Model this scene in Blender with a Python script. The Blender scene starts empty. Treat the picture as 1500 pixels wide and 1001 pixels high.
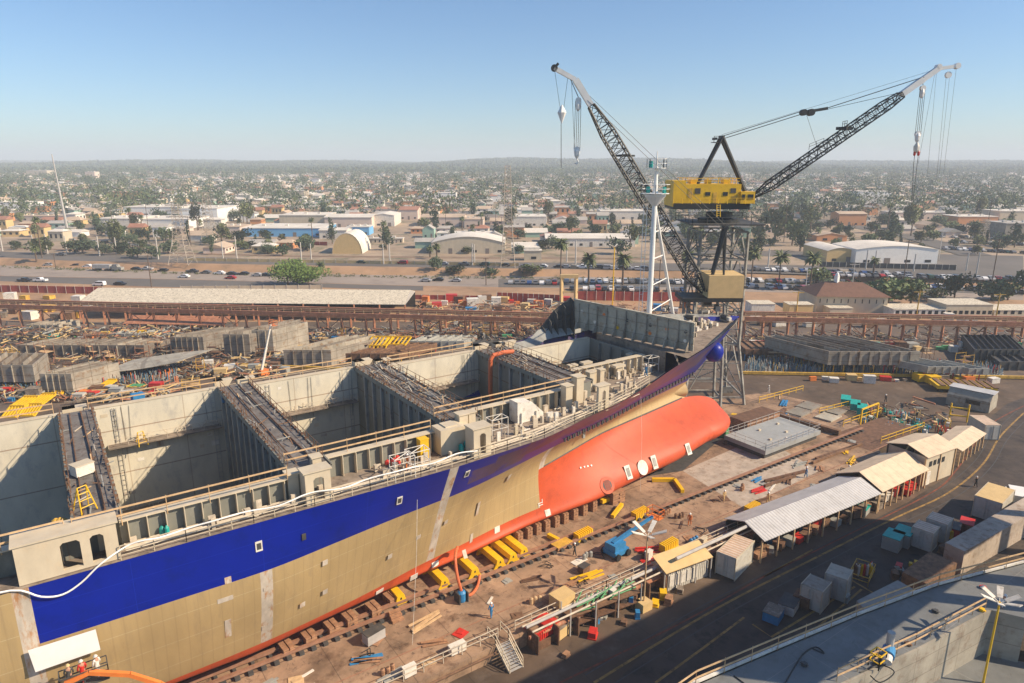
import bpy, math, random
import numpy as np
from math import sin, cos, atan, atan2, radians, degrees, pi, sqrt, hypot
from mathutils import Vector, Matrix
SC = bpy.context.scene; COL = SC.collection
random.seed(7)
# ---------------- camera ----------------
FL = 1000.0; CX = 750.0; CY = 500.5; HC = 46.0
PT = atan((CY-240)/FL); CP, SP = cos(PT), sin(PT)
AZ = atan(1500/(FL/CP)); HU, HV = sin(AZ), cos(AZ)      # camera right axis = (HU,-HV), forward axis = (HV,HU)
cam = bpy.data.cameras.new('camera'); cam.lens = 24; cam.sensor_width = 36; cam.clip_start = 1; cam.clip_end = 30000
camo = bpy.data.objects.new('camera', cam); COL.objects.link(camo); SC.camera = camo
camo.location = (0, 0, HC); camo.rotation_euler = (pi/2-PT, 0, -(pi/2-AZ))
SC.render.resolution_x = 1024; SC.render.resolution_y = 683
# ---------------- sky, sun, exposure ----------------
SUN_EL = radians(36.5); SUN_AZ = radians(-46)              # angle from +x (bow) towards -y
sd = Vector((cos(SUN_EL)*cos(SUN_AZ), cos(SUN_EL)*sin(SUN_AZ), sin(SUN_EL)))
W = bpy.data.worlds.new("World"); SC.world = W; W.use_nodes = True
nt = W.node_tree; bg = nt.nodes['Background']; sky = nt.nodes.new('ShaderNodeTexSky')
sky.sky_type = 'NISHITA'; sky.sun_disc = False; sky.sun_elevation = SUN_EL
sky.sun_rotation = atan2(sd.x, sd.y); sky.air_density = 1.0; sky.dust_density = .5; sky.ozone_density = 3.0
tn = nt.nodes.new('ShaderNodeMix'); tn.data_type = 'RGBA'; tn.blend_type = 'MULTIPLY'; tn.inputs['Factor'].default_value = 1; tn.inputs['B'].default_value = (.8, .97, 1.12, 1)
nt.links.new(sky.outputs[0], tn.inputs['A']); nt.links.new(tn.outputs['Result'], bg.inputs[0]); bg.inputs[1].default_value = 0.09
sl = bpy.data.lights.new('sun', 'SUN'); sl.energy = 5.0; sl.angle = radians(0.5); sl.color = (1.0, 0.82, 0.6)
so = bpy.data.objects.new('sun', sl); COL.objects.link(so); so.rotation_euler = sd.to_track_quat('Z', 'Y').to_euler()
SC.view_settings.view_transform = 'Standard'; SC.view_settings.look = 'None'
SC.view_settings.exposure = 0.5; SC.view_settings.gamma = 1
SC.cycles.max_bounces = 5; SC.cycles.volume_bounces = 2
# ---------------- pixel -> place helpers (real positions on real levels) ----------------
def ray(x, y):
    a = (x-CX)/FL; b = (y-CY)/FL; f = CP-b*SP
    return Vector((a*HU+f*HV, -a*HV+f*HU, -(SP+b*CP)))
def G(x, y, z=0.0):
    r = ray(x, y); t = (z-HC)/r.z; return Vector((r.x*t, r.y*t, z))
def GV(x, y, v):
    r = ray(x, y); t = v/r.y; return Vector((r.x*t, v, HC+r.z*t))
def GU(x, y, u):
    r = ray(x, y); t = u/r.x; return Vector((u, r.y*t, HC+r.z*t))
def CF(X, Y, z=0.0):            # camera-aligned ground frame: X to the right, Y straight ahead
    return Vector((X*HU+Y*HV, -X*HV+Y*HU, z))
def GY(x, y, Y):                # point of the ray at ground distance Y straight ahead
    r = ray(x, y); t = Y/(r.x*HV+r.y*HU); return Vector((r.x*t, r.y*t, HC+r.z*t))
def hat(p, y):                  # height above p's foot where pixel row y falls
    Y = p.x*HV+p.y*HU; b = (y-CY)/FL; return HC-(SP+b*CP)/(CP-b*SP)*Y
RZ = -(pi/2-AZ)                 # rotation that aligns local x with the camera's right
# ---------------- mesh builder ----------------
class MB:
    def __init__(s): s.v = []; s.f = []; s.m = []
    def add(s, vs, fs, mi=0):
        n = len(s.v); s.v += [tuple(q) for q in vs]
        for f in fs: s.f.append(tuple(i+n for i in f)); s.m.append(mi)
    def bb(s, x0, x1, y0, y1, z0, z1, mi=0):
        s.add([(x0,y0,z0),(x1,y0,z0),(x1,y1,z0),(x0,y1,z0),(x0,y0,z1),(x1,y0,z1),(x1,y1,z1),(x0,y1,z1)],
              [(0,3,2,1),(4,5,6,7),(0,1,5,4),(1,2,6,5),(2,3,7,6),(3,0,4,7)], mi)
    def box(s, c, sz, rz=0, mi=0):      # c = centre of the base
        hx, hy = sz[0]/2, sz[1]/2; co, si = cos(rz), sin(rz); vs = []
        for z in (0, sz[2]):
            for x, y in ((-hx,-hy),(hx,-hy),(hx,hy),(-hx,hy)): vs.append((c[0]+x*co-y*si, c[1]+x*si+y*co, c[2]+z))
        s.add(vs, [(0,3,2,1),(4,5,6,7),(0,1,5,4),(1,2,6,5),(2,3,7,6),(3,0,4,7)], mi)
    def beam(s, p, q, w, h=None, mi=0):
        p = Vector(p); q = Vector(q); h = h or w; d = q-p
        if d.length < 1e-6: return
        d.normalize(); a = d.cross(Vector((0,0,1)))
        if a.length < .05: a = Vector((1,0,0))
        a.normalize(); b = a.cross(d); a *= w/2; b *= h/2
        vs = [e+i*a+j*b for e in (p, q) for i, j in ((-1,-1),(1,-1),(1,1),(-1,1))]
        s.add(vs, [(0,3,2,1),(4,5,6,7),(0,1,5,4),(1,2,6,5),(2,3,7,6),(3,0,4,7)], mi)
    def tube(s, p, q, r, n=6, r2=None, mi=0):
        p = Vector(p); q = Vector(q); r2 = r if r2 is None else r2; d = q-p
        if d.length < 1e-6: return
        d.normalize(); a = d.orthogonal().normalized(); b = d.cross(a); vs = []
        for e, k in ((p, r), (q, r2)):
            for i in range(n): t = 2*pi*i/n; vs.append(e+a*(cos(t)*k)+b*(sin(t)*k))
        fs = [(i, (i+1)%n, n+(i+1)%n, n+i) for i in range(n)]+[tuple(range(n-1,-1,-1)), tuple(range(n,2*n))]
        s.add(vs, fs, mi)
    def path(s, pts, r, n=6, mi=0):
        for a, b in zip(pts[:-1], pts[1:]): s.tube(a, b, r, n, None, mi)
    def poly(s, pts, mi=0): s.add(pts, [tuple(range(len(pts)))], mi)
    def prism(s, pts, vec, mi=0):
        n = len(pts); vec = Vector(vec); P0 = [Vector(p) for p in pts]; P1 = [p+vec for p in P0]
        s.add(P0+P1, [tuple(range(n-1,-1,-1)), tuple(range(n,2*n))]+[(i,(i+1)%n,n+(i+1)%n,n+i) for i in range(n)], mi)
    def lathe(s, c, prof, n=10, mi=0):
        vs = []; fs = []
        for r, z in prof:
            for i in range(n): t = 2*pi*i/n; vs.append((c[0]+r*cos(t), c[1]+r*sin(t), c[2]+z))
        for k in range(len(prof)-1):
            for i in range(n): fs.append((k*n+i, k*n+(i+1)%n, (k+1)*n+(i+1)%n, (k+1)*n+i))
        fs.append(tuple(range(n-1,-1,-1))); fs.append(tuple(range((len(prof)-1)*n, len(prof)*n)))
        s.add(vs, fs, mi)
    def rail(s, pts, h=1.1, r=.03, sp=2.0, bars=(1.0,.55), mi=0):
        for a, b in zip(pts[:-1], pts[1:]):
            a = Vector(a); b = Vector(b); L = (b-a).length; n = max(1, int(L/sp))
            for i in range(n+1):
                p = a.lerp(b, i/n); s.tube(p, p+Vector((0,0,h)), r, 4, None, mi)
            for k in bars: s.tube(a+Vector((0,0,h*k)), b+Vector((0,0,h*k)), r, 4, None, mi)
    def lattice(s, a, b, w, h, n, r=.08, rb=.045, up=None, w2=None, h2=None, mi=0):
        a = Vector(a); b = Vector(b); d = (b-a).normalized(); side = d.cross(up or Vector((0,0,1))).normalized(); u2 = side.cross(d)
        w2 = w if w2 is None else w2; h2 = h if h2 is None else h2; P = []
        for i in range(n+1):
            t = i/n; c = a.lerp(b, t); ww = (w+(w2-w)*t)/2; hh = (h+(h2-h)*t)/2
            P.append([c+side*ww*i1+u2*hh*j1 for i1, j1 in ((-1,-1),(1,-1),(1,1),(-1,1))])
        for k in range(4): 
            for i in range(n): s.tube(P[i][k], P[i+1][k], r, 4, None, mi)
        for i in range(n):
            for k in range(4):
                j = (k+1) % 4
                s.tube(P[i][k] if i % 2 else P[i][j], P[i+1][j] if i % 2 else P[i+1][k], rb, 3, None, mi)
                s.tube(P[i+1][k], P[i+1][j], rb, 3, None, mi)
    def build(s, name, mats, parent=None, world=True, smooth=False):
        vs = s.v
        if parent is not None and world:
            ch = []; q = parent
            while q is not None: ch.insert(0, q); q = q.parent
            for q in ch:
                l = q.location; a = -q.rotation_euler.z; co, si = cos(a), sin(a)
                vs = [((x-l.x)*co-(y-l.y)*si, (x-l.x)*si+(y-l.y)*co, z-l.z) for x, y, z in vs]
        me = bpy.data.meshes.new(name); me.from_pydata(vs, [], s.f)
        if not isinstance(mats, (list, tuple)): mats = [mats]
        for m in mats: me.materials.append(m)
        if len(mats) > 1: me.polygons.foreach_set('material_index', s.m)
        if smooth: me.polygons.foreach_set('use_smooth', [True]*len(s.f))
        me.update(); o = bpy.data.objects.new(name, me); COL.objects.link(o)
        if parent is not None: o.parent = parent
        return o
def tag(o, label, cat, group=None):
    o['label'] = label; o['category'] = cat
    if group: o['group'] = group
    return o
def T(name, label, cat, loc=(0,0,0), rz=0, group=None):
    o = bpy.data.objects.new(name, None); COL.objects.link(o); o.empty_display_size = .3
    o.location = loc; o.rotation_euler = (0, 0, rz); return tag(o, label, cat, group)
def one(mb, name, mats, label, cat, group=None, loc=None, smooth=False):   # a thing that is one mesh (origin at its base)
    if loc is None and mb.v:
        a = np.array(mb.v); loc = (float(a[:,0].mean()), float(a[:,1].mean()), float(a[:,2].min()))
        mb.v = [(x-loc[0], y-loc[1], z-loc[2]) for x, y, z in mb.v]
    o = mb.build(name, mats, smooth=smooth); o.location = loc or (0,0,0); return tag(o, label, cat, group)
def struct(mb, name, mats, smooth=False):
    o = mb.build(name, mats, smooth=smooth); o['kind'] = 'structure'; return o
def stuff(o): o['kind'] = 'stuff'; return o
def copy_tree(o, loc=None, rz=None, label=None, parent=None, scale=None):
    c = o.copy(); COL.objects.link(c); c.parent = parent
    if loc is not None: c.location = loc
    if rz is not None: c.rotation_euler = (0, 0, rz)
    if scale is not None: c.scale = scale if hasattr(scale, '__len__') else (scale,)*3
    if label: c['label'] = label
    for ch in KIDS.get(o.name, []) or [x for x in o.children]: copy_tree(ch, parent=c)
    return c
KIDS = {}
ORD = ['first','second','third','fourth','fifth','sixth','seventh','eighth','ninth','tenth']
def nth(i):
    if i < 10: return ORD[i]
    n = i+1; return '%d%s' % (n, 'th' if 10 <= n % 100 <= 20 else {1:'st',2:'nd',3:'rd'}.get(n % 10, 'th'))
# ---------------- materials ----------------
def mat(name, c, rough=.7, metal=0, var=.25, sc=.6, c2=None, bump=0, streak=0, fine=0, rnd=0, wave=None, spec=None, bands=None, speck=None):
    """c base colour; var patchy lightness variation at scale sc (1/m); c2 second colour mixed in blotches; streak: vertical stretching"""
    m = bpy.data.materials.new(name); m.use_nodes = True; n = m.node_tree.nodes; L = m.node_tree.links
    b = n['Principled BSDF']; b.inputs['Roughness'].default_value = rough; b.inputs['Metallic'].default_value = metal
    if spec is not None: b.inputs['Specular IOR Level'].default_value = spec
    tc = n.new('ShaderNodeTexCoord'); mp = n.new('ShaderNodeMapping'); L.new(tc.outputs['Object'], mp.inputs[0])
    if streak: mp.inputs['Scale'].default_value = (1, 1, streak)
    nz = n.new('ShaderNodeTexNoise'); nz.inputs['Scale'].default_value = sc; nz.inputs['Detail'].default_value = 8; nz.inputs['Roughness'].default_value = .65
    L.new(mp.outputs[0], nz.inputs['Vector'])
    rp = n.new('ShaderNodeMapRange'); L.new(nz.outputs['Fac'], rp.inputs[0])
    rp.inputs[1].default_value = .3; rp.inputs[2].default_value = .7; rp.inputs[3].default_value = 1-var; rp.inputs[4].default_value = 1+var
    col = n.new('ShaderNodeRGB'); col.outputs[0].default_value = (*c, 1); out = col.outputs[0]
    def mix(a, bcol, fac, mode='MIX'):
        x = n.new('ShaderNodeMix'); x.data_type = 'RGBA'; x.blend_type = mode
        if isinstance(fac, float): x.inputs['Factor'].default_value = fac
        else: L.new(fac, x.inputs['Factor'])
        L.new(a, x.inputs['A'])
        if isinstance(bcol, tuple): x.inputs['B'].default_value = (*bcol, 1)
        else: L.new(bcol, x.inputs['B'])
        return x.outputs['Result']
    if c2 is not None:
        n2 = n.new('ShaderNodeTexNoise'); n2.inputs['Scale'].default_value = sc*2.3; n2.inputs['Detail'].default_value = 10; n2.inputs['Roughness'].default_value = .7
        L.new(mp.outputs[0], n2.inputs['Vector']); r2 = n.new('ShaderNodeMapRange'); L.new(n2.outputs['Fac'], r2.inputs[0])
        r2.inputs[1].default_value = .52; r2.inputs[2].default_value = .66; out = mix(out, tuple(c2), r2.outputs[0])
    if speck:   # (scale, low, high, colour, strength): small stains, oil spots and scuffs
        for sc_, lo_, hi_, bc, st in speck:
            n3 = n.new('ShaderNodeTexNoise'); n3.inputs['Scale'].default_value = sc_; n3.inputs['Detail'].default_value = 12; n3.inputs['Roughness'].default_value = .75; n3.inputs['Distortion'].default_value = .6
            L.new(mp.outputs[0], n3.inputs['Vector']); r5 = n.new('ShaderNodeMapRange'); L.new(n3.outputs['Fac'], r5.inputs[0]); r5.inputs[1].default_value = lo_; r5.inputs[2].default_value = hi_; r5.inputs[4].default_value = st; out = mix(out, tuple(bc), r5.outputs[0])
    if bands:   # (axis, period, width, colour, strength): thin lines such as seams
        for ax, per, wd, bc, st in bands:
            sx = n.new('ShaderNodeSeparateXYZ'); L.new(tc.outputs['Object'], sx.inputs[0])
            a = n.new('ShaderNodeMath'); a.operation = 'PINGPONG'; L.new(sx.outputs[ax], a.inputs[0]); a.inputs[1].default_value = per/2
            g = n.new('ShaderNodeMath'); g.operation = 'LESS_THAN'; L.new(a.outputs[0], g.inputs[0]); g.inputs[1].default_value = wd/2
            h = n.new('ShaderNodeMath'); h.operation = 'MULTIPLY'; L.new(g.outputs[0], h.inputs[0]); h.inputs[1].default_value = st
            out = mix(out, tuple(bc), h.outputs[0])
    if rnd:
        oi = n.new('ShaderNodeObjectInfo'); hs = n.new('ShaderNodeHueSaturation'); L.new(out, hs.inputs['Color'])
        r3 = n.new('ShaderNodeMapRange'); L.new(oi.outputs['Random'], r3.inputs[0]); r3.inputs[3].default_value = 1-rnd; r3.inputs[4].default_value = 1+rnd
        L.new(r3.outputs[0], hs.inputs['Value']); r4 = n.new('ShaderNodeMapRange'); L.new(oi.outputs['Random'], r4.inputs[0])
        r4.inputs[3].default_value = .5-.02*rnd; r4.inputs[4].default_value = .5+.03*rnd; L.new(r4.outputs[0], hs.inputs['Hue']); out = hs.outputs[0]
    ml = n.new('ShaderNodeVectorMath'); ml.operation = 'SCALE'; L.new(out, ml.inputs[0]); L.new(rp.outputs[0], ml.inputs['Scale'])
    L.new(ml.outputs[0], b.inputs['Base Color'])
    hgt = None
    if bump:
        nb = n.new('ShaderNodeTexNoise'); nb.inputs['Scale'].default_value = fine or sc*8; nb.inputs['Detail'].default_value = 6; L.new(mp.outputs[0], nb.inputs['Vector']); hgt = nb.outputs['Fac']
    if wave:    # (axis, period, strength)
        wv = n.new('ShaderNodeTexWave'); wv.bands_direction = wave[0]; wv.inputs['Scale'].default_value = .314/wave[1]*1.0; L.new(tc.outputs['Object'], wv.inputs['Vector']); hgt = wv.outputs['Fac']; bump = wave[2]
    if hgt is not None:
        bp = n.new('ShaderNodeBump'); bp.inputs['Strength'].default_value = min(1, bump); bp.inputs['Distance'].default_value = .05 if wave else .04
        L.new(hgt, bp.inputs['Height']); L.new(bp.outputs[0], b.inputs['Normal'])
    return m
RUST = (.16,.06,.025)
M = {}
M['asphalt'] = mat('asphalt', (.1,.066,.042), .85, var=.45, sc=.12, c2=(.14,.10,.07), bump=.3, fine=3, speck=[(.35,.56,.66,(.05,.033,.022),.7),(1.6,.62,.7,(.2,.15,.11),.5)], bands=[(0,9,.06,(.04,.03,.02),.6)])
M['road'] = mat('road_asphalt', (.062,.045,.033), .75, var=.5, sc=.22, c2=(.03,.021,.015), bump=.2, fine=4, speck=[(.5,.56,.64,(.016,.012,.009),.8),(1.3,.63,.7,(.14,.1,.07),.5),(.2,.57,.62,(.09,.065,.045),.6)])
M['concrete'] = mat('slip_concrete', (.31,.2,.125), .85, var=.5, sc=.22, c2=(.15,.085,.05), bump=.3, fine=3, bands=[(1,7,.12,(.06,.03,.02),.7),(0,5.5,.08,(.08,.05,.03),.6)], speck=[(.9,.56,.64,(.07,.045,.03),.8),(2.4,.6,.68,(.4,.33,.25),.6),(.18,.55,.7,(.1,.06,.04),.6)])
M['conc2'] = mat('pale_concrete', (.42,.35,.28), .85, var=.25, sc=.5, c2=(.28,.2,.14), bump=.2)
M['yard'] = mat('yard_ground', (.13,.095,.07), .9, var=.4, sc=.06, c2=(.07,.05,.04), bump=.3, fine=2)
M['dirt'] = mat('dry_dirt', (.36,.22,.125), .95, var=.25, sc=.05, c2=(.24,.16,.09), bump=.4, fine=.8)
M['broad'] = mat('broad_road', (.3,.245,.2), .9, var=.15, sc=.03, c2=(.22,.18,.15))
M['dkroad'] = mat('dark_road', (.13,.115,.1), .9, var=.2, sc=.04)
M['city'] = mat('city_ground', (.32,.24,.165), .95, var=.4, sc=.03, c2=(.1,.11,.055), bump=.2, fine=.3)
M['yline'] = mat('yellow_paint_line', (.3,.18,.05), .8, var=.5, sc=.8, c2=(.08,.055,.035))
M['wline'] = mat('white_paint_line', (.6,.58,.52), .8, var=.3, sc=1.5)
M['rline'] = mat('red_paint_line', (.18,.05,.025), .8, var=.5, sc=.8, c2=(.07,.045,.03))
M['blue'] = mat('blue_hull_paint', (.001,.013,.25), .38, var=.15, sc=.15, c2=(.001,.012,.2), spec=.3, bands=[(2,2.1,.03,(.01,.03,.36),.8),(0,9.3,.04,(.01,.03,.36),.6)], bump=.2, fine=.6)
M['beige'] = mat('beige_hull_primer', (.42,.30,.14), .65, var=.16, sc=.25, c2=(.36,.26,.13), streak=.12, speck=[(.8,.6,.68,(.34,.22,.1),.5),(.25,.6,.66,(.5,.38,.2),.4)],
    bands=[(2,2.6,.05,(.55,.45,.27),.6),(0,.85,.1,(.30,.21,.1),.3)], bump=.2, fine=.5)
M['orange'] = mat('orange_bottom_paint', (.52,.08,.025), .5, var=.14, sc=.25, c2=(.42,.065,.022), spec=.35, bands=[(0,7.7,.05,(.38,.06,.02),.7),(2,2.3,.04,(.42,.07,.025),.5)], speck=[(.5,.58,.68,(.42,.1,.05),.5),(1.4,.64,.7,(.6,.16,.08),.4)], bump=.25, fine=.5)
M['orange_lo'] = M['orange']
M['seam'] = mat('bare_weld_seam', (.5,.44,.36), .7, var=.3, sc=.8, c2=(.4,.2,.08), streak=.3)
M['purple'] = mat('overspray_and_reflection', (.075,.05,.12), .42, var=.4, sc=.2, c2=(.004,.016,.24), streak=.6, spec=.3)  # purple overspray together with a reflection painted into the blue
M['deck'] = mat('deck_plate', (.25,.2,.155), .8, var=.4, sc=.6, c2=(.14,.1,.075), bump=.2)
M['hold'] = mat('shaded_hold_primer', (.2,.2,.17), .75, var=.15, sc=.35, c2=(.25,.25,.21), streak=.5,
    bands=[(2,5.2,.12,(.14,.06,.03),.65),(0,6.3,.09,(.2,.13,.09),.5)])  # wall primer darkened for the bulkheads on the shadow side
M['holdfar'] = mat('sunlit_hold_primer', (.62,.57,.45), .75, var=.13, sc=.35, c2=(.48,.45,.38), streak=.5,
    bands=[(2,5.2,.13,(.2,.09,.04),.6),(0,6.3,.1,(.3,.2,.12),.5)])  # same wall primer brightened for the sunlit far walls
M['holddk'] = mat('hold_floor_dark', (.05,.045,.035), .9, var=.4, sc=.5)  # very dark brown for the hold floors
M['cream'] = mat('cream_primer', (.56,.48,.35), .65, var=.12, sc=.7, c2=(.56,.46,.32), streak=.5)
M['crossdk'] = mat('cross_deck_plate', (.17,.155,.14), .75, var=.4, sc=.9, c2=(.1,.06,.04))
M['rusty'] = mat('rusty_steel', (.17,.09,.05), .85, var=.45, sc=1.5, c2=(.1,.055,.035), rnd=.2)
M['brown'] = mat('brown_runway_paint', (.36,.15,.08), .8, var=.35, sc=.8, c2=(.42,.24,.15))
M['timber'] = mat('timber_rail', (.55,.37,.2), .8, var=.25, sc=2)
M['wood'] = mat('wood_block', (.36,.19,.1), .85, var=.35, sc=1.6, c2=(.22,.12,.07), bands=[(2,.35,.04,(.08,.04,.025),.8)])
M['white'] = mat('white_paint', (.8,.79,.75), .45, var=.08, sc=.6)
M['dwhite'] = mat('dirty_white', (.7,.66,.58), .65, var=.2, sc=.8, c2=(.5,.44,.36))
M['yellow'] = mat('yellow_paint', (.78,.47,.01), .5, var=.12, sc=.8, c2=(.66,.38,.02))
M['dyellow'] = mat('worn_yellow_paint', (.6,.36,.05), .7, var=.35, sc=1.2, c2=(.35,.2,.06))
M['black'] = mat('black_paint', (.018,.02,.02), .55, var=.3, sc=1)
M['dgrey'] = mat('dark_grey_steel', (.06,.06,.058), .65, var=.35, sc=1, c2=(.09,.075,.06))
M['crgrey'] = mat('crane_leg_grey', (.26,.25,.22), .65, var=.5, sc=.5, c2=(.09,.07,.055))
M['grey'] = mat('grey_primer', (.32,.32,.29), .75, var=.2, sc=.4, c2=(.24,.22,.19), bump=.1)
M['blockgrey'] = mat('ship_block_grey', (.34,.31,.25), .8, var=.3, sc=.35, c2=(.24,.18,.13), rnd=.3, bands=[(2,1.7,.08,(.16,.13,.1),.6),(0,3.1,.08,(.18,.15,.12),.6)])
M['yardblock'] = mat('weathered_block_steel', (.27,.235,.19), .85, var=.35, sc=.35, c2=(.2,.12,.07), rnd=.35, bands=[(2,1.7,.1,(.1,.07,.05),.7),(0,3.1,.1,(.1,.07,.05),.7)])
M['adj'] = mat('grey_deck_paint', (.17,.175,.17), .6, var=.2, sc=.35, c2=(.14,.14,.13), bands=[(0,7,.05,(.36,.33,.28),.5),(1,5,.05,(.33,.3,.26),.5)], speck=[(.7,.58,.68,(.09,.085,.08),.7),(1.5,.64,.7,(.26,.18,.11),.6)])
M['tanbox'] = mat('tan_paint', (.62,.44,.2), .65, var=.1, sc=.8)
M['corr'] = mat('corrugated_grey_roof', (.5,.49,.48), .5, var=.14, sc=.4, c2=(.44,.42,.4), wave=('X', .5, 1))
M['corrt'] = mat('tan_sheet_roof', (.66,.52,.36), .7, var=.12, sc=.5, c2=(.56,.43,.29), bands=[(0,2.0,.07,(.4,.3,.2),.7)])
M['paleroof'] = mat('worn_pale_roof', (.62,.55,.42), .8, var=.2, sc=.9, c2=(.16,.12,.09), streak=1)
M['cont'] = mat('container_paint', (.52,.5,.44), .6, var=.12, sc=1, c2=(.42,.37,.3), wave=('X', .28, 1))
M['controof'] = mat('container_roof', (.5,.33,.22), .7, var=.25, sc=1.2, bands=[(0,.5,.2,(.62,.55,.45),.8)])
M['teal'] = mat('teal_tarp', (.01,.34,.29), .55, var=.2, sc=2)
M['green'] = mat('green_tube', (.08,.3,.12), .6, var=.25, sc=2)
M['red'] = mat('red_paint', (.55,.03,.02), .5, var=.2, sc=1.5)
M['redfence'] = mat('red_screen_fence', (.36,.07,.05), .85, var=.25, sc=.4, bands=[(0,4,.2,(.2,.05,.04),.8)])
M['oran'] = mat('orange_machine_paint', (.72,.2,.04), .5, var=.15, sc=1)
M['sblue'] = mat('faded_blue_paint', (.1,.19,.26), .7, var=.3, sc=1)
M['hose'] = mat('orange_duct', (.6,.14,.05), .6, var=.15, sc=3)
M['mblue'] = mat('blue_machine_paint', (.03,.2,.42), .5, var=.2, sc=2)
M['glass'] = mat('dark_glass', (.02,.025,.03), .15, var=.1, sc=1)
M['skin'] = mat('skin', (.42,.22,.14), .6, var=.05, sc=3)
M['tyre'] = mat('tyre_rubber', (.02,.02,.02), .9, var=.1, sc=3)
M['clutter'] = mat('mixed_scrap', (.2,.16,.12), .85, var=.5, sc=1.5, c2=(.35,.3,.25))
M['palmleaf'] = mat('palm_leaf', (.11,.13,.045), .7, var=.35, sc=1, rnd=.15)
M['trunk'] = mat('tree_bark', (.13,.09,.06), .9, var=.3, sc=3)
M['leafA'] = mat('leaf_mid', (.1,.13,.045), .8, var=.45, sc=.35, rnd=.25)
M['leafB'] = mat('leaf_dark', (.06,.085,.04), .8, var=.45, sc=.35, rnd=.25)
M['leafC'] = mat('leaf_olive', (.12,.13,.05), .85, var=.4, sc=.35, rnd=.25)
M['steelgal'] = mat('galvanised_steel', (.45,.43,.4), .6, metal=.2, var=.15, sc=1)
M['track'] = mat('rail_steel', (.3,.16,.1), .6, var=.3, sc=1.5)
M['concpole'] = mat('pale_pole', (.55,.51,.45), .75, var=.15, sc=1)
M['plategrey'] = mat('grey_plate_paint', (.33,.34,.33), .6, var=.12, sc=.4, c2=(.28,.28,.26))
M['scaff'] = mat('scaffold_tube', (.55,.47,.36), .65, var=.25, sc=2)

# ---------------- ship ----------------
def lerp_u(pts, us, smooth=1.6):
    pts = sorted(pts); x = [p[0] for p in pts]; a = np.interp(us, x, [p[1] for p in pts]); b = np.interp(us, x, [p[2] for p in pts])
    out = []
    for arr in (a, b):
        if smooth:
            n = len(arr); k = 3; pad = np.concatenate([2*arr[0]-arr[k:0:-1], arr, 2*arr[-1]-arr[-2:-k-2:-1]])
            w = np.array([1,2,3,4,3,2,1], float); w /= w.sum(); arr = np.convolve(pad, w, 'valid')
        out.append(arr)
    return out
VC = 70.0
def pl(*p): return [tuple(G(x, y, z))  for x, y, z in p]
L0 = [(-20,52.4,18),(-4,52.4,18),(12,52.4,18),(25,52.35,18)]+pl((674,683,18),(805,640,18),(862,611,18.3),(910,590,18.8),(955,562,19.5),(979,544,20.8),(1023,517,21.6),(1047,502,21.8),(1062,488,22),(1076,475,21.9))+[(94.4,70,21.4)]
L1 = [(-20,52.4,13.5),(12,52.4,13.5)]+pl((560,767,13.8),(605,749,13.8),(650,732,13.8),(694,714,13.8),(750,686,13.6),(808,656,13.4),(880,622,13.1),(955,583,12.8))+[(83,70,12.4)]
LB = [(-20,52.7,10),(12,53.1,10),(30,56.3,10),(44,60.5,10)]+pl((797,684,10),(880,636,10),(940,610,10))+[(82,69.95,9.6)]
LA = [(-20,54.6,5),(4,54.7,5)]+pl((395,938,5),(482,897,5),(545,866,5),(610,830,5),(673,800,5),(750,761,5))+[(56,61.2,5.3),(65,61.5,5.5),(73,62.2,5.7),(82,64.1,5.9)]
LK = [(-20,56.6,3.6)]+pl((394,948,3.6),(425,929,3.6),(530,882,3.6),(620,839,3.6),(673,818,3.6),(770,771,3.6),(816,753,3.6),(875,732,3.6))+[(65,61.9,3.6),(73,62.8,3.6),(82,65.0,3.6)]
us = np.arange(-18, 82.01, 1.0)
R = {k: lerp_u(v, us) for k, v in dict(L0=L0, L1=L1, LB=LB, LA=LA, LK=LK).items()}
def cr(p0, p1, p2, p3, t):
    return tuple(.5*(2*b+(c-a)*t+(2*a-5*b+4*c-d)*t*t+(3*b-a-3*c+d)*t**3) for a, b, c, d in zip(p0, p1, p2, p3))
def section(P, sub=5):
    out = []
    for i in range(len(P)-1):
        a = P[max(i-1,0)]; d = P[min(i+2, len(P)-1)]
        for k in range(sub): out.append((cr(a, P[i], P[i+1], d, k/sub), i))
    out.append((P[-1], len(P)-2)); return out
SHIP = T('container_ship', 'half built ship with blue, beige and orange hull and open cargo holds', 'ship', (30, 70, 1.6))
hb = MB(); secs = []
for i, u in enumerate(us):
    P = [(R[k][0][i], R[k][1][i]) for k in ('L0','L1','LB','LA','LK')]
    P += [(min(70, P[-1][0]+2.2), 2.95), (70, 2.9)]
    secs.append([( (u, q[0], q[1]), j) for q, j in section(P)])
seams = {-5:1, 11:1, 12:0, 29:1, 46:1}
def inseam(u0): return u0 in (-5, 11, 29, 46)
def hullmat(u, row, zc):
    if u >= 46 and row in (2,3,4,5): return 2
    if inseam(u) and (row <= 2 or u == 46 and row <= 3) and not (u in (11, 46) and row == 0): return 3
    if u < -4: return 1 if row <= 4 else 2
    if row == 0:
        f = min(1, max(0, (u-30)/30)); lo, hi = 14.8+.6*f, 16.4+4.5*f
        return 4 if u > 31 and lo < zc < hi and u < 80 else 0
    if row in (1, 2): return 1
    return 2
for side in (1, -1):
    base = len(hb.v)
    vs = []
    for s in secs: vs += [(q[0], q[1] if side == 1 else 2*VC-q[1], q[2]) for q, j in s]
    hb.v += vs; ns = len(secs[0])
    for i in range(len(secs)-1):
        for j in range(ns-1):
            a = base+i*ns+j; f = (a, a+1, a+ns+1, a+ns) if side == -1 else (a, a+ns, a+ns+1, a+1)
            hb.f.append(f); hb.m.append(hullmat(us[i], secs[i][j][1], (secs[i][j][0][2]+secs[i][j+1][0][2])/2))
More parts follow.
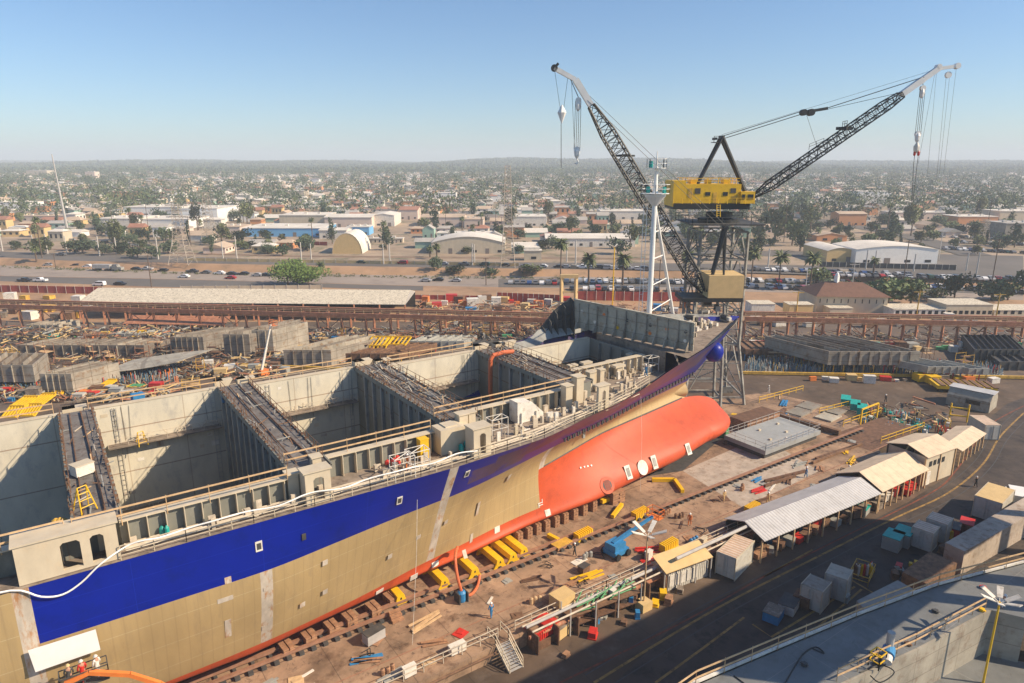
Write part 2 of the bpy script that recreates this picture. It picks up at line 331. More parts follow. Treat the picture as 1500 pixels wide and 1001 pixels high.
# overhanging bow above the stem
u2 = np.linspace(82, 94.2, 14); D = lerp_u(L0, u2, 0)
bow = []
for i, u in enumerate(u2):
    t = (u-82)/12.2; zs = 12.4+(21.4-12.4)*(t**1.2)*.985; v0 = D[0][i]; z0 = D[1][i]
    row = []
    for k in range(8):
        s = k/7; vv = v0+(70-v0)*(s**.8)*(1 if k < 7 else 1); row.append((u, vv, z0+(zs-z0)*s))
    bow.append(row)
for side in (1, -1):
    base = len(hb.v)
    for r in bow: hb.v += [(a, b if side == 1 else 2*VC-b, c) for a, b, c in r]
    for i in range(13):
        for j in range(7):
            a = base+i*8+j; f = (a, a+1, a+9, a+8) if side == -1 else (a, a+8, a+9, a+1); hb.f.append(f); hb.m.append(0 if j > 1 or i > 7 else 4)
# bulbous bow: continues the lower rings of the last station to a rounded tip
last = [q for q, j in secs[-1] if q[2] <= 9.7]
nb_ = len(last); rings = []
for i in range(25):
    t = i/24; ang = t*pi/2; tt = sin(ang); u = 82+9.0*tt; k = max(0, 1-tt**2.0)**.5
    if i == 24: k = .0
    cz = 5.9-0.6*t
    rg = []
    for a, b, c in last:
        th = (c-5.9); rg.append((u, 70+(b-70)*k, cz+th*k*(1 if th > 0 else 1)))
    rings.append(rg)
for side in (1, -1):
    base = len(hb.v)
    for r in rings: hb.v += [(a, b if side == 1 else 2*VC-b, c) for a, b, c in r]
    for i in range(24):
        for j in range(nb_-1):
            a = base+i*nb_+j; f = (a, a+1, a+nb_+1, a+nb_) if side == -1 else (a, a+nb_, a+nb_+1, a+1); hb.f.append(f); hb.m.append(2)
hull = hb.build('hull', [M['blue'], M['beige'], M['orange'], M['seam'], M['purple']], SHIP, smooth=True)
wl = MB(); wl.path([Vector((us[i], R['LB'][0][i]-.02, R['LB'][1][i]+.12)) for i in range(65, 100)], .11, 5); wl.build('waterline_strip', M['dgrey'], SHIP)
def deck_edge(u):
    x = sorted(L0); return float(np.interp(u, [p[0] for p in x], [p[1] for p in x])), float(np.interp(u, [p[0] for p in x], [p[2] for p in x]))
HOLDS = [(-18,-0.7,55.3,83.8), (1.9,15.3,55.3,83.8), (18.3,32.0,57.6,82.6), (35.4,49.6,60.6,80.6), (53.6,67.6,66,77.0)]
BH = [(-0.7,1.9),(15.3,18.3),(32.0,35.4),(49.6,53.6)]         # transverse bulkheads (u range)
ZT = 20.0
DD = lambda u, z: min(1.3, z-17.9) if u < 69 else .95
FS = lambda u: min(1.6, (float(np.interp(u, [p[0] for p in sorted(L1)], [p[1] for p in sorted(L1)]))-deck_edge(u)[0])/6)
dk = [MB(), MB()]
def inner(u):
    for a, b, v0, v1 in HOLDS:
        if u < b+1.5: return v0-.45, v1+.45
    return 70, 70
uu = sorted(set(list(np.arange(-18, 69.01, 2))+[x for h in HOLDS for x in (h[1]+1.5,)]))
for a, b in zip(uu[:-1], uu[1:]):
    (va, za), (vb, zb) = deck_edge(a), deck_edge(b)
    n0, n1 = inner((a+b)/2)
    for sgn in (0, 1):
        f = (lambda v: v) if not sgn else (lambda v: 140-v)
        i0 = n0 if not sgn else 140-n1
        q = [(a, f(va+.12+max(0,za-18)*FS(a)), 17.95), (b, f(vb+.12+max(0,zb-18)*FS(b)), 17.95), (b, f(i0), 17.95), (a, f(i0), 17.95)]
        dk[sgn].poly(q if not sgn else q[::-1])
for d_ in dk: d_.build('main_deck', M['deck'], SHIP)
for sgn in (0, 1):
    li = MB(); f = (lambda v: v) if not sgn else (lambda v: 140-v)
    for a, b in zip(np.arange(46,92,1.5), np.arange(47.5,93.5,1.5)):
        (va, za), (vb, zb) = deck_edge(a), deck_edge(b); q = [(a,f(va+.14),za+.03),(b,f(vb+.14),zb+.03),(b,f(vb+.2+DD(b,zb)*FS(b)),zb-DD(b,zb)),(a,f(va+.2+DD(a,za)*FS(a)),za-DD(a,za))]
        li.poly(q)
    li.build('bulwark_lining', M['grey'], SHIP)
fd = MB(); u3 = np.linspace(69.2, 94, 14)
for a, b in zip(u3[:-1], u3[1:]):
    (va, za), (vb, zb) = deck_edge(a), deck_edge(b)
    va += .12+max(0,za-20.8)*FS(a); vb += .12+max(0,zb-20.8)*FS(b); fd.poly([(a,min(va,70),20.8),(b,min(vb,70),20.8),(b,max(140-vb,70),20.8),(a,max(140-va,70),20.8)])
va = deck_edge(69.2)[0]; va += .4+3.4*FS(69.2); fd.bb(69.1,69.2,va,140-va,17.95,20.79)
fd.build('forecastle_deck', M['deck'], SHIP)
for a, b, v0, v1 in HOLDS:
    fwd = a > 40
    zb = 3.5 if a < 50 else 16.9
    hw = MB(); hw.bb(a,b,v1,v1+.4,zb,ZT); 
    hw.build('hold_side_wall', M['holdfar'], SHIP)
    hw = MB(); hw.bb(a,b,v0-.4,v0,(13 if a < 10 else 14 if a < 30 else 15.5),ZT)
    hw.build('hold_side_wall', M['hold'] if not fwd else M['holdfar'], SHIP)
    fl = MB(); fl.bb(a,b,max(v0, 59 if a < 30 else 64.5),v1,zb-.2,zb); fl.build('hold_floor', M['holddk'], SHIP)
    if 34 < a < 40:
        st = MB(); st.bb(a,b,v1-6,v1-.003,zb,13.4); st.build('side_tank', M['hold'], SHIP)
    # coaming top flange with stiffeners
    for e0, e1, s0, s1 in ((v1-.05, v1+.75, v1+.4, v1+.9), (v0-.8, v0+.05, v0-.95, v0-.4)):
        cf = MB(); cf.bb(a,b,e0,e1,ZT,ZT+.1)
        for u in np.arange(a+.5, b, 1.3): cf.bb(u,u+.06,s0,s1,18,ZT)
        cf.build('hatch_coaming', M['cream'], SHIP)
for k, (a, b) in enumerate(BH):
    v0 = HOLDS[k+1][2]; v0 = min(v0, HOLDS[k][2]) ; v1 = HOLDS[k][3]; lo = {0:56.5,1:58.5,2:62.5,3:65}[k]
    P = [(v0,ZT-.02),(v0,16.5),(lo,11),(lo,3.4),(v1,3.4),(v1,ZT-.02)]
    m = MB(); m.prism([(a, v, z) for v, z in P], (b-a,0,0), 0); m.bb(a-.3, b+.3, v0, v1, ZT, ZT+.12, 1)
    m.bb(a-.35,a-.2,v0,v1,ZT-.35,ZT+.25,0); m.bb(b+.2,b+.35,v0,v1,ZT-.35,ZT+.25,0)
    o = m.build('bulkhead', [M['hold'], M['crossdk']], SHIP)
    for v in np.arange(v0+1.2, v1-1, 2.55):
        g = MB(); zlow = 12 if v < lo+1 else 4
        g.bb(a-.35, a-.003, v, v+.28, zlow, ZT-.4); g.bb(b+.003, b+.35, v, v+.28, zlow, ZT-.4)
        g.build('cell_guide', M['grey'], o)
m = MB(); m.bb(67.6,67.9,66,77.0,16.9,ZT)
for v in np.arange(67.2,76.5,2.4): m.prism([(67.6,v,16.95),(67.6,v+.25,16.95),(67.6,v+.25,19.8),(67.6,v,19.8)],(-.5,0,0))
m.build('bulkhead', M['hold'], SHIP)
# ---------------- ground, slipway, roads ----------------
PZ = 1.6                                          # level of the slipway platform
BANK = [(-400,380),(0,388),(100,392),(250,397),(400,399),(520,402),(700,404),(850,405),(1000,407),(1250,414),(1500,425),(1900,445)]
BK = []
for x_, y_ in BANK:
    q = G(x_, y_, 0); BK.append((q.x*HU-q.y*HV, q.x*HV+q.y*HU))
def Yb(X): return float(np.interp(X, [b[0] for b in BK], [b[1] for b in BK]))
TZ = 2.2
def gh(X, Y):                                     # land level in the camera-aligned frame
    yb = Yb(X)
    if Y <= yb: return 0
    h = TZ*min(1, (Y-yb)/5)
    if Y > 420: h += .0135*min(Y-420, 1400)+max(0, min(Y-1820, 1500))*.006
    if Y > 2200:
        t = (Y-2200)/1800; h += max(0, sin(min(t, 1.3)*pi/2))*(14+9*sin(X/900+1.3)+9*sin(X/310+.4)+7*sin(X/140.+2))
    return h
g = MB(); NX = 70; xs = np.linspace(-1, 1, NX)
rows = [-60,-20,0,60,150,200,'b0','b1','b2',420]+list(np.linspace(470, 1800, 16))+list(np.linspace(1950, 6400, 40))
for r_ in rows:
    for x in xs:
        rr = 290 if isinstance(r_, str) else max(r_, 0); X = x*(500+rr*1.25)
        Y = {'b0':Yb(X)-.01,'b1':Yb(X)+5,'b2':Yb(X)+20}[r_] if isinstance(r_, str) else r_
        g.v.append(tuple(CF(X, Y, gh(X, Y))))
for i in range(len(rows)-1):
    for j in range(NX-1):
        a = i*NX+j; g.f.append((a, a+1, a+NX+1, a+NX)); g.m.append(0 if i < 5 else (2 if i < 8 else 1))
struct(g, 'ground', [M['yard'], M['city'], M['dirt']])
def Gg(px, py):                                   # where a pixel meets the land
    z = TZ
    for k in range(12):
        p = G(px, py, z); X = p.x*HU-p.y*HV; Y = p.x*HV+p.y*HU; z = .5*z+.5*gh(X, Y)
        if Y < 0 or Y > 4500: X = (px-CX)/FL*4400; return CF(X, 4400, gh(X, 4400))
    p.z = gh(X, Y); return p
def flat(name, pts, z, m, kind='structure'):
    b = MB(); b.poly([Vector((p[0], p[1], z)) for p in pts]); return struct(b, name, m)
# yard apron (paved) around the slipway
flat('yard_apron', [G(480,1300), G(2300,1300), G(1700,560), G(1500,552), G(1100,546), G(1000,560), G(900,600)], .02, M['asphalt'])
road_l = [G(1050,1400), G(900,1001), G(1000,905), G(1100,855), G(1180,812), G(1260,772), G(1330,736), G(1385,700), G(1415,660), G(1440,620), G(1475,592), G(1520,575)]
road_r = [G(1900,1400), G(1500,1200), G(1500,900), G(1500,800), G(1520,770), G(1540,745), G(1560,720), G(1570,690), G(1580,670), G(1590,650), G(1600,620), G(1640,600)]
b = MB()
for i in range(len(road_l)-1):
    b.poly([Vector((p.x,p.y,.03)) for p in (road_l[i], road_r[i], road_r[i+1], road_l[i+1])])
struct(b, 'road', M['road'])
def strip(pts, w, z):
    b = MB()
    P = [Vector((p[0],p[1],z)) for p in pts]
    N = []
    for i in range(len(P)):
        d = (P[min(i+1,len(P)-1)]-P[max(i-1,0)]); d.z = 0; d.normalize(); N.append(Vector((-d.y, d.x, 0))*w/2)
    for i in range(len(P)-1): b.poly([P[i]-N[i], P[i+1]-N[i+1], P[i+1]+N[i+1], P[i]+N[i]])
    return b
def smoothline(pts, n=6):
    P = [tuple(p) for p in pts]; out = []
    for i in range(len(P)-1):
        a = P[max(i-1,0)]; d = P[min(i+2,len(P)-1)]
        for k in range(n): out.append(cr(a, P[i], P[i+1], d, k/n))
    out.append(P[-1]); return [Vector(p) for p in out]
lineA = smoothline([G(820,1001), G(1000,912), G(1120,845), G(1230,790), G(1365,722), G(1400,690), G(1425,655), G(1450,622), G(1510,590)])
lineB = smoothline([G(870,1001), G(1050,892), G(1200,815), G(1310,760), G(1390,722), G(1440,680), G(1465,640), G(1500,605)])
for ln, m, w in ((lineA, 'rline', .22), (lineB, 'yline', .28)): struct(strip(ln, w, .045), 'road_line', M[m])
for off in (-1.2, 1.2):
    q = [p+Vector((0, off, 0)) for p in lineB]
    struct(strip(q, .12, .04), 'rail_track', M['dgrey'])
for pts in ([G(1180,935), G(1262,864), G(1300,882), G(1370,842), G(1420,800)], [G(1102,915), G(1130,934), G(1252,860)], [G(1090,905), G(1030,950), G(960,1001)], [G(1230,840), G(1290,876)], [G(1120,845), G(1190,806)], [G(1280,690), G(1330,712), G(1340,700)]):
    struct(strip(pts, .25, .045), 'road_line', M['yline'])
# slipway platform: raised concrete slab with its working deck
PE = [Vector((-20,46.6,0)), Vector((33,46.6,0)), Vector((66,46.2,0)), Vector((88,46.0,0)), Vector((104,48.5,0)), Vector((113,56,0)), Vector((119,66,0)), Vector((116,78,0)), Vector((96,84,0)), Vector((-20,84,0))]
b = MB(); b.prism([Vector((p.x,p.y,-.5)) for p in PE], (0,0,PZ+.5)); struct(b, 'slipway', M['concrete'])
# rails on the slipway
for v, w in ((56.3,.35),(50.6,.12)):
    b = MB(); b.bb(-12,112,v-w/2,v+w/2,PZ+.32 if w>.2 else PZ+.004,PZ+.55 if w>.2 else PZ+.05,0)
    if w > .2:
        for u in np.arange(-12,112,1.15): b.bb(u,u+.45,v-.55,v+.45,PZ+.004,PZ+.3,1)
    struct(b, 'crane_rail', [M['track'], M['dgrey']])
b = MB(); b.bb(-12,52,57.4,57.75,PZ+.2,PZ+.5,0)
for u in np.arange(-12,52,1.6): b.bb(u,u+.3,57.0,58.0,PZ+.004,PZ+.2,1)
struct(b, 'crane_rail', [M['track'], M['dgrey']])
# steel cover plates and paler patches on the slipway
flat('steel_cover', [G(1000,690,PZ), G(1090,745,PZ), G(1200,690,PZ), G(1115,640,PZ)], PZ+.006, M['conc2'])
flat('dark_trench', [G(935,700,PZ), G(1000,690,PZ), G(1060,640,PZ), G(1040,625,PZ)], PZ+.01, M['dgrey'])
flat('rust_plate', [Vector((p.x,p.y,0)) for p in (G(1210,640,PZ), G(1290,612,PZ), G(1350,628,PZ), G(1280,662,PZ))], PZ+.006, M['rusty'])

# broad road, car parks and upper roads beyond the yard
def band(name, lower, upper, m, z=.03, terr=False):
    b = MB(); n = 40; xs_ = np.linspace(max(lower[0][0], upper[0][0]), min(lower[-1][0], upper[-1][0]), n)
    lo = np.interp(xs_, [p[0] for p in lower], [p[1] for p in lower]); up = np.interp(xs_, [p[0] for p in upper], [p[1] for p in upper])
    zz_ = z+(TZ if terr else 0)
    for i in range(n-1): b.poly([G(xs_[i],lo[i],zz_), G(xs_[i+1],lo[i+1],zz_), G(xs_[i+1],up[i+1],zz_), G(xs_[i],up[i],zz_)])
    return struct(b, name, M[m])
bk1 = [(x, y+.8) for x, y in BANK[1:-1]]
band('road', [(0,404),(300,410),(620,419),(1000,425),(1200,430),(1499,440)], [(0,389)]+bk1[1:], 'broad')
band('car_park', [(0,412),(250,421),(300,421),(400,419),(620,426)], [(0,404.5),(300,410.5),(620,419.5)], 'dkroad', .034)
band('car_park', [(730,421),(1000,421),(1200,421),(1499,433)], [(730,409),(1000,409.5),(1200,414.5),(1499,427)], 'dkroad', .038)
band('road', [(-20,376),(100,382),(400,388),(520,390),(1000,397),(1250,404),(1499,413)], [(-20,368),(400,380),(700,384),(1000,386),(1300,391),(1499,397)], 'dkroad', .03, True)
for k, dy in enumerate((3.5,5.0)):
    band('railway', [(0,366-dy*.6),(400,378-dy*.6),(700,382.5-dy),(1000,384.5-dy)], [(0,365.4-dy*.6),(400,377.4-dy*.6),(700,381.9-dy),(1000,383.9-dy)], 'rusty', .04, True)
band('road', [(1000,373),(1250,378),(1499,405)], [(1000,366),(1250,370),(1499,375)], 'dkroad', .045, True)
def street(pts, w):
    P = [Gg(*p) for p in pts]; out = []
    for a, c in zip(P[:-1], P[1:]):
        for k in range(8): q = a.lerp(c, k/8); X = q.x*HU-q.y*HV; Y = q.x*HV+q.y*HU; out.append(Vector((q.x,q.y,gh(X,Y)+.25)))
    out.append(P[-1]); b = MB(); side = CF(1,0)*w/2
    for a, c in zip(out[:-1], out[1:]): b.poly([a-side, a+side, c+side, c-side])
    return struct(b, 'street', M['dkroad'])
street([(735,348),(700,318),(668,292),(655,275)], 12); street([(1430,375),(1330,345),(1180,320),(1120,290)], 16); street([(60,352),(130,335),(330,322)], 14); street([(1000,372),(985,340),(940,320)], 14)
# ---------------- ship fittings (parts of the ship) ----------------
def coat(u): return deck_edge(u)[0]
def rail_part(name, pts, h, r, sp, bars, m, parent=SHIP):
    b = MB(); b.rail(pts, h, r, sp, bars); return b.build(name, m, parent)
# deck edge rail along the near side and the far side
rail_part('deck_railing', [(u, coat(u)+.25, deck_edge(u)[1]-.05) for u in [1.6,6,11,16,21,26,31,36,41,46,51,56,60]], 1.15, .035, 1.5, (1,.66,.33), M['cream'])
rail_part('deck_railing', [(u, 140-coat(u)-.25, 18) for u in [-16,-6,4,14,24,34,44,52,60]], 1.15, .035, 2, (1,.5), M['cream'])
# timber guard rails on the near coaming and thin rails on the far coaming
def timber(pts, zs=(.55,1.15), parent=SHIP, sp=3.0, r=.055):
    b = MB()
    for a, c in zip(pts[:-1], pts[1:]):
        a = Vector(a); c = Vector(c); n = max(1, round((c-a).length/sp))
        for i in range(n+1):
            p = a.lerp(c, i/n); b.tube(p-Vector((0,0,.3)), p+Vector((0,0,zs[-1]+.15)), .035, 5)
        for z in zs: b.beam(a+Vector((0,0,z)), c+Vector((0,0,z)), .06, .13)
    return b.build('timber_guard_rail', M['timber'], parent)
timber([(-9,54.6,20.1), (-1.5,54.6,20.1)]); timber([(-1.0,54.4,20.1), (14.4,54.4,20.1)])
timber([(15,57.2,20.1), (29.5,57.2,20.1)]); timber([(31.5,60.2,20.1), (52,60.2,20.1)])
for a, c, v in ((-17,-1.4,84.4),(1.8,15,84.4),(18.6,31.6,83.2),(35.8,49,81.2)): timber([(a,v,20.1),(c,v,20.1)], r=.04)
for (a, b_), (v0, v1) in zip(BH, ((57,83),(57,83),(58,82),(62,80))):
    for u in (a-.1, b_+.1):
        rail_part('crossdeck_railing', [(u,v0,20.1),(u,v1,20.1)], 1.1, .03, 2.2, (1,.5), M['rusty'])
for (a, b_), (v0, v1) in zip(BH, ((57,83),(57,83),(58,82),(62,80))):
    m = MB()
    for u in (a-.25, b_+.25):
        for v in np.arange(v0+.4, v1, 1.1): m.tube((u,v,19.2),(u+random.uniform(-.15,.15),v,20.1+random.uniform(.2,1.0)),.045,4); m.bb(u-.12,u+.12,v+.3,v+.55,20.12,20.12+random.uniform(.1,.35))
    m.tube(((a+b_)/2+.6,v0,20.25),((a+b_)/2+.4,v1,20.3),.09,6); m.tube(((a+b_)/2-.8,v0,20.25),((a+b_)/2-.6,v1,20.3),.06,5)
    stuff(m.build('edge_fittings', M['rusty'], SHIP))
# working ledges across the far hold walls
for a, b_, v, z in ((3.0,14.8,83.8,15.6),(19.0,31.5,82.6,15.8),(36,49,80.6,15.9),(2.4,8.5,83.8,7.5)):
    l = MB(); l.bb(a,b_,v-1.3,v-.003,z-.15,z,0); l.rail([(a,v-1.25,z),(b_,v-1.25,z)],1.0,.03,1.8,(1,.5),1)
    for i in range(26 if z > 10 else 10):
        uu_ = random.uniform(a+(b_-a)*.25, b_); l.beam((uu_,v-random.uniform(.3,1),z+random.uniform(.1,.8)), (uu_+random.uniform(-.8,.8), v-random.uniform(.2,1.1), z+random.uniform(.1,1)), .06, .06, 1)
    l.build('scaffold_ledge', [M['deck'], M['scaff']], SHIP)
for i, (a, b_, v) in enumerate(((1.9,15.3,83.8),(18.3,32,82.6),(35.4,49.6,80.6))):
    for u in (a+2.2, b_-1.0):
        l = MB()
        for s in (-.22,.22): l.tube((u+s,v-.12,5),(u+s,v-.12,19.8),.035,4)
        for z in np.arange(5.2,19.8,.6): l.tube((u-.22,v-.12,z),(u+.22,v-.12,z),.025,4)
        l.build('ladder', M['steelgal'], SHIP)
    for k in range(9):
        u = random.uniform(a+.6,b_-.8); z = random.choice((18.9,14.3,13.0,11.5,9.2)); w = random.uniform(.25,1.0); l = MB(); l.bb(u,u+w,v-.02,v-.004,z,z+w*random.uniform(.4,.9)); l.build('primer_patch', M[random.choice(['dwhite','seam','cream'])], SHIP)
    l = MB()
    for k in range(5):
        u = random.uniform(a+.3,b_-.3); l.path([Vector((u,v-.06,19.8)), Vector((u+random.uniform(-.3,.3),v-.1,19.8-random.uniform(1,7)))], .02, 4)
    stuff(l.build('hanging_cables', M['black'], SHIP))
# side stanchions with window openings (cream plate frames)
def side_frame(u0, u1, v, z0, z1, holes, depth=2.0, bev=.35):
    b = MB(); t = .35; x = u0; hz0, hz1 = z0+.5, z1-.55
    for h0, h1 in holes:
        b.bb(x, h0, v, v+t, z0, z1); b.bb(h0, h1, v+.003, v+t, hz1, z1); b.bb(h0, h1, v+.003, v+t, z0, z0+.25)
        b.prism([(h0,v+.003,hz1),(h0+.2,v+.003,hz1),(h0,v+.003,hz1-.2)],(0,t-.01,0)); b.prism([(h1,v+.003,hz1),(h1,v+.003,hz1-.2),(h1-.2,v+.003,hz1)],(0,t-.01,0)); x = h1
    b.bb(x, u1, v, v+t, z0, z1); b.bb(u0-.15, u1+.15, v-.1, v+depth, z1, z1+.12)
    if depth > 1.2: b.bb(u0, u0+.25, v+t, v+depth, z0, z1); b.bb(u1-.25, u1, v+t, v+depth, z0, z1)
    return b.build('side_frame', M['cream'], SHIP)
side_frame(-4.5, 1.6, 52.85, 18, 20.9, [(-1.9,-.7),(-.1,.75)], 2.2)
side_frame(15.4, 17.6, 52.85, 18, 20.9, [(16.1,17.0)], 1.4)
side_frame(32.0, 34.0, 53.0, 18, 21.0, [(32.7,33.4)], 1.6)
side_frame(50.4, 52.0, 55.6, 18.1, 21.2, [(51.0,51.5)], 1.0)
def block(name, u0, u1, v0, v1, z0, z1, m='cream', extra=None):
    b = MB(); b.bb(u0,u1,v0,v1,z0,z1)
    if extra: extra(b)
    return b.build(name, M[m], SHIP)
# stub posts and housings along the deck
for u, v, w, h in ((14.9,55.0,.9,2.4),(17.4,56.0,.8,2.9),(31.2,56.6,1.1,2.6),(33.2,57.4,1.0,3.1),(34.4,57.6,.8,3.0),(48.6,59.2,1.0,2.8),(50.9,60,1.1,3.3),(52.6,61.5,.9,2.6),(55.2,62.6,.8,2.4),(57.5,63.2,.7,2.2),(0.8,55.2,.8,2.5)):
    b = MB(); b.bb(u-w/2,u+w/2,v-w/2,v+w/2,18,18+h); b.bb(u-w/2-.12,u+w/2+.12,v-w/2-.12,v+w/2+.12,18+h,18+h+.12); b.build('stanchion_post', M['cream'], SHIP)
for u, v, w, h in ((15.4,85.2,1,2.6),(17.9,84.6,1.0,2.6),(32.6,83.4,1.4,2.7),(35.2,82.8,1.2,2.5),(50.0,81.6,1.3,2.6),(53.0,80.8,1.2,2.6),(54.2,80.2,.9,2.8),(0,85.5,1.2,2.2)):
    b = MB(); b.bb(u-w/2,u+w/2,v-w/2,v+w/2,18,18+h); b.prism([(u-w/2,v-w/2-.003,18+h),(u+w/2+1.1,v-w/2-.003,18+h),(u+w/2+.6,v-w/2-.003,18+h-.7),(u+w/2,v-w/2-.003,18+h-1.2)],(0,w,0)); b.build('stanchion_post', M['cream'], SHIP)
# wedge shaped vent housing and hatches on the fore deck
b = MB(); p = G(796,612,18)
b.prism([(p.x-3.6,p.y,18),(p.x,p.y,18),(p.x,p.y,18.7),(p.x-1.6,p.y,20.2),(p.x-3.6,p.y,20.5)],(0,1.6,0)); b.build('vent_housing', M['dwhite'], SHIP)
b = MB(); p = G(708,655,18); b.prism([(p.x-4.6,p.y+.5,18),(p.x-.8,p.y+.5,18),(p.x-.8,p.y+.5,20.2),(p.x-2.2,p.y+.5,20.6),(p.x-4.6,p.y+.5,20.6)],(0,1.9,0)); b.build('vent_housing', M['cream'], SHIP)
# winches and cabinets on the fore part of the deck
for px, py, s_ in ((905,553,1.0),(870,560,.8),(858,548,.9),(925,535,.9),(892,545,.6),(838,552,.8)):
    p = G(px, py, 18); b = MB(); b.bb(p.x-.9*s_,p.x+.9*s_,p.y-.45*s_,p.y+.45*s_,18,18.25*1); b.bb(p.x-.4*s_,p.x+.5*s_,p.y-.3*s_,p.y+.3*s_,18.25,19.5*1)
    b.bb(p.x-.9*s_,p.x+.9*s_,p.y-.5*s_,p.y+.5*s_,19.5,19.5+.3*s_); b.build('deck_machine', M['cream'], SHIP)
# pipe runs along the near deck
b = MB()
for k in range(5):
    pts = [(u, coat(u)+1.1+.28*k, 18.15+.05*(k % 2)) for u in range(2, 60, 3)]; b.path(pts, .06, 5)
for k in range(60):
    u = random.uniform(2, 62); v = random.uniform(coat(u)+.9, inner(u)[0]-.4) if inner(u)[0]-.4 > coat(u)+1 else coat(u)+1
    h = random.uniform(.2, 1.1); b.bb(u, u+random.uniform(.15,.7), v, v+random.uniform(.1,.4), 18, 18+h)
stuff(b.build('deck_fittings', M['scaff'], SHIP))
b = MB()
for k in range(230):
    i = random.choice([0,1,2,2,2,3,3]); a, b_ = BH[i]; v = random.uniform(HOLDS[i+1][2]+.5, 82 if i < 2 else 79.5); u = random.uniform(a, b_)
    if i == 0 and random.random() < .6: u = random.choice((a-.1, b_+.1))
    d = random.choice((0,pi/2,pi/2,pi/2,random.uniform(0,6.3))); l = random.uniform(.2, 2.6)
    b.beam((u,v,20.15+random.uniform(0,.4)), (u+l*cos(d)*.5, v+l*sin(d), 20.15+random.uniform(0,.7)), .08, .08, random.choice((0,1,2,2,2,3)))
stuff(b.build('crossdeck_clutter', [M['scaff'],M['rusty'],M['grey'],M['timber']], SHIP))
b = MB()
for k in range(120):
    u = random.uniform(36, 68); v0_ = coat(u)+1+max(0,deck_edge(u)[1]-18)*FS(u)*1.2; v1_ = (HOLDS[3][2] if u < 50 else 65.6)-.5
    if v1_ < v0_: continue
    v = random.uniform(v0_, v1_); h = random.uniform(.2,1.3); ty = random.random()
    if ty < .5: b.bb(u,u+random.uniform(.1,.5),v,v+random.uniform(.1,.4),17.95,17.95+h, random.randrange(3))
    elif ty < .8: b.tube((u,v,18),(u,v,18+h),.06,5,None,random.randrange(3)); b.tube((u,v,18+h),(u+random.uniform(-.6,.6),v+random.uniform(-.4,.4),18+h),.05,4,None,0)
    else: b.beam((u,v,18.1),(u+random.uniform(.5,2),v+random.uniform(-.4,.4),18.1),.12,None,random.randrange(3))
for k in range(60):
    u = random.uniform(71.5, 89); w_ = (92-u)*.36; v = random.uniform(70-w_, 70+w_)
    if abs(u-72.9) < 1 and abs(v-70) < 1: continue
    h = random.uniform(.2,1.2); b.bb(u,u+random.uniform(.1,.6),v,v+random.uniform(.1,.5),20.8,20.8+h, random.randrange(4))
stuff(b.build('deck_fittings', [M['cream'],M['dwhite'],M['scaff'],M['dgrey']], SHIP))
# breakwater on the forecastle
bw = MB(); A0, A1 = Vector((71.8,60.4,21)), Vector((67.6,81.0,21)); d = (A1-A0).normalized(); nrm = Vector((-d.y, d.x, 0))
if nrm.x > 0: nrm = -nrm
zt = 25.0
bw.prism([A0, A1, A1+Vector((0,0,zt-21+.5)), A0+Vector((0,0,zt-21))], -nrm*.12)
for z in (.9,1.8,2.7,3.6): bw.beam(A0+Vector((0,0,z))+nrm*.05, A1+Vector((0,0,z))+nrm*.05, .1, .14)
bw.beam(A0+Vector((0,0,4.02)), A1+Vector((0,0,4.52)), .4, .12)
BW = bw.build('breakwater', M['blockgrey'], SHIP)
for i in range(12):
    p = A0.lerp(A1, (i+.3)/12); b = MB()
    b.prism([p+nrm*.02, p+nrm*1.1, p+nrm*1.0+Vector((0,0,.5)), p+nrm*.3+Vector((0,0,1.6)), p+nrm*.2+Vector((0,0,4)), p+nrm*.02+Vector((0,0,4))], d*.14)
    b.build('bracket', M['blockgrey'], BW)
b = MB()
for i, (t_, z, m_) in enumerate(((.06,1.3,0),(.06,2.6,1),(.2,2.5,2),(.2,1.2,1),(.33,2.6,1),(.33,1.4,2),(.52,2.7,1),(.6,1.3,3),(.72,2.9,2),(.8,1.5,0),(.92,2.8,0))):
    p = A0.lerp(A1, t_)+nrm*.03+Vector((0,0,z)); b.tube(p, p+nrm*.06, .26, 10, None, m_)
b.build('lightening_hole', [M['dwhite'], M['dgrey'], M['oran'], M['yellow']], BW)
# far side bulwark plating with ribs
bk = MB(); B0 = [GV(836,436,81.6), GV(812,455,82.6), GV(794,478,83.4), GV(778,505,83.8)]
for a, c in zip(B0[:-1], B0[1:]):
    bk.prism([a, c, Vector((c.x,c.y,18.0)), Vector((a.x,a.y,18.0))], (.0,.15,0))
    for t_ in (0,.5):
        q = Vector(a).lerp(Vector(c), t_); bk.prism([q, q+Vector((0,-.7,-.5)), Vector((q.x,q.y-1.3,18)), Vector((q.x,q.y,18))], (.12,0,0))
    for h in (.35,.7):
        bk.beam(Vector(a).lerp(Vector((a.x,a.y,18)),h)+Vector((0,-.2,0)), Vector(c).lerp(Vector((c.x,c.y,18)),h)+Vector((0,-.2,0)), .3, .1)
bk.build('bulwark', M['dgrey'], SHIP)
# near bow bulwark frames and the blue buoy-shaped bulge at the hawse
b = MB(); p = G(1047,512,19.2); q = GV(1046,513,67.3)
b.lathe((q.x,q.y,q.z-1.9), [(.15,0),(.9,.25),(1.35,.9),(1.5,1.6),(1.4,2.3),(1.0,2.9),(.3,3.2)], 14)
b.build('bell_mouth', M['blue'], SHIP, smooth=True)
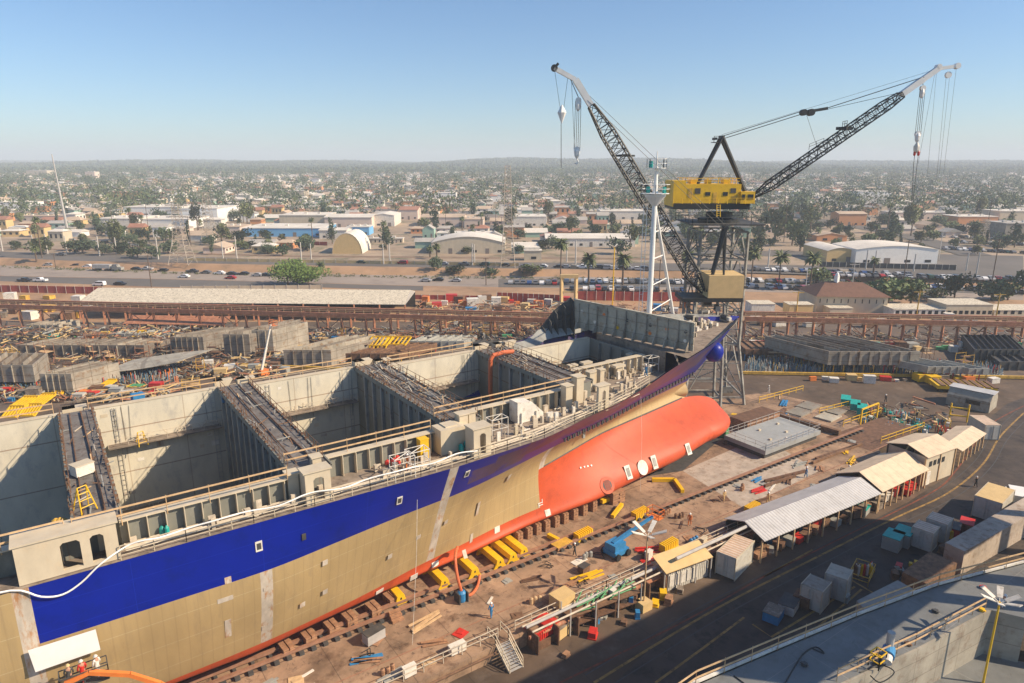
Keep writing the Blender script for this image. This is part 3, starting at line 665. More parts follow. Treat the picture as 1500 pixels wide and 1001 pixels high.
# foremast
mp = Vector((72.9, 70, 20.8)); pr = [(.55,0),(.5,8),(.45,16.5)]
fm = MB(); zt1 = hat(mp, 300); zt2 = hat(mp, 262); zt3 = hat(mp, 240); zt4 = hat(mp, 222)
fm.tube(mp, mp+Vector((0,0,zt1-20.8)), .4, 14, .36); fm.lathe((mp.x,mp.y,zt1-.1), [(.45,0),(1.5,1.3),(1.5,1.55),(.5,1.6),(.38,2.0)], 14)
fm.tube(mp+Vector((0,0,zt1-20.8+1.5)), mp+Vector((0,0,zt2-20.8+1.6)), .3, 12, .24); fm.tube(mp+Vector((0,0,zt2-20.8+1.6)), mp+Vector((0,0,zt4-20.8)), .13, 8, .08)
FMO = fm.build('foremast', M['white'], SHIP, smooth=False)
for z, r in ((zt1+1.5, 2.0), (zt2+1.4, 1.35)):
    b = MB(); b.lathe((mp.x,mp.y,z), [(.4,0),(r,.02),(r,.1),(.4,.1)], 10)
    ring = [(mp.x+r*cos(t), mp.y+r*sin(t), z+.1) for t in np.linspace(0, 2*pi, 9)]; b.rail(ring, 1.2, .04, 3, (1,.5)); b.build('mast_platform', M['white'], FMO)
for dx, z in ((-.9, zt1+1.6),(1.1, zt1+1.6),(-.7, zt2+1.5)):
    b = MB(); b.bb(mp.x+dx*.6-.2,mp.x+dx*.6+.2,mp.y-dx-.2,mp.y-dx+.2,z,z+.9); b.build('mast_lamp', M['teal'], FMO)
b = MB(); q0 = G(987,468,20.8); b.tube(q0, Vector((mp.x,mp.y,zt1)), .28, 10, .24)
for t_ in (.2,.4,.6,.8):
    a = Vector(q0).lerp(Vector((mp.x,mp.y,zt1)), t_); b.tube(a, (mp.x,mp.y,a.z), .08, 6)
b.build('mast_stay_leg', M['white'], FMO)
b = MB(); lx = CF(-1.3, 0)
for o_ in (-.25, .25):
    a = mp+lx+CF(o_,0); b.tube(a, a+Vector((0,0,zt1-20.8)), .04, 4)
for z in np.arange(.3, zt1-20.8, .9): b.tube(mp+lx+CF(-.25,0,z), mp+lx+CF(.25,0,z), .03, 4)
for z in np.arange(2.5, zt1-20.8, 1.5): b.tube(mp+lx+CF(.1,0,z), mp+Vector((0,0,z)), .03, 4)
b.build('ladder', M['white'], FMO)
# hull marks: thruster grille, round and square anode plates, tug bitts recesses
def on_hull(px, py, wu, wz, name, m, rnd_=False, off=.06, m2=None):
    r = ray(px, py); p = None
    best = None
    # march along the ray until the hull section is entered
    for t in np.arange(40, 150, .08):
        q = Vector((r.x*t, r.y*t, HC+r.z*t))
        if q.x < -17 or q.x > 82: continue
        i = int(q.x+18); s = [c for c, j in secs[i]]
        for a, b_ in zip(s[:-1], s[1:]):
            if (a[2]-q.z)*(b_[2]-q.z) <= 0:
                f = (q.z-a[2])/((b_[2]-a[2]) or 1e-6); v = a[1]+(b_[1]-a[1])*f
                if q.y >= v: best = (q.x, v, q.z, a, b_, i)
                break
        if best: break
    if not best: return None
    x, v, z, a, b_, i = best
    vz = Vector((0, b_[1]-a[1], b_[2]-a[2])).normalized()
    if vz.z < 0: vz = -vz
    j = [k for k in range(len(secs[i])) if secs[i][k][0] == a][0]; nx = secs[min(i+2,len(secs)-1)][j][0]
    vu = Vector((nx[0]-a[0], nx[1]-a[1], nx[2]-a[2])); vu = (vu-vz*vu.dot(vz)).normalized()
    nn = vu.cross(vz); nn = nn if nn.y < 0 else -nn
    c = Vector((x, v, z))+nn*off*.3; b = MB()
    if rnd_:
        pts = [c+vu*(wu/2*cos(t))+vz*(wz/2*sin(t)) for t in np.linspace(0, 2*pi, 21)[:-1]]
    else: pts = [c+vu*sx*wu/2+vz*sz*wz/2 for sx, sz in ((-1,-1),(1,-1),(1,1),(-1,1))]
    b.prism(pts, nn*off)
    if m2:
        pts2 = [c+nn*off+(p-c)*.62 for p in pts]; b.prism(pts2, nn*.02, 1)
        if rnd_ and name == 'thruster_grille':
            for k in np.linspace(-.6,.6,6): b.beam(c+nn*(off+.03)+vu*(wu*.3*k)-vz*wz*.3, c+nn*(off+.03)+vu*(wu*.3*k)+vz*wz*.3, .06, .05, 0)
    return b.build(name, [M[m], M[m2]] if m2 else M[m], SHIP)
on_hull(889,711,2.4,2.3,'thruster_grille','orange',True,.05,'dgrey')
on_hull(941,685,1.9,2.1,'round_plate','dwhite',True,.05)
on_hull(920,692,1.0,1.9,'anode_plate','dwhite',False,.05,'grey'); on_hull(958,677,1.0,1.9,'anode_plate','dwhite',False,.05,'grey'); on_hull(1008,658,1.1,1.7,'anode_plate','dwhite',False,.05,'grey')
for px, py in ((379,800),(585,733),(684,694)): on_hull(px,py,.55,.9,'recessed_bitt','dwhite',False,.04,'dgrey')
on_hull(445,786,.35,.6,'recessed_bitt','dgrey',False,.04)
for px, py in ((443,886),(476,824),(476,867),(613,787),(653,765),(571,815),(334,850)): on_hull(px,py,.5,.6,'primer_patch','seam',False,.02)
for px, py, a, c in ((606,845,.9,.8),(556,866,.9,.5),(637,826,.9,.6),(728,777,.8,1.0),(802,751,.8,.8)): on_hull(px,py,a,c,'primer_patch','dwhite',False,.03)
for px, py, a, c in ((388,863,.25,.35),(386,920,.3,.6),(330,878,1.2,.45),(334,920,.5,2.2),(680,810,.5,1.2),(700,745,.4,2.0),(690,790,.4,1.6),(745,700,.5,1.2)): on_hull(px,py,a,c,'primer_patch','seam' if a < .3 else 'beige2' if 'beige2' in M else 'seam',False,.015)
for px, py in ((850,685),(856,684),(861,683),(866,682)): on_hull(px,py,.25,.2,'draught_mark','white',False,.02)
for px, py, a, c in ((791,737,.7,.09),(792,740,.7,.09),(794,734,.08,.5),(789,741,.08,.5)): on_hull(px,py,a,c,'draught_mark','white',False,.02)
# rows of small studs under the blue flare
b = MB()
for i in range(48, 82):
    s = secs[i+18-0] if i+18 < len(secs) else secs[-1]; c = [q for q, j in s if j == 0][-1]
    for k in (0, .5): b.bb(c[0]+k, c[0]+k+.18, c[1]-.12, c[1]+.05, c[2]-.35, c[2]+.25)
stuff(b.build('lug_row', M['dgrey'], SHIP))
# ---------------- people ----------------
def person(label, loc, rz=0, pose='stand', top='mblue', leg='mblue', hat_='white', group=None):
    t = T('person', label, 'person', loc, rz, group)
    Z = {'stand':0, 'kneel':-.42}[pose]; kn = pose == 'kneel'
    H = (0,0,.95+Z)
    nodes = {'pel':(H,.13),'chest':((0,.02 if not kn else .12,1.35+Z),.15),'neck':((0,.03 if not kn else .2,1.5+Z),.055),'head':((0,.05 if not kn else .26,1.62+Z),.095),'crown':((0,.05 if not kn else .27,1.7+Z),.07)}
    ed = [('pel','chest'),('chest','neck'),('neck','head'),('head','crown')]
    nodes['nose'] = ((0,.155 if not kn else .36,1.61+Z),.015); ed.append(('head','nose'))
    for s, n_ in ((-1,'l'),(1,'r')):
        fw = .1*s
        nodes['sh'+n_] = ((s*.19,nodes['chest'][0][1],1.42+Z),.065); nodes['el'+n_] = ((s*.27,.05+(.18 if kn else 0),1.15+Z),.048); nodes['wr'+n_] = ((s*.24,.16+(.25 if kn else 0),.92+Z+(0 if not kn else .1)),.032)
        nodes['ha'+n_] = ((s*.235,.2+(.27 if kn else 0),.86+Z+(0 if not kn else .1)),.03)
        hp = nodes['ha'+n_][0]
        for k in range(4): nodes['f%d%s' % (k, n_)] = ((hp[0]+(k-1.5)*.022, hp[1]+.05, hp[2]-.075+.008*abs(k-1.2)),.009); ed.append(('ha'+n_,'f%d%s' % (k, n_)))
        nodes['th'+n_] = ((hp[0]-s*.05, hp[1]+.04, hp[2]-.02),.011); ed.append(('wr'+n_,'th'+n_))
        nodes['hi'+n_] = ((s*.1,0,.9+Z),.095)
        if not kn: nodes['kn'+n_] = ((s*.12,.03+fw,.5),.062); nodes['an'+n_] = ((s*.13,-.02+fw*1.5,.09),.042); nodes['to'+n_] = ((s*.14,.15+fw*1.5,.035),.035)
        else: nodes['kn'+n_] = ((s*.14,.32 if s > 0 else .1,.45 if s > 0 else .08),.07); nodes['an'+n_] = ((s*.14,.3 if s > 0 else -.32,.08),.045); nodes['to'+n_] = ((s*.14,.46 if s > 0 else -.4,.035),.035)
        ed += [('chest','sh'+n_),('sh'+n_,'el'+n_),('el'+n_,'wr'+n_),('wr'+n_,'ha'+n_),('pel','hi'+n_),('hi'+n_,'kn'+n_),('kn'+n_,'an'+n_),('an'+n_,'to'+n_)]
    def skin(name, keys, extra, m, parent):
        ks = [k for k in nodes if k in keys]; me = bpy.data.meshes.new(name)
        me.from_pydata([nodes[k][0] for k in ks], [(ks.index(a), ks.index(b_)) for a, b_ in ed if a in ks and b_ in ks], [])
        o = bpy.data.objects.new(name, me); COL.objects.link(o); o.parent = parent; me.materials.append(m)
        md = o.modifiers.new('s', 'SKIN'); md.use_smooth_shade = True
        if not me.skin_vertices: me.attributes.new if False else None
        sv = me.skin_vertices[0].data if me.skin_vertices else None
        if sv is None:
            bpy.context.view_layer.objects.active = o; bpy.ops.object.select_all(action='DESELECT'); 
        for i, k in enumerate(ks):
            r = nodes[k][1]+extra; me.skin_vertices[0].data[i].radius = (r, r*(.75 if k in ('pel','chest') else 1)); me.skin_vertices[0].data[i].use_root = (k == 'pel')
        s2 = o.modifiers.new('d', 'SUBSURF'); s2.levels = 1; s2.render_levels = 1; return o
    body = skin('body', set(nodes), 0, M['skin'], t)
    skin('coverall', {'pel','chest','shl','shr','ell','elr','wrl','wrr','hil','hir','knl','knr','anl','anr'}, .018, M[top], body)
    hd = nodes['head'][0]; b = MB(); b.lathe((hd[0],hd[1],hd[2]+.03), [(.15,0),(.155,.015),(.125,.02),(.118,.07),(.08,.125),(.02,.145)], 12)
    b.build('hard_hat', M[hat_], body, world=False, smooth=True)
    b = MB()
    for s in (-1,1): b.bb(s*.035-.012,s*.035+.012,hd[1]+.085,hd[1]+.1,hd[2]+.005,hd[2]+.02)
    b.bb(-.03,.03,hd[1]+.085,hd[1]+.098,hd[2]-.055,hd[2]-.045); b.build('face_features', M['black'], body, world=False)
    return t
# ================= things on the ship =================
def trestle(name, label, c, rz, h, w, m, grp=None):     # A-frame ladder
    t = T(name, label, 'trestle', c, rz, grp)
    for s in (-1, 1):
        b = MB(); b.tube((s*w/2,-h*.28,0), (s*w*.28,0,h), .05, 5); b.tube((s*w/2,h*.28,0), (s*w*.28,0,h), .05, 5); b.build('leg', M[m], t, False)
    b = MB()
    for k in (.25,.5,.75,1): b.tube((-w*(.5-.22*k),-h*.28*(1-k),h*k), (w*(.5-.22*k),-h*.28*(1-k),h*k), .04, 5)
    b.build('rung', M[m], t, False); return t
trestle('trestle', 'yellow A-frame trestle on the walkway between the two leftmost holds', G(125,748,20.15), .5, 2.0, 1.2, 'yellow')
trestle('trestle', 'yellow A-frame trestle on the ledge inside the second hold', GV(208,652,82.9), .3, 1.6, 1.0, 'yellow')
def crate(name, label, cat, c, sz, rz, m, lid=None, ribs=0, group=None):
    t = T(name, label, cat, c, rz, group); b = MB(); b.box((0,0,.1), (sz[0],sz[1],sz[2]-.1)); 
    b.build('body', M[m], t, False)
    b = MB()
    for sx in (-1,1): b.bb(sx*sz[0]*.35-.07, sx*sz[0]*.35+.07, -sz[1]/2, sz[1]/2, 0, .1)
    b.build('skid', M['dgrey'], t, False)
    if lid: b = MB(); b.box((0,0,sz[2]), (sz[0]+.08,sz[1]+.08,.07)); b.build('lid', M[lid], t, False)
    if ribs:
        b = MB()
        for k in range(ribs):
            x = -sz[0]/2+sz[0]*(k+.5)/ribs; b.bb(x-.04,x+.04,-sz[1]/2-.04,-sz[1]/2-.002,.1,sz[2]-.03); b.bb(x-.04,x+.04,sz[1]/2+.002,sz[1]/2+.04,.1,sz[2]-.03)
        stuff(b.build('rib', M[m], t, False))
    return t
crate('equipment_box', 'small white box standing on the walkway between the two leftmost holds', 'box', G(122,695,20.15), (1.5,1.1,1.0), .4, 'dwhite', 'cream')
crate('equipment_box', 'bright blue box at the near end of the second walkway', 'box', GV(330,590,82), (.7,.6,.9), 0, 'mblue', 'mblue')
crate('equipment_box', 'blue bin on the deck edge beyond the left hold', 'box', G(203,590,18), (1.3,1.0,1.1), .2, 'mblue', 'mblue')
crate('equipment_box', 'tall yellow cabinet in the fenced bay on the near deck', 'cabinet', G(620,672,18), (.9,.8,2.1), 0, 'yellow', 'yellow')
def lumps(name, label, cat, c, r, h, n, m, seed=1, group=None):
    rd = random.Random(seed); b = MB()
    for k in range(n):
        a = rd.uniform(0,6.28); q = r*sqrt(rd.random()); b.lathe((c[0]+q*cos(a),c[1]+q*sin(a),c[2]+rd.uniform(0,h*.3)), [(.1*r,0),(.4*r,.1*h),(.38*r,.5*h),(.1*r,.7*h)], 7)
    return one(b, name, M[m], label, cat, group, loc=None)
lumps('tarp_bundle', 'heap of yellow bags at the corner of the leftmost hold', 'bags', G(82,778,19), .8, .8, 9, 'dyellow', 3)
lumps('welding_set', 'green welding set on the near deck behind the pipe rail', 'welding set', G(238,786,18), .45, 1.0, 5, 'teal', 4)
lumps('welding_set', 'green welding set beside the third side frame', 'welding set', G(678,662,18), .5, 1.1, 5, 'teal', 5)
lumps('hose_heap', 'heap of red hoses on the near deck beside the yellow cabinet', 'hoses', G(577,680,18), .7, .7, 9, 'red', 6)
b = MB(); c = [GV(754,515,82)+Vector((0,0,0))]
p0 = G(752,515,20.9); p1 = G(722,521,20.7)
b.path([p0, p0.lerp(p1,.5)+Vector((0,0,.15)), p1, p1+Vector((-.4,0,-.6)), Vector((p1.x-.45,p1.y,15.6)), Vector((p1.x-.3,p1.y-.3,14.2))], .3, 10)
one(b, 'ventilation_duct', M['hose'], 'fat orange duct hanging over the wall of the fourth hold', 'duct')
# white hose along the rail
pts = [(-9,52.2,18.4),(-5,52.3,18.2),(-3.4,52.1,17.2),(-2.2,52.1,16.9),(-1,52.1,17.4),(.3,52.1,18.4),(2,52.5,19.0)]
for k in range(3, 33): pts.append((k, 52.45+.15*sin(k*1.3), 19.15+.12*sin(k*.9)))
b = MB(); b.path(smoothline([Vector(p) for p in pts], 4), .065, 6)
one(b, 'air_hose', M['white'], 'long white hose looped along the rail above the blue paint', 'hose')
# hanging lines over the side
for (x0,y0,x1,y1,z,lab) in ((612,668,604,945,2,'thin pale line hanging over the hull to the slipway rails'),(938,548,938,720,2,'single white line hanging down the orange bow')):
    q = G(x0,y0,19.2); q2 = G(x1,y1,PZ); b = MB(); m_ = q.lerp(q2, .5)+Vector((0,-.3,-.2)); b.path([q, m_, q2], .018, 4); one(b, 'hanging_line', M['dwhite'], lab, 'rope')
# tube cages
for px, py, lab in ((590,700,'white tube cage on the near deck beside the white hose'),(612,690,'white tube cage round the yellow cabinet'),(728,640,'white tube cage beside the wedge shaped housing'),(952,545,'tall pale tube cage below the breakwater')):
    p = G(px, py, 18); t = T('tube_cage', lab, 'cage', p, 0, 'tube cages on deck'); b = MB(); w, h = 1.0, 2.2
    for sx in (-1,1):
        for sy in (-1,1): b.tube((sx*w,sy*w*.6,0), (sx*w,sy*w*.6,h), .045, 5)
    for z in (h, h*.5):
        for sy in (-1,1): b.tube((-w,sy*w*.6,z), (w,sy*w*.6,z), .04, 4)
        for sx in (-1,1): b.tube((sx*w,-w*.6,z), (sx*w,w*.6,z), .04, 4)
    b.tube((-w,-w*.6,h),(w,w*.6,h),.04,4); b.build('frame', M['dwhite'], t, False)
# people on the ship
PG = 'workers on the ship'
person('person in blue coverall standing on the fore deck below the breakwater', G(946,552,18), 1.2, top='mblue', group=PG)
person('person in orange coverall beside the yellow cabinet on the near deck', G(598,690,18), 2.2, top='oran', group=PG)
person('person in yellow coverall at the foot of the third side frame', G(716,655,18), .4, top='dyellow', group=PG)
person('person in dark coverall on the far deck beside the second hold', G(398,556,18), .4, top='dgrey', group=PG)
person('person in orange coverall beyond the foremast on the forecastle', G(1003,452,20.8), .4, top='oran', group=PG)
# forecastle clutter: winches, bollards
for i, (px, py) in enumerate(((1030,462),(1050,455),(1010,470),(1035,448),(975,456),(1062,470))):
    p = G(px, py, 20.9); t = T('mooring_winch', 'grey mooring winch on the forecastle, %s from the bow tip' % nth(i), 'winch', p, i*.9, 'mooring winches on the forecastle')
    b = MB(); b.tube((-.7,0,.6),(.7,0,.6),.42,12); b.build('drum', M['dgrey'], t, False)
    b = MB(); b.bb(-.9,.9,-.5,.5,0,.2); b.bb(-.85,-.7,-.4,.4,.2,.9); b.bb(.7,.85,-.4,.4,.2,.9); b.build('frame', M['blockgrey'], t, False)
    b = MB(); b.bb(.87,1.3,-.25,.25,.2,.75); b.build('motor', M['dwhite'], t, False)
# ================= slipway things =================
def cradle(label, p, L=4.2):
    t = T('cradle_beam', label, 'cradle beam', p, 0, 'yellow cradle beams under the hull')
    b = MB(); b.prism([(-.55,0,.5),(.55,0,.5),(.4,0,1.05),(-.4,0,1.05)], (0,L,0)); b.build('beam', M['yellow'], t, False)
    for y in (.05, L-.6):
        b = MB(); b.prism([(-.85,y,0),(-.4,y,0),(-.35,y,.5),(-.55,y,.5)],(0,.35,0)); b.prism([(.85,y,0),(.55,y,.5),(.35,y,.5),(.4,y,0)],(0,.35,0)); b.bb(-.4,.4,y+.003,y+.3,.02,.5); b.build('foot', M['yellow'], t, False)
    b = MB(); b.prism([(-.12,-.012,.6),(.12,-.012,.6),(.06,-.012,.85),(-.06,-.012,.85)],(0,.01,0)); b.build('number_mark', M['black'], t, False); return t
for i, (px, py) in enumerate(((588,886),(652,862),(696,846),(733,832),(752,824),(768,816),)):
    cradle('yellow cradle beam under the hull, %s from the left' % nth(i), G(px, py, PZ))
b = MB()
def timber_stack(label, p, n=5, w=1.1, l=1.4, rz=0, group='timber block stacks under the keel'):
    t = T('block_stack', label, 'block stack', p, rz, group); z = 0
    for k in range(n):
        b = MB()
        if k % 2: b.bb(-w/2,w/2,-l/2,-l*.05,z,z+.28); b.bb(-w/2,w/2,l*.05,l/2,z,z+.28)
        else: b.bb(-w/2,-w*.05,-l/2,l/2,z,z+.28); b.bb(w*.05,w/2,-l/2,l/2,z,z+.28)
        z += .285; b.build('timber', M['wood'], t, False)
    return t
for i, (px, py) in enumerate(((762,796),(776,789),(789,783),(802,778),(816,772),(829,767),(843,761),(857,755),(871,749),(906,737))):
    timber_stack('stack of timber blocks beneath the orange hull, %s from the left' % nth(i), G(px, py, PZ)+Vector((0,.6,0)), 5 if i < 9 else 6, .72 if i < 9 else 2.2)
for i, (px, py) in enumerate(((420,955),(452,938),(486,924),(512,911),(547,897),(573,882))):
    timber_stack('low stack of timber blocks by the rails, %s from the left' % nth(i), G(px, py, PZ), 3, 1.1, 1.6, .1, 'low timber stacks beside the rails')
def ribbed_tray(label, p, rz):
    t = T('ribbed_rack', label, 'rack', p, rz, 'yellow ribbed racks'); b = MB(); b.bb(-1.3,1.3,-.5,.5,0,.25); b.build('base', M['yellow'], t, False)
    for k in range(8):
        b = MB(); x = -1.15+k*.33; b.prism([(x-.1,-.5,.25),(x+.1,-.5,.25),(x+.1,-.45,.95),(x-.1,-.45,.95)],(0,.9,.05)); b.build('rib', M['yellow'], t, False)
for i, (px, py) in enumerate(((854,788),(937,757),(979,804),(1101,749))): ribbed_tray('yellow ribbed rack lying on the slipway, %s from the left' % nth(i), G(px, py, PZ), .1)
def bar(name, label, cat, pts, w, m, group=None, h=None):
    b = MB()
    for a, c in zip(pts[:-1], pts[1:]): b.beam(a, c, w, h)
    return one(b, name, M[m], label, cat, group)
bar('steel_beam', 'yellow beam with a bent end lying beyond the bulb', 'beam', [G(955,703,PZ+.3), G(988,703,PZ+.3), G(1000,720,PZ+.3)], .5, 'yellow')
bar('steel_beam', 'short yellow beam lying upright below the orange hull', 'beam', [G(897,757,PZ+.3), G(911,739,PZ+.4)], .45, 'yellow')
bar('steel_beam', 'yellow beam lying close under the hull at the last timber stack', 'beam', [G(881,735,PZ+.6), G(900,727,PZ+.6)], .5, 'yellow')
bar('steel_beam', 'yellow beam lying by the sloping row of timber stacks', 'beam', [G(803,784,PZ+.3), G(818,792,PZ+.3)], .5, 'yellow')
crate('pallet_box', 'flat pallet with yellow parts beside the crane rail', 'pallet', G(823,801,PZ), (2.4,1.2,.5), .1, 'wood', 'dyellow')
# dark concrete block pad under crane foot, brick retaining block, steel cover
b = MB(); p = G(1110,622,PZ); b.bb(p.x-5,p.x+4,p.y-1.5,p.y+2.2,PZ-.2,PZ+1.9); one(b, 'keel_block_pile', M['wood'], 'long stack of timber keel blocks between the bulb and the railing', 'block pile')
t = T('steel_platform', 'large pale grey steel platform with handrails beyond the bulb', 'platform', G(1130,642,PZ)); 
b = MB(); b.bb(87.6,102.4,58.2,66.0,PZ+.8,PZ+1.5); b.build('plate', M['plategrey'], t)
b = MB(); b.bb(88,102,58.6,65.6,PZ,PZ+.8); b.build('plinth', M['dgrey'], t)
rail_part('railing', [(87.7,58.3,PZ+1.5),(102.3,58.3,PZ+1.5),(102.3,65.9,PZ+1.5),(87.7,65.9,PZ+1.5),(87.7,58.3,PZ+1.5)], 1.1, .035, 1.6, (1,.5), M['steelgal'], t)
for dx, dy in ((92,60.5),(97,61),(94,64),(99,64)): b = MB(); b.bb(dx-.25,dx+.25,dy-.15,dy+.15,PZ+1.503,PZ+1.75); b.build('lifting_lug', M['cream'], t)
crate('green_skip', 'green metal box at the nose of the orange bulb', 'box', G(1059,640,PZ), (1.3,1.3,2.0), .2, 'green', 'green')
bar('rail_stack', 'bundle of rusty rails lying left of the long keel block pile', 'rails', [G(1062,650,PZ+.2), G(1150,600,PZ+.2)], .6, 'rusty')
bar('rail_stack', 'long rusty girder beside the grey steel platform', 'girder', [G(1140,608,PZ+.5), G(1230,634,PZ+.5)], .8, 'rusty')
for i, (a, c) in enumerate((((1120,705),(1180,690)),((1195,672),(1255,652)),((1190,678),(1262,650)),((1120,712),(1165,697)))):
    bar('steel_section', 'rusty steel section on the far slipway, %s of the loose lengths' % nth(i), 'steel section', [G(*a,PZ+.25), G(*c,PZ+.25)], .35, 'rusty', 'loose steel lengths on the slipway')
for i, (px, py) in enumerate(((1170,605),(1185,596),(1213,612),(1222,604))):
    b = MB(); b.box((0,0,0),(4.2,3.0,.3),0); o = one(b, 'grating_panel', M['blockgrey'], 'pale steel panel lying flat near the yellow railing, %s from the left' % nth(i), 'panel', 'flat steel panels', loc=tuple(G(px,py,PZ))); o.rotation_euler.z = .1
def guard(label, pts, m='yellow', h=1.15, mname='railing', z=PZ, sp=2.0, group=None, r=.05):
    b = MB(); P = [G(x, y, z) for x, y in pts]; b.rail(P, h, r, sp, (1,.5)); return one(b, mname, M[m], label, 'railing', group)
guard('yellow railing at the far corner of the slipway', [(1112,590),(1176,573)])
guard('yellow railing bordering the rust coloured pit cover', [(1235,625),(1290,606)])
guard('yellow railing along the pale panels', [(1200,607),(1252,594)])
guard('yellow railing leading to the tan sheds', [(1290,650),(1353,628)])
t = T('goal_frame', 'tall yellow goal shaped frame on the slipway corner', 'frame', G(1270,618,PZ)); b = MB(); P = [G(1260,622,PZ), G(1284,612,PZ)]
for q in P: b.beam(q, q+Vector((0,0,2.8)), .22)
b.beam(P[0]+Vector((0,0,2.8)), P[1]+Vector((0,0,2.8)), .22); b.build('frame', M['yellow'], t)
t = T('goal_frame', 'tall yellow frame standing among the racks by the grey hut', 'frame', G(1405,607,0)); b = MB(); P = [G(1390,616,0), G(1416,619,0)]
for q in P: b.beam(q, q+Vector((0,0,3.4)), .22)
b.beam(P[0]+Vector((0,0,2.6)), P[1]+Vector((0,0,2.6)), .2); b.beam(P[0]+Vector((0,0,1.1)), P[1]+Vector((0,0,1.1)), .2); b.build('frame', M['yellow'], t)
# rows of service posts along the slipway edge with pipes
t = T('pipe_run', 'long pale pipes and cable trays along the near slipway edge', 'pipe run', (50,46.4,PZ))
for k, (v, z, r, m_) in enumerate(((46.9,.5,.12,'scaff'),(46.2,.9,.16,'steelgal'),(45.7,.6,.22,'brown'),(45.2,1.0,.1,'scaff'),(44.9,2.1,.2,'steelgal'))):
    b = MB(); b.tube((33.5 if k < 4 else 53, v, PZ+z-(0.6 if k in (2,) else 0)), (84, v, PZ+z-(0.6 if k in (2,) else 0)), r, 8); b.build('pipe', M[m_], t)
for u in np.arange(34, 84, 2.5): b = MB(); b.bb(u-.07,u+.07,44.8,46.9,0.0,PZ+.45); b.build('bracket', M['rusty'], t)
rail_part('railing', [(u, 47.4, PZ) for u in range(33, 88, 6)], 1.1, .05, 2.0, (1,.5), M['scaff'], t)
t = T('edge_railing', 'pale railing on the slipway edge left of the stair', 'railing', (20,47,PZ)); rail_part('railing', [(5,47.4,PZ),(31,47.4,PZ)], 1.15, .05, 2.0, (1,.55), M['scaff'], t)
b = MB(); b.tube((8,46.2,PZ-.4),(30,46.2,PZ-.4),.12,8); b.build('pipe', M['rusty'], t)
# clutter on the near walkway
for i, (px, py, cx_, m_, lab) in enumerate(((670,955,(1.6,.7,.8),'dwhite','white cylinder shaped heater left of the stair'),(600,990,(1.2,.5,1.0),'dwhite','white electrical cabinet at the bottom left of the slipway edge'),(823,886,(2.2,1.6,1.3),'tanbox','tan plywood crate beside the yellow post'),(897,876,(.6,.5,1.0),'dwhite','white box by the green tubes'),(950,800+20,(.9,.5,1.1),'dwhite','white switch box near the light pole'),(1030,798,(1.0,.5,.9),'cream','cream switch box above the small awning'))):
    crate('cabinet', lab, 'cabinet', G(px, py, PZ), cx_, .05*i, m_, m_)
# stair to the slipway
t = T('stair', 'grey metal stair with handrails leading up onto the slipway', 'stair', (31.5,45,0)); a0 = G(752,982,0); top = Vector((a0.x+.2, 46.8, PZ)); wv = Vector((.75,0,0)); n = 10
a0 = Vector((a0.x+.2, a0.y-.2, 0))
for k in range(n):
    p = a0.lerp(top, (k+.5)/n); b = MB(); b.bb(p.x-.75,p.x+.75,p.y-.13,p.y+.13,p.z+.02,p.z+.07); b.build('step', M['steelgal'], t)
for s in (-1, 1):
    b = MB(); b.beam(a0+wv*s, top+wv*s+Vector((0,0,.02)), .08, .28); b.build('stringer', M['cream'], t)
    b = MB(); A = [a0+wv*s, top+wv*s, top+wv*s+Vector((0,1.4,0))]; b.rail(A, 1.1, .045, 1.1, (1,.5)); b.build('handrail', M['cream'], t)
# vacuum machine with hoses and small machines
t = T('dust_extractor', 'blue extractor unit with orange hoses beside the rails', 'extractor', G(676,880,PZ))
b = MB(); b.lathe((t.location.x,t.location.y,PZ), [(.45,0),(.5,.2),(.5,1.0),(.3,1.2)], 12); b.build('drum', M['mblue'], t); b = MB(); p = t.location
for s in (-1,1): b.bb(p.x+s*.5-.06,p.x+s*.5+.06,p.y-.6,p.y+.6,PZ,PZ+1.1)
b.build('frame', M['dgrey'], t)
h0 = p+Vector((0,0,1.2)); b = MB(); b.path(smoothline([h0, h0+Vector((-.2,.4,1.5)), h0+Vector((.2,1.5,3.0)), h0+Vector((1.2,2.8,3.2)), h0+Vector((1.6,3.5,2.4))], 5), .17, 8); b.build('hose', M['hose'], t)
b = MB(); b.path(smoothline([h0+Vector((.3,0,-.7)), h0+Vector((1.3,.1,-1.0)), h0+Vector((2.6,1.0,-1.0)), h0+Vector((3.4,1.8,-.4))], 5), .15, 8); b.build('hose', M['hose'], t)
crate('compressor', 'rust stained compressor on skids by the rails at the lower left', 'compressor', G(548,938,PZ), (2.0,1.0,1.1), .2, 'steelgal', 'dgrey')
crate('compressor', 'dark compressor half hidden below the sheds', 'compressor', G(855,800+38,PZ), (1.2,.8,.8), .2, 'rusty', 'dgrey')
# wooden steps next to rail
t = T('timber_step', 'small flight of timber steps by the rails left of the first cradle beam', 'steps', G(578,905,PZ))
for k in range(3): b = MB(); b.bb(-.6,.6,-.2-.35*k,.15-.35*k,0,.85-.28*k); b.build('step', M['wood'], t, False)
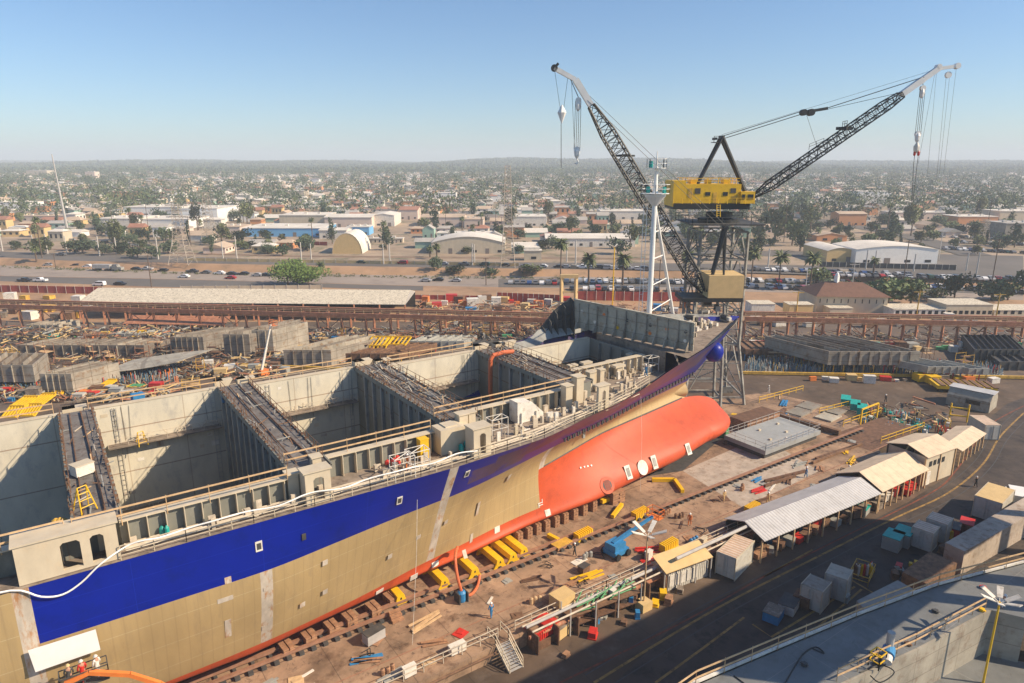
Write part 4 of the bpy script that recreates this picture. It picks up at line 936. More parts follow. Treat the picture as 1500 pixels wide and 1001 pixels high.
# blue boom lift lying behind the light pole
def boom_lift(label, p, rz, m1, reach, hgt, w2=None):
    t = T('boom_lift', label, 'boom lift', p, rz)
    b = MB(); b.bb(-1.2,1.2,-1,1,.35,.9); b.build('chassis', M[m1], t, False)
    for sx in (-1,1):
        for sy in (-1,1): b = MB(); b.tube((sx*.9,sy*.9,.4),(sx*.9,sy*1.25,.4),.4,10); b.build('wheel', M['tyre'], t, False)
    b = MB(); b.bb(-1.1,.8,-.8,.8,.9,1.7); b.build('turret', M[m1], t, False)
    b = MB(); e = Vector((reach,0,hgt)); s_ = Vector((-.6,0,1.6)); mid = s_.lerp(e, .5); b.beam(s_, mid, .42); b.beam(mid, e, .3); b.build('boom', M[w2 or m1], t, False)
    b = MB(); b.rail([e+Vector((0,-.9,-.2)), e+Vector((1.1,-.9,-.2)), e+Vector((1.1,.9,-.2)), e+Vector((0,.9,-.2)), e+Vector((0,-.9,-.2))], 1.1, .04, 1, (1,.5)); b.bb(e.x,e.x+1.1,e.y-.9,e.y+.9,e.z-.25,e.z-.2); b.build('basket', M['oran'], t, False); return t
boom_lift('blue boom lift with lowered boom behind the light pole', G(902,812,PZ), .12, 'mblue', 6.8, 2.4, 'mblue')
boom_lift('orange and white boom lift raised over the yard beyond the left hold', G(388,552,0), .2, 'oran', 2.5, 11.5, 'dwhite')
# light poles with fans of white panels
def panel_pole(label, p, h, m='timber', r=.09, base=True, n=5, L=1.9):
    t = T('light_pole', label, 'light pole', p); b = MB(); b.tube((0,0,.0),(0,0,h),r,8,r*.8); b.build('pole', M[m], t, False)
    for k in range(n):
        a = 2*pi*k/n+.4; d = Vector((cos(a), sin(a), .42)); s_ = Vector((-sin(a), cos(a), 0)); c = Vector((0,0,h-.1)); b = MB()
        b.prism([c+d*.45-s_*.2, c+d*L-s_*.24, c+d*L+s_*.24, c+d*.45+s_*.2], (0,0,.08)); b.beam(c, c+d*.5, .06); b.build('light_panel', M['dwhite'], t, False)
    if base: b = MB(); b.bb(-.7,.7,-.6,.6,0,1.0); b.build('base', M['tanbox'], t, False)
    return t
p = Vector((47.5,44.2,0)); panel_pole('tall light pole with white panels on a tan base by the road', p, 8.8)
# pipe rack with green tubes by the road
t = T('storage_rack', 'open steel rack loaded with green tubes beside the road', 'rack', G(890,900,0))
pr = [G(835,932,0), G(872,920,0), G(905,905,0), G(938,892,0)]
for q in pr:
    b = MB(); b.beam(q, q+Vector((0,0,3.1)), .12); b.beam(q+Vector((0,1.5,0)), q+Vector((0,1.5,3.1)), .12); b.build('post', M['steelgal'], t)
for z in (.9,2.0):
    b = MB(); b.prism([pr[0]+Vector((0,0,z)), pr[3]+Vector((0,0,z)), pr[3]+Vector((0,1.5,z)), pr[0]+Vector((0,1.5,z))], (0,0,.1)); b.build('shelf', M['rusty'], t)
for i in range(22):
    a = pr[0].lerp(pr[3], random.random()*.8)+Vector((random.uniform(-.3,.6), random.uniform(0,1.4), 2.15+random.random()*.5)); d = random.uniform(-.2,.7)
    b = MB(); b.tube(a, a+Vector((2.2*cos(d),2.2*sin(d),random.uniform(-.1,.3))), .07, 6); one(b, 'green_tube', M['green'], 'green scaffold tube in the heap on the roadside rack', 'tube', 'green tubes heaped on the rack')
rd = random.Random(9)
for i in range(14):
    q = pr[0].lerp(pr[3], (i+.5)/14)+Vector((0, rd.uniform(.3,1.2), rd.choice((0,1.0)))); mm = rd.choice(['rusty','grey','tanbox','mblue','dwhite','clutter'])
    b = MB(); b.box((0,0,0),(rd.uniform(.4,.9),rd.uniform(.4,.8),rd.uniform(.25,.6)),rd.random()); one(b, 'parts_bin', M[mm], 'small parts bin on the lower shelves of the roadside rack', 'bin', 'bins on the roadside rack', loc=tuple(q))
# red bins
for i, (px, py) in enumerate(((785,942),(802,932))):
    p = G(px, py, 0); b = MB(); b.box((0,0,0),(2.0,2.2,.9)); o = one(b, 'bin_stand', M['rusty'], 'rusty steel stand under the %s red bin' % ('left','right')[i], 'stand', loc=tuple(p)); 
    t = T('skip_bin', '%s of the two red ribbed skip bins right of the stair' % ('left','right')[i], 'skip bin', p+Vector((0,0,.9)), .15); b = MB()
    b.bb(-.8,.8,-.9,.9,0,.12); b.bb(-.8,.8,-.9,-.8,.12,1.0); b.bb(-.8,.8,.8,.9,.12,1.0); b.bb(-.8,-.7,-.8,.8,.12,1.0); b.bb(.7,.8,-.8,.8,.12,1.0); b.build('body', M['red'], t, False)
    for k in range(5): x = -.6+k*.3; b = MB(); b.bb(x-.05,x+.05,-.97,-.902,.1,.95); b.build('rib', M['red'], t, False)
    if i == 1: b = MB(); b.prism([(-.82,-.92,1.0),(.82,-.92,1.0),(0,-.92,1.25)],(0,1.84,0)); b.build('lid', M['red'], t, False)
crate('skip_bin', 'long rusty tan bin right of the red bins', 'skip bin', G(820,928,0), (2.6,1.6,1.3), .2, 'tanbox', 'clutter')
# loose gear scattered over the slipway
rd = random.Random(41); gn = {'wood':'wooden','rusty':'rusty','dwhite':'white','yellow':'yellow','grey':'grey','timber':'pale timber','mblue':'blue','red':'red'}
kinds = []
for i in range(95):
    f = rd.random(); u = -8+118*f; v = rd.choice((rd.uniform(48.2,50.2), rd.uniform(51.2,55.2), rd.uniform(48.2,55.2)))
    if u > 86 and rd.random() < .5: v = rd.uniform(67.5,76); u = rd.uniform(96,116)
    if not (49 < u < 56 and v > 51): kinds.append((u, v))
kinds.sort()
for i, (u, v) in enumerate(kinds):
    m_ = rd.choice(['wood','wood','rusty','rusty','dwhite','yellow','grey','timber','mblue','red','timber']); ty = rd.random(); th = rd.uniform(-.6,.6); b = MB()
    if ty < .45:
        L_ = rd.uniform(1.2,4); 
        for k in range(rd.randint(1,4)): b.box((rd.uniform(-.3,.3),k*.28,.12*(k%2)),(L_,.24,.1),rd.uniform(-.1,.1))
        nm, ct = 'plank_pile', 'planks'
    elif ty < .7:
        b.box((0,0,0),(rd.uniform(.8,2.2),rd.uniform(.6,1.6),.06),0); b.box((.1,.1,.063),(rd.uniform(.5,1),rd.uniform(.4,.8),.05),.3); nm, ct = 'steel_plate', 'plate'
    elif ty < .85:
        b.path([Vector((rd.uniform(.2,1)*cos(a),rd.uniform(.2,1)*sin(a),.06+.02*a)) for a in np.arange(0,9,.7)],.045,5); nm, ct, m_ = 'coiled_cable', 'cable', 'black'
    else:
        for k in range(3): b.lathe((k*.5,rd.uniform(-.2,.2),0),[(.2,0),(.22,.1),(.22,.6),(.1,.7)],8)
        nm, ct = 'drum_group', 'drums'
    o = one(b, nm, M[m_], '%s %s on the slipway floor, %s loose item from the left' % (gn.get(m_,'black'), ct, nth(i)), ct, 'loose gear on the slipway', loc=(u,v,PZ+.012)); o.rotation_euler.z = th
for i, (px, py, cl) in enumerate(((720,905,'mblue'),(842,815,'dgrey'),(1010,770,'oran'),(1060,735,'tanbox'),(1180,700,'mblue'),(1150,655,'dgrey'))): person('person in %s coverall on the slipway, %s of six from the left' % ({'mblue':'blue','dgrey':'grey','oran':'orange','tanbox':'brown'}[cl], nth(i)), G(px,py,PZ), i, top=cl, group='people on the slipway')
for i in range(34):     # small things along the road and on its far side
    px = rd.uniform(850,1480); q = Vector((rd.uniform(36,96), rd.choice((rd.uniform(43.2,44.6), rd.uniform(30.5,34))), 0)); m_ = rd.choice(['wood','rusty','dwhite','yellow','grey','red','clutter','mblue']); b = MB(); w = rd.uniform(.4,1.4); b.box((0,0,0),(w,w*.7,.15)); b.box((0,0,.153),(w*.85,w*.6,rd.uniform(.2,.9))); o = one(b, 'pallet_load', M[m_], 'small %s pallet load beside the road, placed by chance among %s' % (gn.get(m_,'brown'), 'the roadside gear'), 'pallet', 'small pallet loads beside the road', loc=tuple(q)); o.rotation_euler.z = rd.random()
    o['label'] = 'small %s pallet load standing beside the road' % gn.get(m_,'brown')
# ================= sheds along the road =================
def gable(name, label, q0, q1, w, ze, zr, m, mwall=None, posts=8, side=1, cat='shed', walls=False, ov=.3):
    """q0->q1: the edge nearest the road; roof ridge lies w/2 behind"""
    a = Vector((q0.x,q0.y,0)); b_ = Vector((q1.x,q1.y,0)); d = (b_-a).normalized(); nn = Vector((-d.y, d.x, 0))
    t = T(name, label, cat, (a+b_)/2); r0 = a+nn*w*.5; r1 = b_+nn*w*.5; f0 = a+nn*w; f1 = b_+nn*w; Z = lambda p, z: Vector((p.x,p.y,z))
    L = (b_-a).length
    m1 = MB(); m1.prism([Z(a,ze),Z(b_,ze),Z(r1,zr),Z(r0,zr)], (0,0,.1)); 
    m1.prism([Z(r0,zr),Z(r1,zr),Z(f1,ze),Z(f0,ze)], (0,0,.1)); rf = m1.build('roof', M[m], t)
    for i in range(posts+1):
        p = a.lerp(b_, i/posts)+nn*.3; x = MB(); x.beam(p, Z(p, ze), .16); x.build('post', M['timber'], t)
    x = MB(); p0 = a+nn*(w-.4); p1 = b_+nn*(w-.4); x.prism([p0, p1, p1+nn*.1, p0+nn*.1], (0,0,ze-.02)); x.build('back_wall', M['dgrey'], t)
    if walls:
        x = MB(); p0 = a+nn*.35+d*.2; p1 = b_+nn*.35-d*.2; x.prism([p0, p1, p1+nn*.12, p0+nn*.12], (0,0,ze-.02)); x.prism([Z(p1,0)+nn*.12, p1+nn*(w-.8), p1+nn*(w-.8)-d*.12, p1+nn*.12-d*.12], (0,0,ze-.02)); x.prism([Z(p0,0)+nn*.12, p0+nn*(w-.8), p0+nn*(w-.8)+d*.12, p0+nn*.12+d*.12], (0,0,ze-.02)); x.build('wall', M[mwall], t)
    return t
ZR = 3.0
gable('corrugated_shed', 'long open shed with grey corrugated roof beside the road', G(1120,794,ZR), G(1291,724,ZR), 6.2, ZR, ZR+1.1, 'corr')
gable('sheet_roof_shed', 'open shed with tan sheet roof between the grey shed and the office', G(1293,722,ZR), G(1361,689,ZR), 7.0, ZR, ZR+1.6, 'corrt')
t = gable('yard_office', 'cream two storey office with a broad tan roof beside the road curve', G(1360,672,4.6), G(1404,656,4.6), 6.5, 4.6, 5.6, 'corrt', 'cream', 2, walls=True, cat='office')
a = G(1360,672,4.6); c = G(1404,656,4.6); a.z = c.z = 0; d = (c-a).normalized(); nn = Vector((-d.y, d.x, 0)); 
for i in range(4):
    p = a+d*(1.2+i*1.1)+nn*.27; b = MB(); b.prism([p+Vector((0,0,2.9)), p+d*.6+Vector((0,0,2.9)), p+d*.6+Vector((0,0,3.7)), p+Vector((0,0,3.7))], nn*.07); b.build('window', M['glass'], t)
b = MB(); p = a+d*.9+nn*.25; b.prism([p, p+d*.9, p+d*.9+Vector((0,0,2.1)), p+Vector((0,0,2.1))], nn*.09); b.build('door', M['dwhite'], t)
gable('sheet_roof_shed', 'small open shed with pinkish tan roof right of the office', G(1410,662,2.6), G(1445,636,2.6), 4.5, 2.6, 3.3, 'corrt', None, 6)
def container(label, p, sz, rz, m='cont', mr='controof', group=None, doors=True):
    t = T('shipping_container', label, 'container', p, rz, group); L, w_, h = sz
    b = MB(); b.bb(-L/2+.08,L/2-.08,-w_/2+.06,w_/2-.06,.12,h-.06); b.build('body', M[m], t, False)
    b = MB()
    for sx in (-1,1):
        for sy in (-1,1): b.bb(sx*L/2-.08*(sx>0)-.0,sx*L/2+.08*(sx<0),sy*w_/2-.08*(sy>0),sy*w_/2+.08*(sy<0),0,h)
    for sy in (-1,1):
        for z in (.0,h-.12): b.bb(-L/2+.08,L/2-.08,sy*w_/2-.08*(sy>0),sy*w_/2+.08*(sy<0),z,z+.12)
    b.build('frame', M['cream'], t, False)
    b = MB(); b.bb(-L/2+.1,L/2-.1,-w_/2+.1,w_/2-.1,h-.058,h-.01); b.build('roof', M[mr], t, False)
    if doors:
        for s in (-1,1):
            b = MB(); b.bb(-L/2+.03,-L/2+.075,s*w_*.24-w_*.2,s*w_*.24+w_*.2,.2,h-.2); dd = b.build('door', M['cont'], t, False)
            b = MB(); b.tube((-L/2+.0,s*.2,.25),(-L/2+.0,s*.2,h-.25),.025,5); b.build('lock_rod', M['steelgal'], dd, False)
    return t
RA = -.02
container('pale container at the near end of the grey corrugated shed', G(1075,832,0), (5.2,2.4,2.9), .25, group=None)
container('small white container between the tan shed and the road curve', G(1433,640,0)+Vector((1.5,0,0)), (5,2.6,2.8), .9)
container('left of the two tall pale containers by the dark skips', G(1192,886,0), (2.6,2.3,2.7), .2, mr='blockgrey'); container('right of the two tall pale containers by the dark skips', G(1225,871,0), (2.6,2.3,2.9), .3, mr='blockgrey')
container('left of the two containers with striped roofs beyond the teal covers', G(1352,800,0), (2.6,2.4,2.7), .15); container('right of the two containers with striped roofs beyond the teal covers', G(1372,788,0), (2.6,2.4,2.8), .15)
container('large tan container beside the parked white van', G(1452,752,0), (6.0,3.2,3.1), .12, mr='tanbox')
crate('skip_bin', 'dark blue bin full of scrap at the road edge', 'bin', G(1132,907,0), (2.0,1.6,1.1), .3, 'mblue', 'clutter'); crate('skip_bin', 'white walled bin full of dark scrap', 'bin', G(1155,893,0), (2.4,1.6,1.1), .3, 'dwhite', 'dgrey'); crate('skip_bin', 'rust brown bin beside the tall pale containers', 'bin', G(1175,886,0), (1.6,1.6,1.2), .3, 'rusty', 'rusty')
for i, (px, py) in enumerate(((1307,802),(1322,796))): crate('covered_pallet', '%s of the two pallets under teal tarpaulin by the striped containers' % ('left','right')[i], 'pallet', G(px, py, 0), (2.6,1.9,1.8), .2, 'grey', 'teal')
crate('covered_pallet', 'teal covered pallet under the grey corrugated roof edge', 'pallet', G(1263,752,0), (2.0,1.4,1.0), .2, 'grey', 'teal')
for i, (px, py) in enumerate(((1238,600),(1252,607),(1262,613))): crate('covered_crate', 'teal covered crate at the far slipway corner, %s from the left' % nth(i), 'crate', G(px, py-8, PZ), (3.0,1.6,1.3), .5, 'teal', 'teal', group='teal crates')
rd = random.Random(5)
for i in range(26):     # goods under the sheds
    f = i/26; q = G(1105+f*250, 825-f*105, 0)+Vector((rd.uniform(-.4,.4), rd.uniform(.3,2.0), 0)); mm = rd.choice(['rusty','grey','rusty','mblue','dwhite','red','clutter','wood','clutter','rusty'])
    crate('goods_crate', '%s crate of goods stored under the roadside sheds, %s from the left' % ({'rusty':'rusty','grey':'grey','tanbox':'tan','mblue':'blue','dwhite':'white','red':'red','clutter':'brown','wood':'wooden','green':'green'}[mm], nth(i)), 'crate', q, (rd.uniform(.8,1.6),rd.uniform(.7,1.2),rd.uniform(.6,1.4)), rd.uniform(-.3,.5), mm, mm, group='crates under the sheds')
# small awning shed by the road
t = T('awning_shed', 'small shed with tan awning and glazed front by the road', 'shed', G(1005,870,0)); F0 = G(972,872,0); F1 = G(1040,846,0); d = (F1-F0).normalized(); nn = Vector((-d.y,d.x,0)); zz = Vector((0,0,1))
b = MB(); b.prism([F0-nn*.2+zz*2.7, F1-nn*.2+zz*2.7, F1+nn*2.2+zz*3.6, F0+nn*2.2+zz*3.6], (0,0,.08)); b.build('roof', M['tanbox'], t)
b = MB(); b.prism([F0+nn*.3+d*.8, F1+nn*.3-d*.1, F1+nn*2-d*.1, F0+nn*2+d*.8], (0,0,2.1)); b.build('wall', M['cont'], t)
for i in range(5): p = F0+d*(1.0+i*.85)+nn*.22; b = MB(); b.prism([p+zz*.5, p+d*.65+zz*.5, p+d*.65+zz*1.9, p+zz*1.9], nn*.07); b.build('window', M['dwhite'], t)
for i in range(4): p = F0.lerp(F1, i/3); b = MB(); b.beam(p, p+zz*2.7, .12); b.build('post', M['steelgal'], t)
# white van
def vehicle(kind, label, p, rz, m, group=None, fine=False):
    t = T('parked_'+kind, label, kind, p, rz, group)
    L, w_, hb_, hc = {'van':(5.2,1.9,1.1,2.0),'car':(4.4,1.75,.8,1.35),'pickup':(5.3,1.9,.9,1.6)}[kind]
    b = MB()
    if kind == 'van': b.prism([(-L/2,-w_/2,.35),(L/2,-w_/2,.35),(L/2,-w_/2,.95),(L/2-.9,-w_/2,1.15),(L/2-1.6,-w_/2,2.0),(-L/2,-w_/2,2.0)],(0,w_,0))
    b.build('body', M[m], t, False); b = MB(); b.prism([(L/2-1.02,-w_/2-.01,1.2),(L/2-1.58,-w_/2-.01,1.88),(L/2-2.4,-w_/2-.01,1.88),(L/2-2.4,-w_/2-.01,1.2)],(0,w_+.02,0)); b.prism([(L/2-.92,-w_/2+.15,1.2),(L/2-1.55,-w_/2+.15,1.97),(L/2-1.5,-w_/2+.15,1.97),(L/2-.86,-w_/2+.15,1.2)],(0,w_-.3,0)); b.build('window', M['glass'], t, False)
    for sx in (-1,1):
        for sy in (-1,1): b = MB(); b.tube((sx*L*.31,sy*(w_/2-.2),.34),(sx*L*.31,sy*(w_/2+.01),.34),.34,12); b.build('wheel', M['tyre'], t, False)
    for sy in (-1,1): b = MB(); b.bb(L/2-.001,L/2+.03,sy*.7-.15,sy*.7+.15,.7,.9); b.build('headlight', M['dwhite'], t, False)
    return t
vehicle('van', 'white van parked at the road curve behind the large tan container', G(1487,735,0), .5, 'white')
person('person in dark clothes walking on the road curve', G(1429,714,0), .6, top='black', hat_='dwhite', group='people in the yard')
person('person in white coverall among the racks on the slipway', G(1126,577,PZ), 1, top='dwhite', group='people in the yard')
person('person with white hat crossing the far apron', G(1297,590,0), 1, top='dgrey', group='people in the yard')
person('person in brown coverall on the slipway near the corrugated roof', G(1125,738,PZ), 1, top='tanbox', group='people in the yard')
person('person with blue top bending near the blue frame on the slipway', G(1243,698,PZ), 1, top='mblue', group='people in the yard')
# grey hut and yellow trailer on the apron
t = T('plate_hut', 'grey steel hut with slanted sides on the apron beyond the racks', 'hut', G(1420,600,0)); a = G(1385,592,0); c = G(1448,606,0); d = (c-a).normalized(); nn = Vector((-d.y,d.x,0))
b = MB(); b.prism([a, a+zz*2.2, a+nn*1.2+zz*3.4, a+nn*4.2+zz*3.4, a+nn*5.4+zz*2.0, a+nn*5.4], c-a); b.build('wall', M['blockgrey'], t)
b = MB(); b.prism([a+nn*1.1+zz*3.42-d*.2, a+nn*4.3+zz*3.42-d*.2, c+nn*4.3+zz*3.42+d*.2, c+nn*1.1+zz*3.42+d*.2], (0,0,.08)); b.build('roof', M['corr'], t)
b = MB(); p = a.lerp(c,.45)-nn*.02; b.prism([p+zz*1.1,p+d*2.4+zz*1.1,p+d*2.4+zz*1.9,p+zz*1.9], nn*.01); b.build('window', M['glass'], t)
t = T('flat_trailer', 'long yellow heavy load trailer with rows of deck beams', 'trailer', G(1415,575,0)); a = G(1372,575,0); c = G(1460,580,0); d = (c-a).normalized(); nn = Vector((-d.y,d.x,0))
b = MB(); b.prism([a+zz*.8, c+zz*.8, c+nn*5+zz*.8, a+nn*5+zz*.8], (0,0,.7)); b.build('deck', M['yellow'], t)
for i in range(8): p = a.lerp(c, (i+.5)/8); b = MB(); b.prism([p+zz*1.503, p+d*.9+zz*1.503, p+d*.9+nn*5+zz*1.503, p+nn*5+zz*1.503], (0,0,.15)); b.build('deck_beam', M['rusty'], t)
for i in range(6): p = a.lerp(c, (i+.5)/6); b = MB(); b.tube(p+zz*.4+nn*.2, p+zz*.4+nn*1.0, .4, 10); b.build('wheel', M['tyre'], t)
# racks of gear between slipway and hut (many small stored things)
rd = random.Random(11)
cols = {'rusty':'rusty','yellow':'yellow','dgrey':'dark','dwhite':'white','mblue':'blue','steelgal':'silver','red':'red','tanbox':'tan','teal':'teal'}
for i in range(60):
    fx = rd.random(); fy = rd.random(); q = G(1265+fx*125, 602+fy*30+fx*14, 0); mm = rd.choice(list(cols)); h = rd.uniform(.5,2.0)
    t = T('gear_stand', '%s stand of gear in the storage area by the grey hut' % cols[mm], 'stand', q, rd.uniform(0,1.5), 'gear stands in the storage area')
    b = MB(); w = rd.uniform(.3,.9)
    for sx in (-1,1):
        for sy in (-1,1): b.bb(sx*w-.05,sx*w+.05,sy*w*.5-.05,sy*w*.5+.05,0,h)
    b.build('frame', M[mm], t, False); b = MB(); b.bb(-w,w,-w*.5,w*.5,h*.4,h*.5); b.bb(-w*.6,w*.5,-w*.4,w*.4,h*.5+.003,h*.8); b.build('load', M[rd.choice(list(cols))], t, False)
# ================= adjacent ship, lower right =================
AS = T('moored_barge', 'grey decked hull under construction at the lower right with timber rails', 'ship', (60,15,0)); ZA = 8.0
E_ = [G(960,1040,ZA), G(1015,1001,ZA), G(1135,950,ZA), G(1250,902,ZA), G(1370,857,ZA), G(1500,823,ZA), G(1700,770,ZA)]
H0 = [G(1230,1001,ZA), G(1345,948,ZA), G(1448,893,ZA), G(1700,940,ZA), G(1700,1300,ZA), G(1100,1300,ZA)]
b = MB(); lo = G(700,1500,ZA)
for i in range(len(E_)-1):
    a, c = E_[i], E_[i+1]; 
    b.prism([a, c, Vector((c.x,c.y,0)), Vector((a.x,a.y,0))], (0.05,-.3,0))
b.build('side_shell', M['blockgrey'], AS)
b = MB(); z = ZA
b.poly([E_[0], lo, G(1100,1300,ZA), H0[0], E_[1]]); b.poly([E_[1], H0[0], H0[1], E_[2]]); b.poly([E_[2], H0[1], H0[2], E_[3]]); b.poly([E_[3], H0[2], E_[4]]); b.poly([E_[4], H0[2], G(1500,905,ZA), E_[5]]); b.poly([E_[5], G(1500,905,ZA), G(1700,940,ZA), E_[6]])
b.build('deck', M['adj'], AS)
b = MB()
for a, c in ((H0[0],H0[1]),(H0[1],H0[2]),(H0[2],G(1500,905,ZA))):
    b.prism([a-zz*.01, c-zz*.01, c-zz*4.5, a-zz*4.5], (.12,-.2,0))
b.build('well_wall', M['blockgrey'], AS); b = MB(); b.poly([p-zz*4.5 for p in H0]); b.build('well_floor', M['adj'], AS)
b = MB(); b.bb(H0[1].x+.9,H0[1].x+2.1,H0[1].y-.62,H0[1].y-.2,ZA-3.4,ZA-1.6); 
p = GV(1409,935,H0[1].y-.35)
def timber2(pts, par, **k): return timber([Vector(p) for p in pts], parent=par, **k)
timber2([p+Vector((0,-.25,0)) for p in E_], AS, zs=(.65,1.25), sp=3.2, r=.07)
timber2([H0[0]+Vector((0,.25,0)), H0[1]+Vector((0,.25,0)), H0[2]+Vector((0,.25,0))], AS, zs=(.5,1.1), sp=2.2)
b = MB()
for a, c in zip(E_[:-1], E_[1:]): b.beam(a+Vector((0,-.1,.12)), c+Vector((0,-.1,.12)), .16, .22)
b.build('deck_edge_bar', M['dwhite'], AS)
panel_pole('yellow light pole with splayed wooden panels beside the open well', G(1440,1001,ZA-4.5)+Vector((0,0,0)), hat(G(1440,1001,ZA-4.5), 882)-ZA+4.5, 'yellow', .1, False, 6, 1.5)
b = MB(); b.bb(57,112,8,14,23,30)  # unseen girder on legs, added to throw shade over the road
t = T('unseen_shade_girder', 'big box girder of a gantry, added out of view to shade the road', 'gantry', (80,10,0)); b.build('girder', M['blockgrey'], t)
for u_ in (76,110):
    for v_ in (8.5,14.5): b = MB(); b.bb(u_-.6,u_+.6,v_-.6,v_+.6,0,22.98); b.build('leg', M['blockgrey'], t)
t = person('person kneeling in white coverall on the grey deck', G(1466,888,ZA), 2.6, 'kneel', top='white', leg='white', hat_='white')
t = T('deck_fan', 'blue and silver ventilation fan with upright duct on the grey deck', 'fan', G(1300,965,ZA), .4)
b = MB(); b.tube((-.5,0,.55),(.55,0,.55),.48,14); b.build('housing', M['mblue'], t, False); b = MB(); b.tube((.5,0,.5),(.5,0,2.1),.3,12); b.build('duct', M['steelgal'], t, False); b = MB(); b.tube((-.5,0,.55),(-1.1,0,.4),.35,12); b.build('inlet', M['dwhite'], t, False)
t = T('hatch_guard', 'small yellow guard frame round a manhole on the grey deck', 'guard', G(1284,975,ZA)); b = MB(); b.rail([(-.5,-.4,0),(.5,-.4,0),(.5,.4,0),(-.5,.4,0),(-.5,-.4,0)], 1.2, .05, 1, (1,.5)); b.build('frame', M['yellow'], t, False); b = MB(); b.tube((0,0,.004),(0,0,.06),.3,12); b.build('manhole', M['black'], t, False)
for i, pts in enumerate((((1150,1001),(1175,960),(1195,948),(1207,957),(1190,950)),((1275,990),(1290,1000),(1310,985),(1290,975),(1260,985)),((1075,990),(1090,1001)))):
    b = MB(); b.path(smoothline([G(x,y,ZA+.05) for x, y in pts], 5), .05, 5); one(b, 'hose_line', M['black'], 'black hose on the grey deck, %s from the left' % ORD[(1,2,0)[i]], 'hose', 'hoses on the grey deck')
for i, (px, py) in enumerate(((1370,897),(1178,975),(1440,862),(1438,895),(1330,945))): b = MB(); b.bb(-.2,.2,-.15,.15,0,.25); b.bb(-.1,.1,-.3,.3,.08,.18); one(b, 'lifting_lug', M[('dgrey','dgrey','red','yellow','rusty')[i]], '%s lug on the grey deck, %s listed from the hull side' % (('dark','dark','red','yellow','rusty')[i], nth(i)), 'lug', 'lugs on the grey deck', loc=tuple(G(px,py,ZA)))
# things between road and grey hull
def slab(name, label, cat, pts, z0, z1, m):
    b = MB(); b.prism([Vector((p.x,p.y,z0)) for p in pts], (0,0,z1-z0)); return one(b, name, M[m], label, cat)
slab('flat_roof_shed','flat roofed tan shed running beside the grey hull towards the right edge','shed',[G(1385,795,3.2),G(1413,808,3.2),G(1530,742,3.2),G(1530,712,3.2)],0,3.2,'conc2')
slab('hull_section','rusty brown hull section with grid ribs below the flat roofed shed','hull section',[G(1322,838,2.5),G(1358,856,2.5),G(1402,825,2.5),G(1362,808,2.5)],0,2.5,'rusty')
slab('hull_section','dark grey hull section in the shade below the timber rail','hull section',[G(1255,880,2.8),G(1275,902,2.8),G(1350,870,2.8),G(1315,850,2.8)],0,2.8,'grey')
crate('red_cart', 'dark red cart of equipment beside the striped containers', 'cart', G(1395,782,0), (2.4,1.5,1.2), .3, 'red', 'dgrey'); crate('red_cart', 'dark cart with red panels below the large tan container', 'cart', G(1415,775,0), (2.2,1.5,1.1), .3, 'rusty', 'red')
t = T('gas_bottle_rack', 'yellow framed rack of gas bottles at the road edge', 'rack', G(1262,845,0), .3); b = MB(); b.rail([(-1.8,-1,0),(1.8,-1,0),(1.8,1,0),(-1.8,1,0),(-1.8,-1,0)],1.1,.05,1.8,(1,.5)); b.build('frame', M['dyellow'], t, False)
for i in range(14): q = G(1250+rd.random()*28, 838+rd.random()*8, 0); b = MB(); b.lathe((0,0,0), [(.14,0),(.14,1.25),(.05,1.4),(.05,1.5)], 8); one(b, 'gas_bottle', M[rd.choice(['yellow','red','dwhite','rusty'])], 'gas bottle standing in the yellow framed rack', 'gas bottle', 'gas bottles in the rack', loc=tuple(q))
# lift basket with white curtain at the lower left of the ship
t = T('boom_lift', 'orange boom lift holding a work basket against the hull at the lower left', 'boom lift', G(250,1060,PZ)); b = MB()
P = [GV(95,1002,50.4), GV(130,985,50.2), GV(190,988,49.6), GV(235,1002,49.2), GV(300,1040,48.8)]
for a, c in zip(P[:-1], P[1:]): b.beam(a, c, .3)
b.build('boom', M['oran'], t); bk_ = GV(125,990,50.8); b = MB(); zb = bk_.z-.4; x0, x1 = bk_.x-1.5, bk_.x+1.4; b.rail([(x0,50.2,zb),(x1,50.2,zb),(x1,51.3,zb),(x0,51.3,zb),(x0,50.2,zb)],1.1,.045,1.2,(1,.5)); b.bb(x0,x1,50.2,51.3,zb-.1,zb-.02); b.build('basket', M['dgrey'], t)
b = MB(); b.bb(P[-1].x-1.2,P[-1].x+1.6,47.5,49.8,PZ+.4,PZ+1.6); b.build('chassis', M['oran'], t)
for sx in (0,1):
    for sy in (0,1): b = MB(); c = Vector((P[-1].x-.8+sx*2.1, 47.4+sy*2.2, PZ+.45)); b.tube(c, c+Vector((0,.3,0)), .45, 12); b.build('wheel', M['tyre'], t)
for i, (dx, tp, lab) in enumerate(((-.9,'dgrey','person with blond hair in dark jacket in the lift basket'),(-.1,'red','person in dark red jacket bending in the lift basket'),(.8,'dwhite','person with white hat in the lift basket'))): person(lab, (bk_.x+dx,50.75,zb), .3*i, top=tp, hat_='tanbox' if i == 0 else 'dwhite', group='people in the lift basket')
pc = [GV(41,953,52.0), GV(140,922,52.0), GV(147,951,52.0), GV(52,984,52.0)]
b = MB(); b.prism(pc, (0,-.08,0)); one(b, 'canvas_screen', M['white'], 'white rectangular screen held against the hull above the lift basket', 'screen')
t = T('quay_trunk', 'rusty cylindrical drum on the deck at the left picture edge', 'drum', G(6,838,17)); b = MB(); b.tube((-1.2,0,.9),(1.2,0,.9),.9,16); b.build('drum', M['conc2'], t, False); b = MB(); b.bb(-1,1,-.5,.5,0,.3); b.build('saddle', M['rusty'], t, False)
